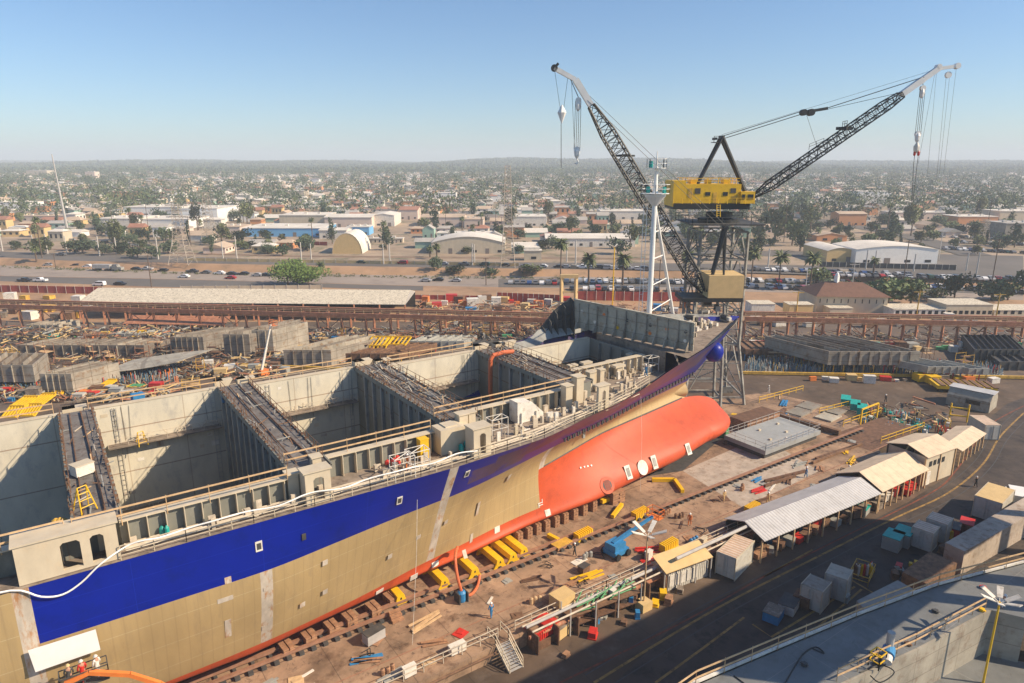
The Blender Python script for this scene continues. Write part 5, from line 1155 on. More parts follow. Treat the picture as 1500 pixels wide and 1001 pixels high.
# ================= cranes =================
def rope(label, pts, r=.035, m='black', parent=None, name='rope', grp=None):
    b = MB(); b.path(pts, r, 4); return b.build(name, M[m], parent)
YA = 128.0; K = lambda px, py, dy=0: GY(px, py, YA+dy)
C1 = T('portal_crane', 'tall portal crane with yellow machinery house and white tipped boom behind the bow', 'crane', CF(38.5, 128, 0))
tl = MB(); xL, xR = CF(34.0,124)-CF(0,124), 0
def leg_pt(sx, sy, z):      # tower legs, splayed below 12 m
    w = 4.3 if z >= 13 else 4.3+(13-z)*.13; return CF(38.4+sx*w, 128.5+sy*w, z)
for sx in (-1,1):
    for sy in (-1,1):
        b = MB(); 
        for z0, z1 in ((1.4,13),(13,24),(24,34)): b.beam(leg_pt(sx,sy,z0), leg_pt(sx,sy,z1), .42)
        b.build('leg', M['crgrey'], C1)
        b = MB(); q = leg_pt(sx,sy,0); b.box((q.x,q.y,.0),(2.6,1.0,1.4), RZ); b.build('bogie', M['crgrey'], C1)
b = MB()
zs = [3,13,19,24,29,34]
for z0, z1 in zip(zs[:-1], zs[1:]):
    for (a, c) in (((-1,-1),(1,-1)),((1,-1),(1,1)),((1,1),(-1,1)),((-1,1),(-1,-1))):
        A, B_, C_, D_ = leg_pt(*a,z0), leg_pt(*c,z0), leg_pt(*a,z1), leg_pt(*c,z1); mid = (C_+D_)/2
        b.beam(A, mid, .2); b.beam(B_, mid, .2); b.beam(C_, D_, .26)
        if z0 == 3: b.beam(A, B_, .3)
for z in (13,24,29):
    b.beam(leg_pt(-1,-1,z), leg_pt(1,1,z), .25); b.beam(leg_pt(1,-1,z), leg_pt(-1,1,z), .25)
for z0 in (6,9.5,16,20,26.5,31):
    P = [leg_pt(sx*.55,sy*.55,z0) for sx, sy in ((-1,-1),(1,-1),(1,1),(-1,1),(-1,-1))]; b.path(P, .12, 4); b.beam(leg_pt(-1,-1,z0), leg_pt(1,-1,z0), .14); b.beam(leg_pt(-.55,-.55,z0), leg_pt(.5,-.9,z0+3), .16)
for z0 in np.arange(5,33,3.2): b.beam(leg_pt(.3,-1,z0), leg_pt(-.3 if int(z0)%2 else .8,-1,z0+3.0), .14)
b.build('bracing', M['crgrey'], C1)
ztp = K(1050,322).z
for z, ex in ((24.0,.6),(ztp-.6,2.2)):
    b = MB(); w = 4.3+ex; c = CF(38.4,128.5,z); b.box((c.x,c.y,z),(2*w,2*w,.25),RZ); P = [CF(38.4+sx*w,128.5+sy*w,z+.25) for sx, sy in ((-1,-1),(1,-1),(1,1),(-1,1),(-1,-1))]; b.rail(P, 1.2, .05, 2.2, (1,.5)); b.build('platform', M['dgrey'], C1)
z1 = K(1050,308).z; b = MB(); c = CF(38.4,128.5,ztp-.3); b.lathe((c.x,c.y,ztp-.35), [(3.8,0),(3.8,.6),(2.4,.7),(2.4,z1-ztp)], 20); b.build('turntable', M['black'], C1)
def slabpx(x0, x1, ytop, ybot, depth, name, m, par=C1, dy=-3.5, cap=None):
    a, c = K(x0,ybot,dy), K(x1,ybot,dy); zt_ = K((x0+x1)/2,ytop,dy).z; zb_ = K((x0+x1)/2,ybot,dy).z; a.z = c.z = zb_; b = MB()
    b.prism([a, c, c+CF(0,depth), a+CF(0,depth)], (0,0,zt_-zb_)); return b.build(name, M[m], par)
slabpx(986,1098,298,307,7,'underframe','black',C1,-3.52)
HS = slabpx(1003,1084,270,298,7,'machinery_house','yellow'); slabpx(985,1002.6,265,303,7,'counterweight','yellow'); CAB = slabpx(1084.5,1105,281,298.5,2.4,'cab','yellow',C1,-4.2)
for x0, x1, y0, y1 in ((1033,1040.5,281.5,287),(1059,1066,281.5,287)): slabpx(x0,x1,y0,y1,.05,'window','glass',HS,-3.56)
for x0, x1 in ((1086.5,1091.5),(1095,1103.5)): slabpx(x0,x1,285,292,.05,'window','glass',CAB,-4.26)
for x0, x1, y0, y1, m_ in ((1008,1014,276,290,'dyellow'),(1018,1026,276,284,'dgrey'),(1044,1049,282,297,'dyellow'),(1070,1078,276,283,'dgrey'),(1072,1080,287,297,'dyellow')): slabpx(x0,x1,y0,y1,.05,'vent_panel',m_,HS,-3.56)
for x0, x1 in ((1012,1024),(1036,1042),(1060,1070)): slabpx(x0,x1,263,269.9,2,'roof_box','yellow',HS,-1)
b = MB(); P = [K(1004,270,-3.3),K(1084,270,-3.3),K(1084,270,-3.3)+CF(0,6.5),K(1004,270,-3.3)+CF(0,6.5),K(1004,270,-3.3)]; zr_ = P[0].z; P = [Vector((p.x,p.y,zr_)) for p in P]; b.rail(P, 1.0, .06, 1.8, (1,.5)); b.build('roof_railing', M['yellow'], C1)
b = MB(); P = [K(986,299,-4.6),K(1105,299,-4.6)]; b.rail([Vector((p.x,p.y,P[0].z)) for p in P], 1.0, .05, 1.6, (1,.5)); b.build('walkway_railing', M['yellow'], C1)
b = MB()
for dx in (0,5): b.tube(K(1050+dx,300,-4.8), K(1050+dx,318,-4.8), .07, 5)
for y in range(301,318,3): b.tube(K(1050,y,-4.8), K(1055,y,-4.8), .05, 4)
b.build('ladder', M['yellow'], C1)
pk = K(1057,201); b = MB()
for dy in (-3,3):
    b.tube(K(1008,296,dy), pk+CF(0,dy*.3), .32, 8, .22); b.tube(K(1091,280,dy), pk+CF(0,dy*.3), .4, 8, .25)
b.beam(pk+CF(-1.2,-1,-.3), pk+CF(-1.2,1,-.3), .4); b.beam(pk+CF(0,-1.1,0), pk+CF(0,1.1,0), .5); b.build('gantry_frame', M['black'], C1)
b = MB(); q = pk+CF(-1.6,-1,-.9); b.rail([q, q+CF(1.6,0)], 1.0, .05, .8); b.bb(q.x-.1,q.x+.9,q.y-.6,q.y+.6,q.z-.12,q.z); b.build('peak_platform', M['black'], C1)
b = MB(); f0 = K(1103,289); f1 = K(1320,139); b.lattice(f0, f0.lerp(f1,.12), .6, .5, 3, .13, .06, None, 2.2, 1.5); b.lattice(f0.lerp(f1,.12), f0.lerp(f1,.9), 2.2, 1.5, 24, .13, .06); b.lattice(f0.lerp(f1,.9), f1, 2.2, 1.5, 3, .13, .06, None, 1.5, 1.0); BM = b.build('boom', M['black'], C1)
b = MB(); c = f0.lerp(f1,.62); b.bb(c.x-1,c.x+1.2,c.y-1,c.y+1,c.z+.8,c.z+1.3); b.rail([c+Vector((-1,-1,1.3)),c+Vector((1,1,1.3))],1,.05,1); c = f0.lerp(f1,.42); b.rail([c+CF(-1,0,.9),c+CF(1.5,0,1.9)],1,.04,1); b.build('boom_platform', M['black'], BM)
b = MB(); t0, t1, t2, t3 = K(1320,139), K(1351,117), K(1374,101), K(1402,97)
b.beam(t0, t1, 1.1, 1.0); b.beam(t1, t2, 1.0, .9); b.beam(t2, t3, .7, .55); b.tube(t3+CF(0,-.4), t3+CF(0,.4), .5, 12); b.tube(t2+CF(0,-.5,.3), t2+CF(0,.5,.3), .45, 12); b.build('boom_tip', M['white'], BM)
e = K(1190,165)
b = MB(); b.tube(e+CF(-1.6,-.6), e+CF(-1.6,.6), .55, 12); b.tube(e+CF(-.3,-.6), e+CF(-.3,.6), .6, 12); b.beam(e+CF(-1.6,0), e+CF(2.6,0,.7), .5); b.build('pendant_block', M['black'], C1)
for dy in (-.5,.5):
    rope('', [pk+CF(.3,dy,.2), e+CF(-1.6,dy,.3)], .05, 'black', C1, 'pendant_rope'); rope('', [pk+CF(.3,dy,-.3), e+CF(-1.6,dy,-.2)], .05, 'black', C1, 'pendant_rope'); rope('', [e+CF(2.4,dy,.7), t1+CF(0,dy,.4)], .05, 'black', C1, 'pendant_rope'); rope('', [e+CF(2.4,dy,.5), t0+CF(0,dy,.4)], .04, 'black', C1, 'pendant_rope')
rope('', [pk+CF(0,0,.4), t2], .03, 'black', C1, 'pendant_rope'); rope('', [e+CF(-1,0,-.4), K(1197,216)], .03, 'black', C1, 'pendant_rope'); rope('', [K(1092,282), K(1180,232), t0], .03, 'black', C1, 'pendant_rope')
def hook(par, top, px_b0, px_b1, y0, y1, m='white', sling=None, r=.42, Kf=K):
    c = Kf(px_b0, y0); b = MB(); b.tube(c+CF(0,-.25,.5), c+CF(0,.25,.5), r*1.15, 14); b.lathe((c.x,c.y,c.z-1.2), [(.1,0),(.35,.3),(.45,1.0),(.25,1.7),(.08,2.1)], 8); b.build('sheave_block', M[m], par)
    c2 = Kf(px_b1, y1); b = MB(); b.tube(c2+CF(0,-.25,.5), c2+CF(0,.25,.5), r*1.25, 14); b.lathe((c2.x,c2.y,c2.z-1.0), [(.12,0),(.4,.5),(.5,1.2),(.2,1.9)], 8); b.path([c2+CF(0,0,-.9), c2+CF(.3,0,-1.5), c2+CF(.05,0,-1.9), c2+CF(-.3,0,-1.6)], .12, 6); b.build('hook_block', M[m], par)
    for dx in (-.45,-.15,.15,.45): rope('', [c+CF(dx,0,.4), c2+CF(dx*1.1,0,.6)], .04, 'black', par, 'hoist_rope')
    rope('', [top, c+CF(0,0,1)], .06, 'black', par, 'hoist_rope')
hook(C1, t1, 1351, 1344, 134, 201)
c = K(1343,214); b = MB(); b.lathe((c.x,c.y,c.z-1.3), [(.15,0),(.5,.5),(.55,1.2),(.15,1.9)], 8); b.build('hook_block', M['dwhite'], C1)
for dx in (-.35,.35): 
    b = MB(); a = K(1343,222)+CF(dx,0); b.path([a, K(1341,240)+CF(dx*.9,0), K(1336,300)+CF(dx*.3,0)], .05, 5); b.build('sling', M['dgrey'], C1); b = MB(); b.lathe((a.x,a.y,a.z-.8),[(.1,0),(.22,.2),(.22,.7),(.1,.9)],8); b.build('swivel', M['red'], C1)
c = K(1389,110); b = MB(); b.tube(c+CF(0,-.2), c+CF(0,.2), .55, 12); b.build('sheave_block', M['white'], C1)
for a, z in (((1372,104),(1358,262)),((1370,104),(1345,240)),((1386,112),(1372,262)),((1391,112),(1376,255)),((1401,99),(1382,255))): rope('', [K(*a), K(*z)], .022, 'dgrey', C1, 'whip_rope')
# ---- second crane, behind the ship
YB_ = 119.0; K2 = lambda px, py, dy=0: GY(px, py, YB_+dy*.8)
C2 = T('portal_crane', 'second portal crane with tan machinery house and black lattice boom raised to the left', 'crane', CF(33, 119, 0))
K_, K = K, K2
slabpx(1037,1088,404,437,6,'machinery_house','tanbox',C2,-3); slabpx(1000,1088,437.5,443,6,'underframe','black',C2,-3)
z0 = K2(1040,443).z; b = MB(); 
for sx in (-1,1):
    for sy in (-1,1):
        b = MB(); b.beam(CF(34.5+sx*3.4,119+sy*2.2,.02), CF(34.5+sx*2.6,119+sy*2.0,z0-.1), .4); b.build('leg', M['crgrey'], C2)
b = MB(); 
for z in (5,12,18): 
    P = [CF(34.5+sx*(3.4-z*.035),119+sy*2.1,z) for sx, sy in ((-1,-1),(1,-1),(1,1),(-1,1),(-1,-1))]; b.path(P, .2, 6)
b.build('bracing', M['crgrey'], C2)
b = MB(); f0 = K2(1030,428); f1 = K2(866,155); b.lattice(f0, f0.lerp(f1,.1), .8, .6, 3, .14, .07, None, 3.0, 2.2); b.lattice(f0.lerp(f1,.1), f0.lerp(f1,.86), 3.0, 2.2, 24, .14, .07); b.lattice(f0.lerp(f1,.86), f1, 3.0, 2.2, 4, .14, .07, None, 1.5, 1.0); BM2 = b.build('boom', M['black'], C2)
b = MB(); c = f0.lerp(f1,.72); b.bb(c.x-1.5,c.x+1.5,c.y-1,c.y+1,c.z+.6,c.z+.9); b.build('boom_platform', M['black'], BM2)
b = MB(); t1, t2, t3 = K2(843,117), K2(832,108), K2(812,100); b.beam(f1, K2(848,125), 1.2, 1.0); b.beam(K2(848,125), t1, 1.3, 1.0); b.beam(t1, t3, .8, .7); b.build('boom_tip', M['white'], BM2)
b = MB(); b.beam(t3, K2(818,93), .4); b.tube(t3+CF(0,-.4), t3+CF(0,.4), .55, 12); b.build('tip_sheave', M['black'], BM2)
b = MB(); ap = K2(1062,334)
for dy in (-2,2): b.tube(K2(1036,428,dy), ap+CF(0,dy*.4), .3, 7); b.tube(K2(1060,404,dy), ap+CF(0,dy*.4), .2, 6)
b.tube(ap+CF(0,-1), ap+CF(0,1), .4, 8); b.build('gantry_frame', M['black'], C2)
for dy in (-.6,.6): rope('', [ap+CF(0,dy,dy), K2(860,142)+CF(0,dy,dy)], .035, 'black', C2, 'pendant_rope')
hook(C2, t2, 847, 845, 152, 224, Kf=K2)
c = K2(823,168); b = MB(); b.lathe((c.x,c.y,c.z-1.4), [(.08,0),(.3,.6),(.75,1.7),(.1,2.9)], 8); b.build('hook_block', M['white'], C2)
rope('', [t3, c+CF(-.3,0,1)], .03, 'dgrey', C2, 'whip_rope'); rope('', [K2(832,112), c+CF(.3,0,1)], .03, 'dgrey', C2, 'whip_rope'); rope('', [K2(822,176), K2(822,246)], .05, 'dgrey', C2, 'whip_rope'); rope('', [K2(837,115), K2(842,225)], .03, 'dgrey', C2, 'whip_rope')
K = K_
# ---- small gantry machine and pole behind the breakwater
t = T('gantry_machine', 'small tan gantry machine standing beyond the breakwater', 'gantry', G(833,452,0)); 
for px in (822,843): b = MB(); p = G(px,450,0); b.beam(p, p+zz*(hat(p,405)), .9); b.build('leg', M['tanbox'], t)
b = MB(); p, q = G(820,450,0), G(846,450,0); zt_ = hat(p,405); b.beam(p+zz*zt_, q+zz*zt_, 1.2); b.beam(p+zz*zt_*.5, q+zz*zt_*.5, .6); b.build('beam', M['tanbox'], t)
b = MB(); b.box((p.x,p.y,0),(5,2.5,1.8),RZ); b.build('cabinet', M['clutter'], t)
p = G(897,447,0); panel_pole('yellow light pole with arms between the breakwater and the foremast', p, hat(p,362), 'yellow', .22, False, 4, 2.0)
# ================= yard beyond the ship =================
def runway(label, pa, pb, ytopa, ytopb, n):
    a, c = G(*pa,0), G(*pb,0); h = (hat(a,ytopa)+hat(c,ytopb))/2; t = T('crane_runway', label, 'runway', (a+c)/2); d = (c-a).normalized(); nn = Vector((-d.y,d.x,0))
    for off in (0, 7.0):
        b = MB(); b.beam(a+nn*off+zz*(h-.5), c+nn*off+zz*(h-.5), .7, 1.1); b.build('girder', M['brown'], t)
        for i in range(n+1):
            p = a.lerp(c, i/n)+nn*off; b = MB(); b.beam(p, p+zz*(h-1.05), .55); b.beam(p+zz*(h-2.3)+d*-1.2, p+zz*(h-1.1), .2); b.build('column', M['brown'], t)
    b = MB(); b.rail([a+nn*-.3+zz*(h+.05), c+nn*-.3+zz*(h+.05)], 1.1, .07, 2.5, (1,.5)); b.build('walkway_railing', M['timber'], t)
    b = MB(); b.prism([a-nn*.6+zz*(h+.06), c-nn*.6+zz*(h+.06), c+nn*7.4+zz*(h+.06), a+nn*7.4+zz*(h+.06)] if False else [a-nn*.8+zz*(h-1.3), c-nn*.8+zz*(h-1.3), c-nn*.4+zz*(h-1.3), a-nn*.4+zz*(h-1.3)], zz*.15); b.build('walkway', M['rusty'], t)
    for i in range(0, n, 4):
        p = a.lerp(c, i/n)-nn*.02; q = a.lerp(c, (i+1)/n)-nn*.02; b = MB(); b.beam(p, q+zz*(h-1.3), .16); b.beam(q, p+zz*(h-1.3), .16); b.build('brace', M['brown'], t)
    return t
runway('long brown steel crane runway crossing the yard left of the breakwater', (-60,478), (832,504), 452, 459, 26)
runway('brown steel crane runway crossing the yard right of the cranes', (1088,503), (1560,514), 466, 472, 12)
t = T('open_shed', 'long open shed with peeling pale roof behind the left crane runway', 'shed', CF(-60,212)); 
P = [CF(-132,204,5.2), CF(-32,200,5.2), CF(-32,211,7.6), CF(-132,215,7.6)]; P2 = [CF(-132,226,5.2), CF(-32,222,5.2)]
b = MB(); b.prism(P, (0,0,.15)); b.prism([P[3],P[2],P2[1],P2[0]], (0,0,.15)); b.build('roof', M['paleroof'], t)
for i in range(14):
    q = P[0].lerp(P[1], i/13); q.z = 0; b = MB(); b.beam(q, q+zz*5.2, .4); b.build('column', M['brown'], t)
b = MB(); q0, q1 = P2[0].copy(), P2[1].copy(); q0.z = q1.z = 0; b.prism([q0,q1,q1+zz*5.1,q0+zz*5.1], CF(0,.2)); b.build('back_wall', M['dgrey'], t)
b = MB(); b.prism([P[1]+CF(.02,0), P2[1]+CF(.02,0), P[2]+CF(.02,0)], CF(.1,0)); b.build('gable_end', M['steelgal'], t)
def pxbox(name, label, cat, x0, x1, yb, yt, depth, m, group=None, m2=None, h=None, land=G):
    a, c = land(x0,yb), land(x1,yb); hh = h or max(.3, hat(a,yt)-a.z); t = T(name, label, cat, (a+c)/2, 0, group)
    b = MB(); d = (c-a); b.prism([a, c, c+CF(0,depth), a+CF(0,depth)], zz*hh); b.build('body', M[m], t)
    if m2: b = MB(); b.prism([a+zz*(hh+.003)-CF(.15,.15), c+zz*(hh+.003)-CF(-.15,.15), c+CF(.15,depth)+zz*(hh+.003), a+CF(-.15,depth)+zz*(hh+.003)], zz*.15); b.build('roof', M[m2], t)
    return t
# ship blocks: open plated sections with frames
def ship_block(label, x0, x1, yb, yt, depth, tilt=0, ribs=6, m='yardblock', raise_=0, top=True):
    a, c = G(x0,yb,raise_), G(x1,yb,raise_); hh = max(.5, hat(a,yt)-raise_); t = T('ship_block', label, 'ship block', ((a+c)/2).xy.to_3d(), 0, 'ship blocks standing in the yard')
    d = (c-a); D = CF(tilt,depth); b = MB(); th = .25
    b.prism([a, c, c+zz*hh, a+zz*hh], CF(0,th)); b.prism([a+CF(0,th),a+D,a+D+zz*hh,a+CF(0,th)+zz*hh], d.normalized()*th); b.prism([c+CF(0,th),c+D,c+D+zz*hh,c+CF(0,th)+zz*hh], -d.normalized()*th)
    b.prism([a+D,c+D,c+D+zz*hh,a+D+zz*hh], CF(0,th)); b.build('shell', M[m], t)
    if top: b = MB(); b.prism([a+zz*(hh*.8)+d*.02+CF(0,th+.01),c+zz*(hh*.8)-d*.02+CF(0,th+.01),c+D*.97-d*.02+zz*hh*.8,a+D*.97+d*.02+zz*hh*.8], zz*.12); b.build('deck', M[m], t)
    for i in range(1, ribs):
        p = a.lerp(c, i/ribs); b = MB(); b.prism([p-CF(0,.02)+zz*.05, p-CF(0,.3)+zz*.05, p-CF(0,.3)+zz*(hh-.1), p-CF(0,.02)+zz*(hh-.1)], d.normalized()*.14); b.build('frame', M[m], t)
        b = MB(); b.prism([p+zz*hh*.82+CF(0,th), p+D+zz*hh*.82, p+D+zz*(hh*1.12), p+CF(0,th)+zz*(hh*1.12)], d.normalized()*.12); b.build('frame', M[m], t)
    if raise_:
        for i in range(ribs+1):
            for k in (0.05,.5,.95): p = a.lerp(c, i/ribs)+D*k; b = MB(); b.tube(Vector((p.x,p.y,0)), p, .12, 5); b.build('stand', M[random.choice(['mblue','red','dyellow'])], t)
    return t
for args in (('long low panelled ship block with cut openings behind the left yellow rail',28,213,524,506,6,3,14,'yardblock',0),('ship block raised on blue stands at the left picture edge',-40,52,560,535,9,-3,6,'yardblock',2.0),
    ('open ribbed ship block left of the curved plate',62,108,574,548,8,5,5,'yardblock',1.2),('open framed ship block standing before the brown canopy',252,300,520,494,9,8,6,'yardblock',0),('tall box shaped ship block with ribbed top left of the raised boom lift',330,368,525,490,10,9,4,'yardblock',0),('tall ship block side wall just behind the raised boom lift',370,402,522,484,9,6,3,'yardblock',0),
    ('sloping plated ship block right of the boom lift',417,486,537,513,13,10,5,'yardblock',0),('flat rusty framed section behind the yellow frames',500,585,528,518,10,8,6,'rusty',.5),('low section by the corrugated wall beside the second bulkhead',190,250,516,505,5,2,5,'yardblock',0),
    ('wide deck section raised over the pin jigs at the right',1212,1345,535,515,14,-9,9,'yardblock',2.6),('small deck section raised beside the wide one',1358,1412,547,537,9,-8,5,'grey',2),('small raised plate near the yellow rail end',1418,1448,549,540,6,-5,3,'grey',2),
    ('low staging section with red and blue stands beyond the crane foot',1092,1170,520,512,8,0,7,'rusty',1.6),('dark framed section standing right of the red box',1180,1215,533,518,8,2,4,'dgrey',0),('dark curved hull section under the right runway',1425,1500,528,512,14,6,8,'dgrey',.8),('dark round topped section at the right picture edge',1462,1530,543,530,10,3,5,'dgrey',0),
    ('flat framed section far left under the runway',40,88,488,476,6,2,5,'yardblock',0),('pale section beneath the left runway',160,230,497,489,5,2,6,'grey',0),('grey section behind the third hold',600,680,512,500,6,3,7,'grey',0),('low dark section behind the fourth hold',690,770,512,503,6,3,7,'dgrey',0)):
    ship_block(*args)
# curved plate on pins
t = T('curved_plate', 'large grey curved hull plate resting on coloured pins beyond the left hold', 'hull plate', G(210,570,0)); b = MB(); N = 10; rows_ = []
for i in range(N+1):
    f = i/N; a = G(150+f*112, 566-f*8, 0)+zz*(3+1.3*f*f); rows_.append((a, a+CF(1.5+f*2, 10, .6*sin(f*3))))
for i in range(N): (a, a2), (c, c2) = rows_[i], rows_[i+1]; b.prism([a, c, c2, a2], zz*-.12)
b.build('plate', M['blockgrey'], t)
rd = random.Random(21)
def pins(label, corners, nx, ny, h0, h1, cols_):
    b = MB(); n_ = 0
    for i in range(nx):
        for j in range(ny):
            f, g_ = (i+.5)/nx, (j+.5)/ny; p = corners[0].lerp(corners[1], f).lerp(corners[3].lerp(corners[2], f), g_)+Vector((rd.uniform(-.2,.2), rd.uniform(-.2,.2), 0)); h = rd.uniform(h0,h1); mi = rd.choices(range(len(cols_)), [6,6,3,1,1][:len(cols_)])[0]
            b.bb(p.x-.3,p.x+.3,p.y-.3,p.y+.3,0,.08,0); b.tube(p, p+zz*h, .09, 4, None, mi)
    return stuff(b.build('pin_jigs', [M[c_] for c_ in cols_]))
pins('', [G(1090,546,0), G(1300,549,0), G(1290,520,0), G(1100,517,0)], 75, 16, 1.0, 1.9, ['grey','sblue','steelgal','rusty','dyellow'])
pins('', [G(1300,549,0), G(1470,550,0), G(1460,537,0), G(1290,533,0)], 55, 8, .9, 1.8, ['grey','sblue','dgrey','red','dyellow'])
pins('', [G(150,572,0), G(262,565,0), G(262,548,0), G(160,550,0)], 40, 8, 1.6, 2.9, ['grey','sblue','rusty','red','oran'])
pins('', [G(0,575,0), G(60,575,0), G(56,558,0), G(0,558,0)], 20, 6, 1.2, 2.0, ['grey','sblue','sblue','rusty','dyellow'])
# scaffold stagings between the ship blocks
rd = random.Random(61); sp_ = []
for (x0,x1,y0,y1,n_) in ((0,330,500,570,30),(330,620,498,528,14),(620,830,470,500,14),(1095,1500,500,545,16)):
    for i in range(n_): sp_.append((rd.uniform(x0,x1), rd.uniform(y0,y1)))
sp_.sort()
for i, (px, py) in enumerate(sp_):
    p = G(px,py,0); cl = rd.choice(['rusty','brown','rusty','dyellow','rusty','brown']); t = T('scaffold_staging', '%s scaffold staging among the ship blocks, %s from the left' % ({'rusty':'rusty','brown':'brown','dyellow':'dull yellow','steelgal':'silver'}[cl], nth(i)), 'scaffold', p, RZ+rd.uniform(-.4,.4), 'scaffold stagings among the ship blocks')
    w, d_, h = rd.uniform(1.5,5), rd.uniform(1.2,2.5), rd.uniform(1.5,4.2); b = MB(); nx = max(2,int(w/1.3))
    for k in range(nx):
        for y in (-d_/2,d_/2): x = -w/2+w*k/(nx-1); b.tube((x,y,0),(x,y,h),.06,4)
        if k: b.tube((x,-d_/2,0),(x-w/(nx-1),-d_/2,h*.6),.05,4)
    for z in (h*.5,h*.95):
        for y in (-d_/2,d_/2): b.tube((-w/2,y,z),(w/2,y,z),.05,4)
    b.build('frame', M[cl], t, False); b = MB(); b.bb(-w/2,w/2,-d_/2+.1,d_/2-.1,h*.5-.12,h*.5-.06); b.bb(-w/2,w*.2,-d_/2+.1,0,h*.8,h*.86); b.build('plank_deck', M[rd.choice(['timber','rusty','clutter'])], t, False)
# yellow guide rails on the ground
for lab, a, c in (('long yellow ground rail at the right beyond the crane feet',(1082,546),(1560,554)),('yellow ground rail running behind the left holds',(144,527),(520,541)),('short yellow ground rail at the far left',(48,498),(245,501)),('yellow ground rail at the left below the runway',(0,528),(60,527))):
    bar('ground_rail', lab, 'rail', [G(*a,.5), G(*c,.5)], .5, 'dyellow', h=.6)
t = T('canopy', 'brown lean-to canopy under the left crane runway', 'canopy', G(230,485,0)); a, c = G(182,488,0), G(330,490,0); h = hat(a,475)
b = MB(); b.prism([a+zz*h, c+zz*h, c+CF(0,5)+zz*(h+1.4), a+CF(0,5)+zz*(h+1.4)], zz*.12); b.build('roof', M['brown'], t)
for i in range(7): p = a.lerp(c, i/6); b = MB(); b.beam(p, p+zz*h, .2); b.build('post', M['brown'], t)
rd = random.Random(31)
spec = [('yellow open steel frame lying in the yard behind the second hold',530,560,524,500,'yellow'),('second yellow open steel frame behind the third hold',556,588,520,500,'yellow'),('yellow machine frame at the left picture edge',2,24,612,592,'yellow'),('yellow machine frame beside the railing at the far left',30,50,610,588,'yellow'),('yellow stair shaped frame near the left corner',66,82,586,572,'yellow'),('yellow open frame beside the leftmost bulkhead',130,143,580,566,'yellow')]
for lab, x0, x1, yb, yt, m_ in spec:
    a, c = G(x0,yb,0), G(x1,yb,0); h = hat(a,yt); t = T('yellow_rack', lab, 'frame', (a+c)/2, 0, 'yellow steel frames'); D = CF(2,4); b = MB(); n_ = 5
    for i in range(n_+1):
        p = a.lerp(c, i/n_); b.beam(p, p+zz*h*.6+D*.4, .28); b.beam(p+zz*h*.6+D*.4, p+D+zz*h, .28)
    for k in ((0,0),(.4,.6),(1,1)): b.beam(a+D*k[0]+zz*h*k[1]+zz*.15, c+D*k[0]+zz*h*k[1]+zz*.15, .3)
    b.build('frame', M[m_], t)
cn = {'dwhite':'white','red':'red','mblue':'blue','tanbox':'tan','yellow':'yellow','rusty':'rusty','grey':'grey','oran':'orange','teal':'teal','cont':'pale','clutter':'brown','green':'green','dyellow':'dull yellow'}
def yard_boxes(n, x0, x1, y0, y1, where, group, smin=.8, smax=2.6, cols_=None, skew=0, z=0):
    for i in range(n):
        px = x0+(x1-x0)*(i+.5+rd.uniform(-.3,.3))/n; py = rd.uniform(y0,y1)+skew*(px-x0)/(x1-x0); m_ = rd.choice(cols_ or (list(cn)+['rusty','clutter','grey','rusty','dwhite','tanbox'])); s_ = rd.uniform(smin,smax)
        crate('yard_crate', '%s crate %s, %s from the left' % (cn[m_], where, nth(i)), 'crate', G(px,py,z), (s_,s_*rd.uniform(.5,.9),s_*rd.uniform(.4,.9)), RZ+rd.uniform(-.3,.3), m_, m_, group=group)
yard_boxes(34, 0, 240, 576, 590, 'in the cluttered strip beyond the left hold', 'crates beyond the left hold', skew=-6)
yard_boxes(26, 0, 330, 489, 500, 'beneath the left crane runway', 'crates beneath the left runway')
yard_boxes(22, 200, 420, 538, 552, 'between the yellow rail and the left hold', 'crates behind the second hold', cols_=['dwhite','grey','clutter','rusty','tanbox'])
yard_boxes(26, 400, 830, 498, 510, 'behind the third and fourth holds', 'crates behind the forward holds', skew=2)
yard_boxes(30, 1095, 1500, 508, 516, 'beneath the right crane runway', 'crates beneath the right runway', smin=1.4, smax=3.4)
yard_boxes(16, 1180, 1460, 556, 561, 'on the apron beside the right ground rail', 'crates by the right ground rail', skew=3, cols_=['tanbox','red','oran','dwhite','clutter','yellow'])
yard_boxes(34, 600, 1020, 445, 478, 'in the pipe yard left of the breakwater', 'crates in the pipe yard', smin=1.2, smax=4, cols_=['rusty','rusty','clutter','red','mblue','tanbox','dwhite'])
yard_boxes(20, 610, 830, 442, 452, 'in front of the red screen fence', 'crates by the red fence', smin=1.5, smax=4, cols_=['red','rusty','tanbox','dwhite','oran'])
yard_boxes(30, 0, 130, 438, 470, 'in the yard left of the open shed', 'crates left of the open shed', smin=1.2, smax=3.5, cols_=['rusty','tanbox','clutter','dyellow','dwhite'])
yard_boxes(24, 1095, 1500, 468, 480, 'behind the right crane runway', 'crates behind the right runway', smin=1.5, smax=3.5, cols_=['tanbox','dwhite','cont','clutter','rusty'])
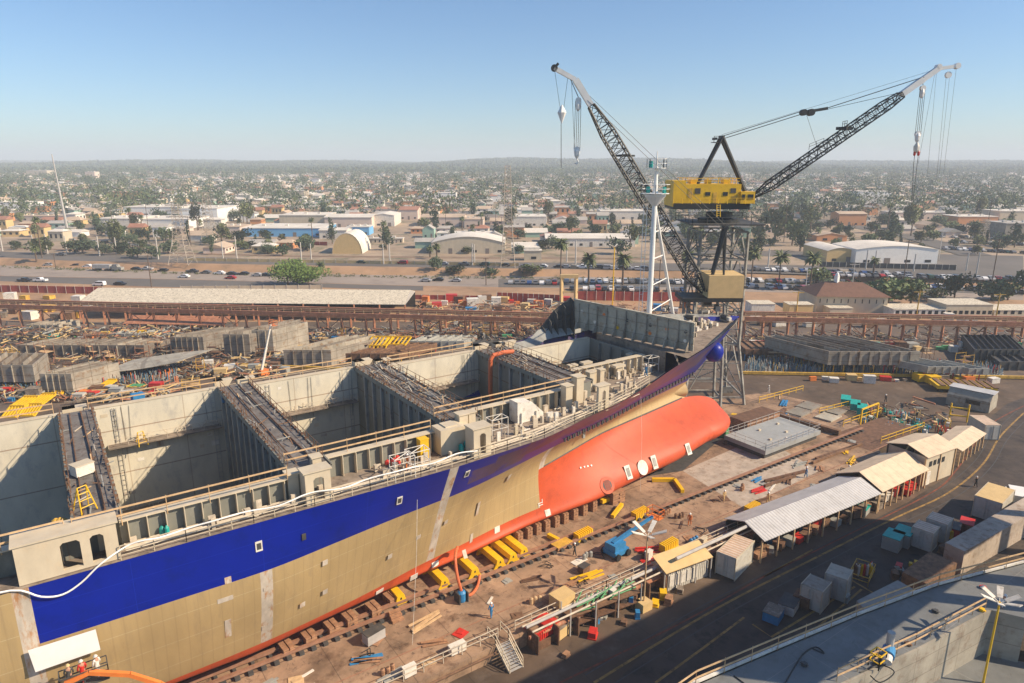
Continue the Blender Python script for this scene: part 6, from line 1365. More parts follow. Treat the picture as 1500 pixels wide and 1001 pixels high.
# heap of fine scrap and pipes (uncountable) in the yard
b = MB()
for (x0,x1,y0,y1,n_) in ((610,830,450,496,750),(850,1080,450,478,250),(0,330,486,504,700),(1095,1500,492,510,400),(0,250,560,592,800),(0,420,500,560,900),(400,520,510,535,200),(260,330,540,556,200),(400,830,490,508,800),(1270,1400,598,628,70)):
    for i in range(n_):
        p = G(rd.uniform(x0,x1), rd.uniform(y0,y1), 0); a = rd.uniform(0,3.2); l = rd.uniform(.5,4); z = rd.uniform(.1,2.2 if y0 < 500 else 1.2); b.beam(p+zz*z, p+zz*z+Vector((l*cos(a), l*sin(a), rd.uniform(-.1,.6))), rd.uniform(.08,.3), None, rd.randrange(6))
stuff(b.build('scrap_steel', [M[c_] for c_ in ('rusty','grey','clutter','brown','dgrey','tanbox')]))
def fence(label, a, c, h, m='redfence', land=G, group=None, n=12):
    p, q = land(*a), land(*c); t = T('screen_fence', label, 'fence', (p+q)/2, 0, group); b = MB(); b.prism([p, q, q+zz*h, p+zz*h], CF(0,.08)); b.build('screen', M[m], t)
    for i in range(n+1): w = p.lerp(q, i/n)-CF(0,.06); b = MB(); b.beam(w, w+zz*(h+.3), .12); b.build('post', M['steelgal'], t)
    return t
fence('red screen fence at the far left of the yard', (-10,428),(152,431),2.6); fence('red screen fence left of the small gantry', (728,442),(820,446),3.2); fence('red screen fence between the gantry and the foremast', (846,440),(1010,442),3.2); fence('low red screen fence behind the open shed end', (560,438),(700,440),1.6)
fence('long pale green screen wall behind the open shed', (265,427),(472,425),1.9,'leafpanel' if 'leafpanel' in M else 'cream')
# blocks right of cranes
for i, a in enumerate((('white block of stacked panels left of the light pole',1100,1134,463,446,6,'dwhite'),('tan slanted conveyor housing behind the right runway',1155,1190,463,447,5,'tanbox'),('cream tank shed below the brown roofed house',1215,1248,463,452,5,'cream'),('long white low building with small windows behind the right runway',1308,1384,466,454,9,'dwhite'),('cream flat building with brown door near the right edge',1384,1452,466,447,10,'cream'),('low cream building at the right edge of the yard',1455,1540,466,455,9,'cream'))):
    t = pxbox('yard_building', a[0], 'building', *a[1:6], a[6], None, 'paleroof')
    if i in (3,4,5):
        for k in range(8): pa = G(a[1]+(a[2]-a[1])*(k+.3)/8, a[3], 0)-CF(0,.03); b = MB(); b.prism([pa+zz*1.2, pa+CF(1.1,0)+zz*1.2, pa+CF(1.1,0)+zz*2.3, pa+zz*2.3], CF(0,.02)); b.build('window', M['glass'], t)
t = T('hip_house', 'two storey cream house with brown hipped roof and small cupola beyond the right runway', 'house', G(1235,450,0)); a, c = G(1195,458,0), G(1298,460,0); D = CF(0,14); h = hat(a,434)
M['brownroof'] = mat('brown_shingles', (.17,.085,.055), .85, var=.2, sc=.8)
b = MB(); b.prism([a, c, c+D, a+D], zz*h); b.build('wall', M['cream'], t)
b = MB(); o = CF(.8,0); A_, B_, C_, D_ = [p+zz*(h+.01) for p in (a-o-CF(0,.8), c+o-CF(0,.8), c+D+o+CF(0,.8), a+D-o+CF(0,.8))]; r0 = (A_+D_)/2+CF(6,0,3.6); r1 = (B_+C_)/2+CF(-6,0,3.6)
b.poly([A_,B_,r1,r0]); b.poly([B_,C_,r1]); b.poly([C_,D_,r0,r1]); b.poly([D_,A_,r0]); b.poly([A_,D_,C_,B_]); rf = b.build('roof', M['brownroof'], t)
b = MB(); q = r0.lerp(r1,.3); b.box((q.x,q.y,q.z-.6),(1.2,1.2,2.4)); b.lathe((q.x,q.y,q.z+1.8),[(.8,0),(.5,.8),(.1,1.3)],8); b.build('cupola', M['white'], rf)
for k in range(10): pa = a.lerp(c, (k+.35)/10)-CF(0,.03); b = MB(); b.prism([pa+zz*(h-2.1), pa+CF(1.0,0)+zz*(h-2.1), pa+CF(1.0,0)+zz*(h-.8), pa+zz*(h-.8)], CF(0,.02)); b.build('window', M['glass'], t)
# ================= trees, palms =================
rt = random.Random(77)
def crown(w, h, n, leaf, lobes=9, seed=0, flat_=.0):
    r = random.Random(seed); b = MB(); L = []
    for k in range(lobes):
        a = r.uniform(0,6.28); q = r.uniform(.15,.62)*w/2; L.append((q*cos(a), q*sin(a), h*r.uniform(.3,.78), w*r.uniform(.16,.3), h*r.uniform(.16,.28)))
    for k in range(n):
        x, y, z, rr, rh = L[r.randrange(lobes)]; u = r.uniform(-1,1); a = r.uniform(0,6.28); s_ = sqrt(1-u*u); f = r.uniform(.75,1.08)
        c = Vector((x+rr*f*s_*cos(a), y+rr*f*s_*sin(a), z+rh*f*u)); d = Vector((r.uniform(-1,1),r.uniform(-1,1),r.uniform(-1,1))).normalized(); e = d.orthogonal().normalized(); g_ = leaf*r.uniform(.6,1.3)
        b.add([c-d*g_, c+e*g_*.7, c+d*g_, c-e*g_*.7], [(0,1,2,3)])
    return b
def tree_proto(kind, w, h, n, leaf, m, seed, trunk=.3, th=.35):
    me = crown(w, h, n, leaf, 9 if w < 12 else 14, seed); t = MB(); t.tube((0,0,-.3),(0,0,h*th),trunk,6,trunk*.7)
    for k in range(3): a = k*2.1+seed; t.tube((0,0,h*th*.95),(cos(a)*w*.22,sin(a)*w*.22,h*.6),trunk*.6,5,trunk*.2)
    cm = me.build('crown', M[m]); tm = t.build('trunk', M['trunk']); r = (cm.data, tm.data)
    for o in (cm, tm): bpy.data.objects.remove(o)
    return r
PR = {'broad':[tree_proto('b',9,7,520,.5,'leafA',1), tree_proto('b',11,8,620,.55,'leafB',2), tree_proto('b',7,6,420,.45,'leafC',3)],
      'tall':[tree_proto('t',7,13,520,.5,'leafB',5,.35,.3), tree_proto('t',9,16,620,.6,'leafC',6,.4,.3)],
      'cypress':[tree_proto('c',2.6,10,260,.4,'leafB',8,.2,.15)]}
def tree(name, label, p, kind='broad', v=0, s=1, rz=0, group='trees in the town beyond the yard'):
    cm, tm = PR[kind][v % len(PR[kind])]; t = T(name, label, 'tree', p, rz, group); t.scale = (s, s, s*rt.uniform(.85,1.15))
    for n_, d in (('crown', cm), ('trunk', tm)): o = bpy.data.objects.new(n_, d); COL.objects.link(o); o.parent = t
    return t
def palm_proto(h, r, n, seed, skirt=False):
    q = random.Random(seed); b = MB(); t = MB(); t.tube((0,0,-.2),(.1,0,h),.42 if h < 12 else .28,8,.3 if h < 12 else .2)
    for k in range(n):
        a = q.uniform(0,6.28); el = q.uniform(-.5,1.25); L_ = r*q.uniform(.8,1.1); prev = Vector((.1,0,h)); d = Vector((cos(a)*cos(el), sin(a)*cos(el), sin(el))); side = Vector((-sin(a),cos(a),0)); w0 = r*.11
        for s_ in range(4):
            nx = prev+d*L_/4; w1 = r*(.17,.15,.1,.02)[s_]; b.add([prev-side*w0+Vector((0,0,-w0*.5)), prev, nx, nx-side*w1+Vector((0,0,-w1*.5))], [(0,1,2,3)]); b.add([prev, prev+side*w0+Vector((0,0,-w0*.5)), nx+side*w1+Vector((0,0,-w1*.5)), nx], [(0,1,2,3)])
            prev = nx; w0 = w1; d = (d+Vector((0,0,-.38))).normalized()
    cm = b.build('crown', M['palmleaf']); tm = t.build('trunk', M['trunk']); o = (cm.data, tm.data); bpy.data.objects.remove(cm); bpy.data.objects.remove(tm); return o
PP = {}
def palm(label, px, yb, yt, land=G, fan=4.2, group='palms along the roads'):
    p = land(px, yb); h = max(3, hat(p, yt)-p.z); key = (round(h/2)*2, fan)
    if key not in PP: PP[key] = palm_proto(key[0], fan, 60, int(key[0]*7+fan))
    t = T('palm_tree', label, 'palm', p, rt.uniform(0,6), group)
    for n_, d in zip(('crown','trunk'), PP[key]): o = bpy.data.objects.new(n_, d); COL.objects.link(o); o.parent = t
for i, (px, yb, yt) in enumerate(((821,408,361),(862,418,378),(912,418,379),(1006,412,373),(1100,416,374),(1140,424,381),(1186,426,380))):
    palm('broad date palm beside the broad road, %s from the left' % nth(i), px, yb, yt, group='date palms by the broad road')
for i, (px, yb, yt, f) in enumerate(((62,378,322,2.6),(193,346,308,2.4),(210,346,316,2.2),(458,352,320,2.4),(563,352,326,2.6),(677,338,318,2.6),(705,336,314,2.6),(640,380,364,2.6),(1197,352,345-8,2.8),(1298,352,300,2.4),(1282,352,330,2.6),(1278,410,384,2.6),(54,384,366,2.6),(470,402,388,2.6),(630,377,365,2.4),(692,346,334,2.4),(1247,362,350,2.4))):
    palm('slender palm among the buildings beyond the road, %s listed of its kind' % nth(i), px, yb, yt, land=Gg, fan=f, group='slender palms beyond the road')
def ptree(name, label, px, yb, wpx, hpx, kind='broad', v=0, land=G, group=None):
    p = land(px, yb); Y = p.x*HV+p.y*HU; d = Y*CP+(HC-p.z)*SP; w = wpx/FL*d; h = hpx/FL*d
    cm, tm = PR[kind][v % len(PR[kind])]; W0 = {'broad':(9,11,7),'tall':(7,9),'cypress':(2.6,)}[kind][v % len(PR[kind])]; H0_ = {'broad':(6,6.9,5.2),'tall':(11,14),'cypress':(8.6,)}[kind][v % len(PR[kind])]
    t = T(name, label, 'tree', p, rt.uniform(0,6), group); t.scale = (w/W0*1.25, w/W0*1.25, h/H0_)
    for n_, dd in (('crown', cm), ('trunk', tm)): o = bpy.data.objects.new(n_, dd); COL.objects.link(o); o.parent = t
# dense bushy trees: own meshes
def bush(label, px, yb, wpx, hpx, m, seed, land=G):
    p = land(px, yb); Y = p.x*HV+p.y*HU; d = Y*CP+(HC-p.z)*SP; w = wpx/FL*d; h = hpx/FL*d; t = T('round_tree', label, 'tree', p, 0, None)
    b = crown(w*1.15, h*1.1, 2600, .42, 16, seed); b.build('crown', M[m], t, False); b = MB(); b.tube((0,0,-.2),(0,0,h*.5),.35,6,.2); b.build('trunk', M['trunk'], t, False)
M['leafbush'] = mat('leaf_fresh', (.095,.15,.025), .75, var=.4, sc=.6)
bush('large round bright green tree on the road verge, left half of the pair', 422, 419, 62, 34, 'leafbush', 3); bush('round bright green tree on the verge, right half of the pair', 452, 419, 54, 28, 'leafbush', 4)
for i, a in enumerate(((1262,446,44,34,1),(1300,448,56,36,0),(1334,446,44,34,0),(1398,436,38,36,1),(1372,442,30,20,1),(1452,440,44,32,1),(1476,440,30,24,0),(1196,416,30,22,0),(1218,424,30,14,1),(1500,430,30,40,1))):
    ptree('broad_tree', 'dark broad tree behind the brown roofed house, %s from the left' % nth(i), *a[:4], 'broad', a[4], group='dark trees behind the brown roofed house')
for i, a in enumerate(((24,366,18,12,0),(60,372,30,22,1),(100,368,16,14,0),(122,372,34,20,0),(150,374,24,18,1),(180,372,26,14,0),(202,378,24,16,1),(222,380,22,22,0),(175,346,20,14,0),(210,348,24,14,0),(243,353,24,18,0),(325,356,26,26,1),(352,366,20,12,0),(392,372,22,14,0),(414,374,22,16,1),(444,366,28,18,0),(388,350,18,12,0),(636,395,20,18,0),(670,402,30,14,1),(718,404,22,12,0),(780,400,34,12,0),(1135,352,40,44,1),(1160,360,26,34,0),(1095,345,26,18,0),(1120,330,24,14,0),(560,366,12,8,0),(686,372,14,10,0),(760,372,14,14,0))):
    ptree('street_tree', 'small leafy tree beside the railway, %s in the order from the left' % nth(i), *a[:4], 'broad', a[4]*1+(i % 2), Gg if a[1] < 384 else Gg, group='leafy trees beside the railway')
for i, a in enumerate(((1157,318,6,22),(1168,318,7,26),(1178,320,6,20),(1186,321,6,22),(1207,320,7,26),(1222,318,6,18),(1245,322,6,20))):
    ptree('cypress_tree', 'dark slender cypress, %s of the row left of the white school' % nth(i), *a, 'cypress', 0, Gg, 'cypress row')
# ================= poles, pylons =================
def pole(label, px, yb, yt, r, m, land=Gg, group=None, arm=None, name='utility_pole'):
    p = land(px, yb); h = max(2, hat(p, yt)-p.z); t = T(name, label, 'pole', p, RZ, group); b = MB(); b.tube((0,0,-.1),(0,0,h),r,6,r*.75); b.build('pole', M[m], t, False)
    if arm: b = MB(); b.beam((-arm,0,h-.4),(arm,0,h-.4),.16); b.build('cross_arm', M['trunk' if m == 'trunk' else m], t, False)
for i, (px, yb, yt) in enumerate(((4,368,341),(50,368,344),(70,372,343),(98,370,346),(146,375,346),(171,372,348),(232,380,347),(254,372,352),(327,381,354),(347,378,346),(442,385,355),(456,380,357),(562,387,358),(571,383,357),(692,389,357),(695,386,358),(830,384,356),(843,388,352),(1125,391,364),(1268,394,366),(1281,392,367),(1415,397,371),(1430,402,370),(1500,404,380),(1338,398,372))):
    pole('pale concrete mast beside the railway, %s from the left' % nth(i), px, yb, yt, .32, 'concpole', group='railway masts', name='railway_mast')
for i, (px, yb, yt) in enumerate(((82,394,372),(222,421,374),(712,418,378),(166,338,306),(218,340,298),(290,345,318),(280,362,318),(405,300,270),(653,335,300),(650,330,308),(1148,355,290),(1145,345,236+40),(1199,298,275),(1445,340,292),(1450,430,350),(1421,350,330),(726,330,308),(735,345,318),(965,428,380),(1322,420,352))):
    pole('dark wooden pole with cross arm standing in the town, %s listed' % nth(i), px, yb, yt, .2, 'trunk', group='wooden utility poles', arm=1.1)
for i, (px, yb, yt) in enumerate(((1248,420,386),(1180,422,395),(1374,387,336),(1166,463,427),(1342,466,426),(1458,470,430))):
    pole('pale lamp mast near the right car park, %s from the left' % ORD[(2,1,4,0,3,5)[i]], px, yb, yt, .2, 'concpole' if i < 3 else 'dyellow', land=G, group='lamp masts at the right', arm=1.8, name='lamp_mast')
p = Gg(100,343); t = T('tall_mast', 'very tall tapering grey steel mast rising above the left horizon', 'mast', p); h = hat(p,226)-p.z; b = MB(); b.tube(p, p+CF(-2.2,0,h), .95, 8, .25); b.build('pole', M['steelgal'], t); b = MB(); b.tube(p+zz*0, p+zz*1.2, 2, 8); b.build('base', M['conc2'], t)
M['pylon'] = mat('pylon_steel', (.4,.34,.27), .7, var=.2, sc=1)
def pylon(label, px, yb, yt, w0, w1, n, arms=True, r=.16):
    p = Gg(px, yb); h = hat(p, yt)-p.z; t = T('lattice_pylon', label, 'pylon', p); b = MB(); b.lattice(p, p+zz*(h*.42), w0, w0, max(3,n//2), r, r*.6, CF(0,1), (w0+w1*2)/3, (w0+w1*2)/3); b.lattice(p+zz*(h*.42), p+zz*h, (w0+w1*2)/3, (w0+w1*2)/3, n, r*.8, r*.5, CF(0,1), w1, w1); b.build('tower', M['pylon'], t)
    if arms:
        for k in (.8,.9,.99): a = MB(); a.lattice(p+zz*h*k-CF(w0*.55,0), p+zz*h*k+CF(w0*.55,0), .5, .5, 6, .08, .05); a.build('cross_arm', M['pylon'], t)
pylon('tall narrow lattice pylon left of the crane booms', 744, 391, 243, 6.2, 2.2, 16, False, .17)
pylon('wide lattice pylon beside the railway, larger of the left pair', 268, 387, 300, 9.0, 2.4, 9); pylon('smaller lattice pylon right of the wide one by the railway', 309, 358, 282, 8.0, 2.4, 9)
pylon('lattice gantry pylon far right beside the road', 1440, 352, 322, 5, 2, 6)
# ================= cars =================
CM = {}
carcol = {'white':(.75,.74,.72),'black':(.015,.015,.017),'silver':(.45,.45,.45),'grey':(.15,.15,.155),'red':(.35,.02,.02),'blue':(.03,.07,.2),'tan':(.4,.33,.24),'dark green':(.02,.06,.04)}
for k, c_ in carcol.items():
    mm = mat('car_paint_'+k.replace(' ','_'), c_, .3, metal=.2 if k in ('silver','grey') else 0, var=.04, sc=1)
    for kind in ('sedan','pickup','van'):
        b = MB(); L_ = 4.5 if kind == 'sedan' else 5.2; w = .9
        prof = {'sedan':[(-2.2,.3),(2.2,.3),(2.25,.7),(1.2,.92),(.5,1.4),(-1.0,1.42),(-1.7,.98),(-2.25,.9)],'pickup':[(-2.6,.4),(2.6,.4),(2.6,1.0),(1.4,1.15),(.8,1.7),(-.5,1.72),(-.7,1.1),(-2.6,1.1)],'van':[(-2.3,.35),(2.3,.35),(2.3,.95),(1.5,1.15),(.9,1.75),(-2.0,1.78),(-2.3,1.2)]}[kind]
        b.prism([(x,-w,z) for x, z in prof], (0,2*w,0), 0)
        gz = {'sedan':[(1.12,.97),(.5,1.36),(-.95,1.38),(-1.55,1.0)],'pickup':[(1.3,1.2),(.78,1.66),(-.45,1.68),(-.5,1.2)],'van':[(1.4,1.2),(.88,1.7),(-1.9,1.72),(-2.1,1.2)]}[kind]
        b.prism([(x,-w-.012,z) for x, z in gz], (0,2*w+.024,0), 1); x0, z0_ = gz[0]; x1, z1_ = gz[1]; b.prism([(x0+.06,-w+.12,z0_+.02),(x1+.06,-w+.12,z1_+.03),(x1+.06,w-.12,z1_+.03),(x0+.06,w-.12,z0_+.02)], (.02,0,.01), 1)
        for sx in (-1,1):
            for sy in (-1,1): b.tube((sx*L_*.3,sy*(w-.2),.32),(sx*L_*.3,sy*(w+.02),.32),.32,8,None,2)
        o = b.build('parked_car', [mm, M['glass'], M['tyre']]); CM[k, kind] = o.data; bpy.data.objects.remove(o)
def car(p, rz, label, group, k=None, kind=None):
    k = k or rt.choices(list(carcol), [8,7,7,6,1,1,1,1])[0]; kind = kind or rt.choice(['sedan','sedan','pickup','van'])
    o = bpy.data.objects.new('parked_car', CM[k, kind]); COL.objects.link(o); o.location = p; o.rotation_euler.z = rz; tag(o, label % (k, {'sedan':'car','pickup':'pickup','van':'tall car'}[kind]), 'car', group); return o
def row(where, group, x0, y0, x1, y1, n, side=True, land=G, skip=.06, z=.05):
    for i in range(n):
        if rt.random() < skip: continue
        f = i/max(1,n-1); p = land(x0+(x1-x0)*f, y0+(y1-y0)*f); p.z += z; th = RZ-radians(12) if side else RZ+pi/2*rt.choice((1,-1))+rt.uniform(-.08,.08)
        if side and rt.random() < .5: th += pi
        car(p, th, '%s %s '+where+', '+nth(i)+' from the left', group)
G2 = lambda x, y: G(x, y, TZ)
for i, (px, py, k, kind) in enumerate(((72,389,'silver','sedan'),(111,390,'black','sedan'),(129,391,'white','sedan'),(200,395,'black','sedan'),(216,395,'silver','pickup'),(239,397,'black','sedan'),(282,399,'black','pickup'),(302,400,'grey','sedan'),(322,401,'white','sedan'),(340,402,'black','sedan'),(357,402,'black','sedan'),(377,404,'silver','sedan'),(390,404,'black','sedan'),(270,406,'white','sedan'),(338,408,'red','sedan'),(624,412,'silver','sedan'),(642,411,'black','sedan'),(668,412,'silver','sedan'),(36,412,'black','pickup'),(60,412,'white','pickup'),(146,418,'white','van'),(176,417,'black','sedan'))):
    p = G(px, py+1); p.z = .06; car(p, RZ+(pi if i % 3 else 0)-.1, '%s %s on the broad road, '+nth(i)+' from the left', 'cars on the broad road', k, kind)
row('parked in the near row left of the gantry','cars left of the gantry',748,416,812,417,8,False)
row('in the near row before the palms','front row cars before the palms',838,425,1000,427,18,False); row('in the back row before the palms','back row cars before the palms',830,414,1010,416,20,False)
row('parked on the upper road left of the foremast','cars on the upper road',795,392,945,396,14,True,G2)
row('in the near row of the right car park','front row cars at the right',1085,421,1245,428,24,False); row('in the second row of the right car park','second row cars at the right',1085,413,1240,416,24,False)
row('in the line beyond the right car park','upper line cars at the right',1090,396,1330,404,30,False,G2); row('in the line before the right warehouse','second upper line cars at the right',1200,404,1490,412,30,False,G2,.1)
row('in the lower lot behind the dark trees','cars behind the dark trees',1300,419,1499,430,22,False); row('in the lot right of the white warehouse','cars right of the white warehouse',1385,366,1500,372,14,False,Gg); row('in the far lot at the right edge','cars at the far right lot',1395,356,1500,360,14,False,Gg); row('in the far lot near the school','cars near the school',1380,348,1480,351,12,False,Gg)
row('on the upper road beside the railway','cars on the left upper road',530,386,770,391,9,True,G2,.2); row('on the upper road by the left pylons','cars by the left pylons',0,371,120,376,5,True,G2,.2)
row('parked before the blue fronted building','cars before the blue fronted building',90,352,215,362,9,True,Gg,.2)
# dump truck on the broad road
t = T('tank_truck', 'long grey truck and trailer on the broad road at the left', 'truck', G(160,397), RZ-.1); b = MB(); b.bb(-7,1.2,-1.2,1.2,1.2,2.9); b.build('trailer', M['steelgal'], t, False); b = MB(); b.prism([(2,-1.15,.6),(6.5,-1.15,.6),(6.5,-1.15,1.7),(4.8,-1.15,1.9),(4.4,-1.15,3.0),(2.4,-1.15,3.0)],(0,2.3,0)); b.build('cab', M['crgrey'], t, False)
for x in (-6,-4.8,-1,.4,2.8,5.6): b = MB(); b.tube((x,-1.25,.5),(x,1.25,.5),.5,10); b.build('wheel', M['tyre'], t, False)
# ================= warehouses =================
TC = {'w':'dwhite','c':'cream','p':'pinkw','t':'tanbox','b':'bluew','g':'blockgrey','o':'orangew','y':'yellow','e':'greenw','wh':'white'}
M['pinkw'] = mat('pink_stucco', (.68,.54,.44), .85, var=.12, sc=.1); M['bluew'] = mat('light_blue_wall', (.16,.42,.7), .7, var=.1, sc=.1); M['orangew'] = mat('orange_stucco', (.62,.28,.12), .8, var=.12, sc=.1); M['greenw'] = mat('pale_green_wall', (.3,.45,.36), .8, var=.1, sc=.1)
M['rpale'] = mat('pale_flat_roof', (.66,.61,.53), .85, var=.2, sc=.08, c2=(.55,.5,.43)); M['rgrey'] = mat('grey_roof', (.4,.37,.33), .85, var=.2, sc=.1); M['rtan'] = mat('tan_roof', (.5,.38,.27), .85, var=.2, sc=.1); M['rred'] = mat('red_brown_roof', (.36,.17,.11), .85, var=.2, sc=.1); M['rdark'] = mat('dark_roof', (.2,.17,.15), .85, var=.2, sc=.1)
def wh(label, x0, x1, yb, yt, depth, wall, roof, kind='flat', n=5, rise=2, land=Gg):
    a, c = land(x0, yb), land(x1, yb); z0 = min(a.z, c.z)-.5; a.z = c.z = z0; h = hat(a, yt)-z0; D = CF(0, depth); t = T('warehouse', label, 'building', (a+c)/2, RZ)
    b = MB(); L_ = (c-a).length; d = (c-a)/L_
    if kind == 'flat':
        b.prism([a,c,c+D,a+D], zz*h); b.build('wall', M[wall], t); r = MB(); r.prism([a+zz*(h+.01)-d*.3-CF(0,.3),c+zz*(h+.01)+d*.3-CF(0,.3),c+D+zz*(h+.01)+d*.3,a+D+zz*(h+.01)-d*.3], zz*.35); rf = r.build('roof', M[roof], t)
        for k in range(3): q = a.lerp(c, (k+.6)/3.4)+CF(0,depth*.4); v = MB(); v.box((q.x,q.y,z0+h+.36),(2,1.4,1.1),RZ); v.build('roof_unit', M['rpale'], rf)
    elif kind == 'gable':
        b.prism([a,c,c+D,a+D], zz*h); m_ = (h+rise)
        b.prism([a+zz*h, a+D+zz*h, a+D*.5+zz*m_], d*.2); b.prism([c+zz*h, c+D+zz*h, c+D*.5+zz*m_], -d*.2); b.build('wall', M[wall], t)
        r = MB(); e = d*.5; r.prism([a-e+zz*(h+.05)-CF(0,.4), c+e+zz*(h+.05)-CF(0,.4), c+e+D*.5+zz*(m_+.1), a-e+D*.5+zz*(m_+.1)], zz*.2); r.prism([a-e+D*.5+zz*(m_+.1), c+e+D*.5+zz*(m_+.1), c+e+D+zz*(h+.05)+CF(0,.4), a-e+D+zz*(h+.05)+CF(0,.4)], zz*.2); r.build('roof', M[roof], t)
    elif kind in ('arch','endgable'):     # barrel or gable whose end faces the viewer
        N = 12; P = [(a+d*L_*k/N)+zz*(h+(rise*sin(pi*k/N) if kind == 'arch' else rise*(1-abs(2*k/N-1)))) for k in range(N+1)]
        b.prism([a]+[c]+P[::-1], D); b.build('wall', M[wall], t); r = MB()
        for k in range(N): r.prism([P[k]+zz*.03-CF(0,.3), P[k+1]+zz*.03-CF(0,.3), P[k+1]+zz*.03+D+CF(0,.3), P[k]+zz*.03+D+CF(0,.3)], zz*.15)
        r.build('roof', M[roof], t)
    elif kind == 'quonset':
        N = 14; P = [(a+c)/2+d*(L_/2*cos(pi-pi*k/N))+zz*(h*sin(pi*k/N)) for k in range(N+1)]; b.prism(P, D); b.build('wall', M[wall], t); r = MB()
        for k in range(N): r.prism([P[k]*1.0+zz*.02-CF(0,.1), P[k+1]+zz*.02-CF(0,.1), P[k+1]+zz*.02+D, P[k]+zz*.02+D], zz*.12)
        r.build('roof', M[roof], t)
    for k in range(n):
        q = a.lerp(c, (k+.4)/n)-CF(0,.06); w_ = L_/n*.3; big = k % 3 == 1; v = MB(); zz0 = .05 if big else min(1.2,h*.3); zz1 = min(h*.8, 3.2 if big else 2.4); v.prism([q+zz*zz0, q+d*w_+zz*zz0, q+d*w_+zz*zz1, q+zz*zz1], CF(0,.05)); v.build('door' if big else 'window', M['rdark' if big else 'glass'], t)
    return t
for a in (('large white flat warehouse left of the wide pylon, front part',143,203,337,321,30,'dwhite','rpale','flat',5),('white angled warehouse wing behind the slim pole',204,277,336,322,34,'white','rpale','flat',4),('white warehouse rear wing left of the smaller pylon',182,265,318,304,40,'white','rpale','flat',4),('white warehouse block beside the smaller pylon',266,320,328,306,40,'white','rpale','flat',3),
    ('long light blue fronted building left of the round green tree',356,473,347,335,34,'bluew','rpale','flat',7),('pale building with low roof left of the blue one',318,352,345,333,20,'pinkw','rtan','flat',3),('wide cream warehouse behind the blue fronted building',410,478,333,316,30,'cream','rpale','flat',5),('pink cream warehouse right of the palm',476,545,334,319,26,'pinkw','rpale','gable',5,1.5),('white gabled hall right of the pink warehouse',546,578,332,316,30,'dwhite','rpale','endgable',2,1.2),('white low shed left of the rounded hut',468,508,350,338,14,'dwhite','rpale','gable',3,1),('white shed with dark openings behind the rounded hut',508,541,345,333,14,'bluew','rpale','flat',3),
    ('cream quonset hut with rounded roof beside the railway',487,531,372,342,22,'tanbox','rpale','quonset',0),('long cream wall building with small windows right of the hut',534,590,356,350,5,'cream','rpale','flat',9),('white shallow arched warehouse left of the tall narrow pylon',632,740,372,356,26,'cream','rpale','arch',6,3.0),('low white building behind the arched warehouse',640,728,348,342,12,'white','rpale','flat',6),('small green gabled house left of the arched warehouse',619,636,349,336,9,'greenw','rgrey','endgable',2,2.2),
    ('pale warehouse with long tan roof in the centre',617,680,332,319,26,'pinkw','rtan','gable',5,1.5),('tan roofed warehouse left of the centre street',585,612,322,308,22,'pinkw','rred','gable',3,2),('long pale warehouse behind the centre street',680,708,334,322,24,'pinkw','rtan','flat',3),('white warehouse with red door right of the tall pylon',752,800,332,318,26,'dwhite','rpale','flat',4),('long white building with pale roof behind the date palms',800,930,362,350,22,'dwhite','rpale','gable',9,1.6),('pale green fronted hall beside the foremast',915,935,358,345,18,'greenw','rgrey','endgable',1,1.8),('white warehouse at the crane boom foot',880,945,322,310,26,'dwhite','rpale','flat',5),
    ('white walled warehouse with arched grey roof at the right',1252,1372,387,366,24,'white','rpale','arch',4,1.6),('tan sided half of the arched roof warehouse at the right',1210,1251,385,368,26,'tanbox','rpale','arch',2,1.4),('long cream low school building at the right',1308,1402,322,312,20,'pinkw','rpale','flat',12),('orange cream school wing at the right',1402,1460,332,318,20,'orangew','rpale','flat',6),('tall pale three storey building at the right edge',1462,1520,330,310,20,'cream','rpale','flat',8),('grey columned building at the right edge',1470,1520,352,328,18,'blockgrey','rgrey','flat',5),
    ('white and pale blue hall in the right middle distance',1258,1304,297,281,26,'wh_' if False else 'white','rpale','flat',5),('small white flat building right of the white hall',1386,1404,314,304,12,'white','rpale','flat',2),('tan orange apartment behind the cypresses',1228,1268,331,314,14,'orangew','rtan','gable',4,1.4),('orange flat building in the far centre',590,640,284+3,280,16,'orangew','rtan','flat',4),('white flat building in the far centre',636,668,290,283,18,'white','rpale','flat',4),('orange block far left of centre',446,470,282,274,16,'orangew','rtan','flat',3),('cream block left of the orange block',412,446,291,280,18,'cream','rpale','flat',5),('pale office block far at the left',240,275,275,264,20,'cream','rpale','flat',5),('grey block at the far left horizon',40,70,262,250,30,'cream','rpale','flat',5),('slim pale tower at the far left horizon',126,140,266,252,16,'pinkw','rpale','flat',3),('salmon red warehouse left of the centre',160,200,292,282,20,'orangew','rred','flat',4),
    ('white low hall at the left edge below the mast',0,42,310,297,22,'white','rpale','flat',4),('cream wall building along the left streets',30,105,324,317,10,'pinkw','rtan','flat',6),('pale container like building by the railway centre',768,793,382,368,6,'cream','rpale','flat',1),('tan low house row right of the crane tower',1120,1170,342,333,14,'pinkw','rtan','gable',4,1.2),('cream shop right of the crane tower',1196,1240,354,346,14,'orangew','rtan','endgable',2,1.6),('white distant apartment on the hill at centre',505,522,250,243,30,'white','rpale','flat',3),('white hospital block on the left hills',336,360,249,238,40,'white','rpale','flat',4),('white block on the left hills',375,400,250,241,40,'dwhite','rpale','flat',4)):
    wh(*a)
fence('long low wall beside the railway at the centre',(270,382),(760,390),1.3,'tanbox',G2,None,30); fence('dark mesh fence before the right warehouse',(1200,391),(1400,396),2.2,'dgrey',G2,None,20); fence('rust coloured wall before the blue fronted building',(390,356),(480,360),2.0,'redfence',Gg,None,8)
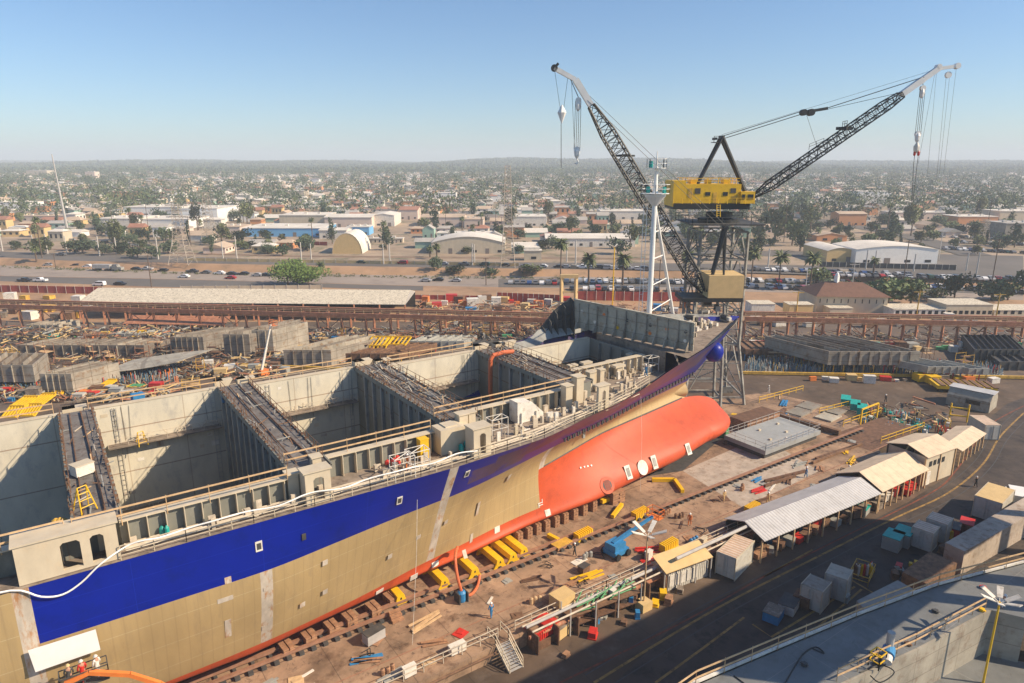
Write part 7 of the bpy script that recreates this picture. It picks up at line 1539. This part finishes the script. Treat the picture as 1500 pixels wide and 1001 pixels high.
# ================= town: single houses, then the far mass =================
WALLS = ['dwhite','cream','pinkw','tanbox','greenw','orangew','white']; ROOFS = ['rpale','rgrey','rtan','rred','rdark','rpale','rgrey']
occupied = []
for o in COL.objects:
    if o.name.startswith('warehouse') : occupied.append((o.location.x, o.location.y, 26))
def house_mesh(w, d, h, rise, hip, wall, roof):
    b = MB(); b.bb(-w/2,w/2,-d/2,d/2,-1.5,h); r = MB(); o = .5; e = rise if hip else 0
    A = [(-w/2-o,-d/2-o,h),(w/2+o,-d/2-o,h),(w/2+o,d/2+o,h),(-w/2-o,d/2+o,h)]; k = w*.28 if hip else 0; R0, R1 = (-w/2-o+k,0,h+rise), (w/2+o-k,0,h+rise)
    r.add(A+[R0,R1], [(0,1,5,4),(1,2,5),(2,3,4,5),(3,0,4),(3,2,1,0)])
    ww = MB()
    for i in range(3): x = -w/2+w*(i+.35)/3; ww.bb(x,x+w*.14,-d/2-.03,-d/2-.003,h*.35,h*.75)
    ms = []
    for nme, bb_, m_ in (('wall',b,wall),('roof',r,roof),('window',ww,'glass')):
        oo = bb_.build(nme, M[m_]); ms.append((nme, oo.data)); bpy.data.objects.remove(oo)
    return ms
HP = []
for i in range(26):
    wl = WALLS[i % 7]; rf = ROOFS[(i*3+i//7) % 7]; kind_ = i % 3 == 0
    HP.append((house_mesh(rt.uniform(8,14), rt.uniform(7,11), rt.uniform(2.8,3.6) if i % 5 else 6, rt.uniform(1.2,2.4), kind_, wl, rf), wl, rf, kind_, i % 5 == 0))
WN = {'dwhite':'off white','cream':'cream','pinkw':'pinkish','tanbox':'tan','greenw':'pale green','orangew':'orange','white':'white'}; RN = {'rpale':'pale','rgrey':'grey','rtan':'tan','rred':'red brown','rdark':'dark'}
spots = []
Y = 352.0
while Y < 1700:
    step = 15+Y*.004; X = -Y*.85
    while X < Y*.85:
        jx, jy = X+rt.uniform(-3,3), Y+rt.uniform(-4,4); X += step*rt.uniform(.85,1.3)
        if rt.random() < .12 or int((X+Y*.25)//95) % 7 == 3 and rt.random() < .6: continue
        q = CF(jx, jy)
        if jy < 400 and (jx > 60 or jx < -150 or rt.random() < .3): continue
        if jx > 70 and jy < 560 and rt.random() < .5: continue
        if any((q.x-a)**2+(q.y-b_)**2 < c_*c_ for a, b_, c_ in occupied): continue
        z = gh(jx, jy); pxs = CX+FL*jx/(jy*CP+(HC-z)*SP)
        if -30 < pxs < 1530: spots.append((jy, jx, z))
    Y += 17+Y*.006+(9 if int(Y/40) % 2 else 0)
spots.sort(); rows_seen = {}
print('house spots', len(spots))
for i, (y, x, z) in enumerate(spots[:290]):
    ms, wl, rf, hp, two = HP[rt.randrange(len(HP))]; px = CX+FL*x/(y*CP+(HC-z)*SP); zone = 'left' if px < 500 else 'middle' if px < 1000 else 'right'; key = (wl, rf, zone); n_ = rows_seen.get(key, 0); rows_seen[key] = n_+1
    t = T('small_house', '%s%s house with %s %s roof, %s nearest such in the %s third' % ('two storey ' if two else '', WN[wl], RN[rf], 'hipped' if hp else 'gabled', nth(n_), zone), 'house', CF(x,y,z), RZ+rt.choice((0,0,pi/2,pi))+rt.uniform(-.06,.06), 'houses in the town nearest the yard')
    for nme, d in ms: o = bpy.data.objects.new(nme, d); COL.objects.link(o); o.parent = t
b = MB(); mats_ = WALLS+ROOFS[:5]
for y, x, z in spots[290:]:
    w, d, h = rt.uniform(8,15), rt.uniform(7,13), rt.choice((3,3,3.4,6)); 
    if rt.random() < .04: w *= 2.6; d *= 1.8; h = 6
    c = CF(x,y,z-1.5); th = RZ+rt.choice((0,pi/2))+rt.uniform(-.06,.06); wl = rt.choices(range(7),[5,4,3,3,1,1,4])[0]; b.box(c, (w,d,h+1.5), th, wl)
    ri = 7+rt.choices(range(5),[5,3,3,2,1])[0]; co, si = cos(th), sin(th); P = []
    rise = rt.uniform(1.2,2.4) if w < 16 else .4
    for u_, v_, q in ((-.54,-.56,0),(.54,-.56,0),(.54,.56,0),(-.54,.56,0),(-.4,0,rise),(.4,0,rise)): P.append((c.x+u_*w*co-v_*d*si, c.y+u_*w*si+v_*d*co, z+h+q+.02))
    b.add(P, [(0,1,5,4),(1,2,5),(2,3,4,5),(3,0,4)], ri)
Y = 1720.0
while Y < 5600:
    n_ = int(Y*.34)
    for k in range(n_):
        X = rt.uniform(-.82,.82)*Y; yy = Y+rt.uniform(-30,30); s_ = rt.uniform(9,24)*(1+(Y-1700)/5000); hgt_ = rt.uniform(3,7); c = CF(X,yy,gh(X,yy)-1); wl = rt.choices(range(7),[6,4,2,2,0,1,5])[0]
        b.box(c, (s_,s_*.6,hgt_+1), RZ+rt.uniform(-.3,.3), wl); q = c+zz*(hgt_+1.02); b.box(q, (s_*1.05,s_*.7,.5), RZ, 7+rt.randrange(5))
    Y += 55+Y*.012
stuff(b.build('far_town', [M[m_] for m_ in mats_]))
# trees: 260 nearest as things, the rest as one mass
ts = []
Y = 345.0
while Y < 1700:
    X = -Y*.85
    while X < Y*.85:
        X += (14+Y*.006)*rt.uniform(.4,1.7); jy = Y+rt.uniform(-9,9); dens = .5+.5*sin(X/130+1.7)*sin(Y/170+.6)
        if rt.random() > .5+.5*dens+(.5 if X > 90 and 430 < Y < 700 else 0): continue
        if jy < 470 and rt.random() < .3 and not X > 90: continue
        q = CF(X, jy)
        if any((q.x-a)**2+(q.y-b_)**2 < (c_-6)**2 for a, b_, c_ in occupied): continue
        z = gh(X, jy); px = CX+FL*X/(jy*CP+(HC-z)*SP)
        if -30 < px < 1530: ts.append((jy, X, z))
    Y += 14+Y*.007
ts.sort(); cnt = {}
print('tree spots', len(ts))
for y, x, z in ts[:245]:
    kind = rt.choices(['broad','tall','cypress'],[7,2,1])[0]; v = rt.randrange(3); px = CX+FL*x/(y*CP+(HC-z)*SP); zone = 'left' if px < 500 else 'middle' if px < 1000 else 'right'; key = (kind, zone); n_ = cnt.get(key,0); cnt[key] = n_+1
    tree({'broad':'broad_tree','tall':'tall_tree','cypress':'cypress_tree'}[kind], '%s among the town houses, %s nearest such in the %s third' % ({'broad':'broad crowned tree','tall':'tall narrow tree','cypress':'slim dark cypress'}[kind], nth(n_), zone), CF(x,y,z), kind, v, rt.uniform(.7,1.25), rt.uniform(0,6))
def mass(name, pts, m):
    rr = np.random.RandomState(5); V = []; F = []; n0 = 0
    for (x, y, z, w, h, n_, leaf) in pts:
        c0 = np.array(CF(x, y, z)); nl = 4; lc = rr.uniform(-.3,.3,(nl,3))*[w,w,h*.5]+[0,0,h*.62]; k = rr.randint(0,nl,n_); d = rr.normal(size=(n_,3)); d /= np.linalg.norm(d,axis=1)[:,None]
        c = c0+lc[k]+d*[w*.3,w*.3,h*.32]; e1 = rr.normal(size=(n_,3)); e1 /= np.linalg.norm(e1,axis=1)[:,None]; e2 = np.cross(e1, rr.normal(size=(n_,3))); e2 /= np.linalg.norm(e2,axis=1)[:,None]; s_ = leaf*rr.uniform(.6,1.3,(n_,1))
        V.append(np.stack([c-e1*s_, c+e2*s_*.8, c+e1*s_], 1).reshape(-1,3)); F.append(np.arange(n_*3).reshape(-1,3)+n0); n0 += n_*3
    V = np.concatenate(V); F = np.concatenate(F); me = bpy.data.meshes.new(name); me.vertices.add(len(V)); me.vertices.foreach_set('co', V.ravel()); me.loops.add(F.size); me.loops.foreach_set('vertex_index', F.ravel().astype(np.int32)); me.polygons.add(len(F)); me.polygons.foreach_set('loop_start', np.arange(0,F.size,3,dtype=np.int32)); me.polygons.foreach_set('loop_total', np.full(len(F),3,dtype=np.int32)); me.materials.append(M[m]); me.update(); o = bpy.data.objects.new(name, me); COL.objects.link(o); return stuff(o)
pa, pb = [], []
for y, x, z in ts[245:]:
    w = rt.choice((rt.uniform(6,12),rt.uniform(10,24))); (pa if rt.random() < .5 else pb).append((x, y, z-.5, w, min(16,w*rt.uniform(.7,1.2)), 70, w*.09))
Y = 1720.0
while Y < 5900:
    for k in range(int(Y*.21)):
        X = rt.uniform(-.82,.82)*Y; yy = Y+rt.uniform(-30,30); w = rt.uniform(14,48)*(1+(Y-1700)/4000); (pa if rt.random() < .4 else pb).append((X, yy, gh(X,yy)-1, w, min(15,w*.5)*rt.uniform(.6,1.1), 36, w*.11))
    Y += 48+Y*.012
mass('far_trees', pa, 'leafA'); mass('far_trees', pb, 'leafB')
# power lines between the wooden poles and verge scrub
gr = []
for k in range(420):
    px = rt.uniform(0,1500); q = G(px, float(np.interp(px,[b_[0] for b_ in BANK],[b_[1] for b_ in BANK]))-rt.uniform(0,3), 1.5); X = q.x*HU-q.y*HV; Yq = q.x*HV+q.y*HU; gr.append((X, Yq, gh(X,Yq)-.3, rt.uniform(1,2.6), rt.uniform(.5,1.4), 22, .3))
mass('verge_scrub', gr, 'leafC')
hz = MB(); c = [CF(X, Y) for X, Y in ((-9500,-30),(9500,-30),(9500,6600),(-9500,6600))]
c = [CF(X, Y) for X, Y in ((-900,-80),(900,-80),(9500,6600),(-9500,6600))]
hz.prism([Vector((p.x,p.y,-1.2)) for p in c], (0,0,150))
hm = bpy.data.materials.new('haze_air'); hm.use_nodes = True; n = hm.node_tree.nodes; n.remove(n['Principled BSDF'])
pv = n.new('ShaderNodeVolumePrincipled'); pv.inputs['Color'].default_value = (.8,.9,1,1); pv.inputs['Density'].default_value = .00029; pv.inputs['Anisotropy'].default_value = 0
hm.node_tree.links.new(pv.outputs[0], n['Material Output'].inputs['Volume'])
ho = hz.build('haze', hm); stuff(ho)
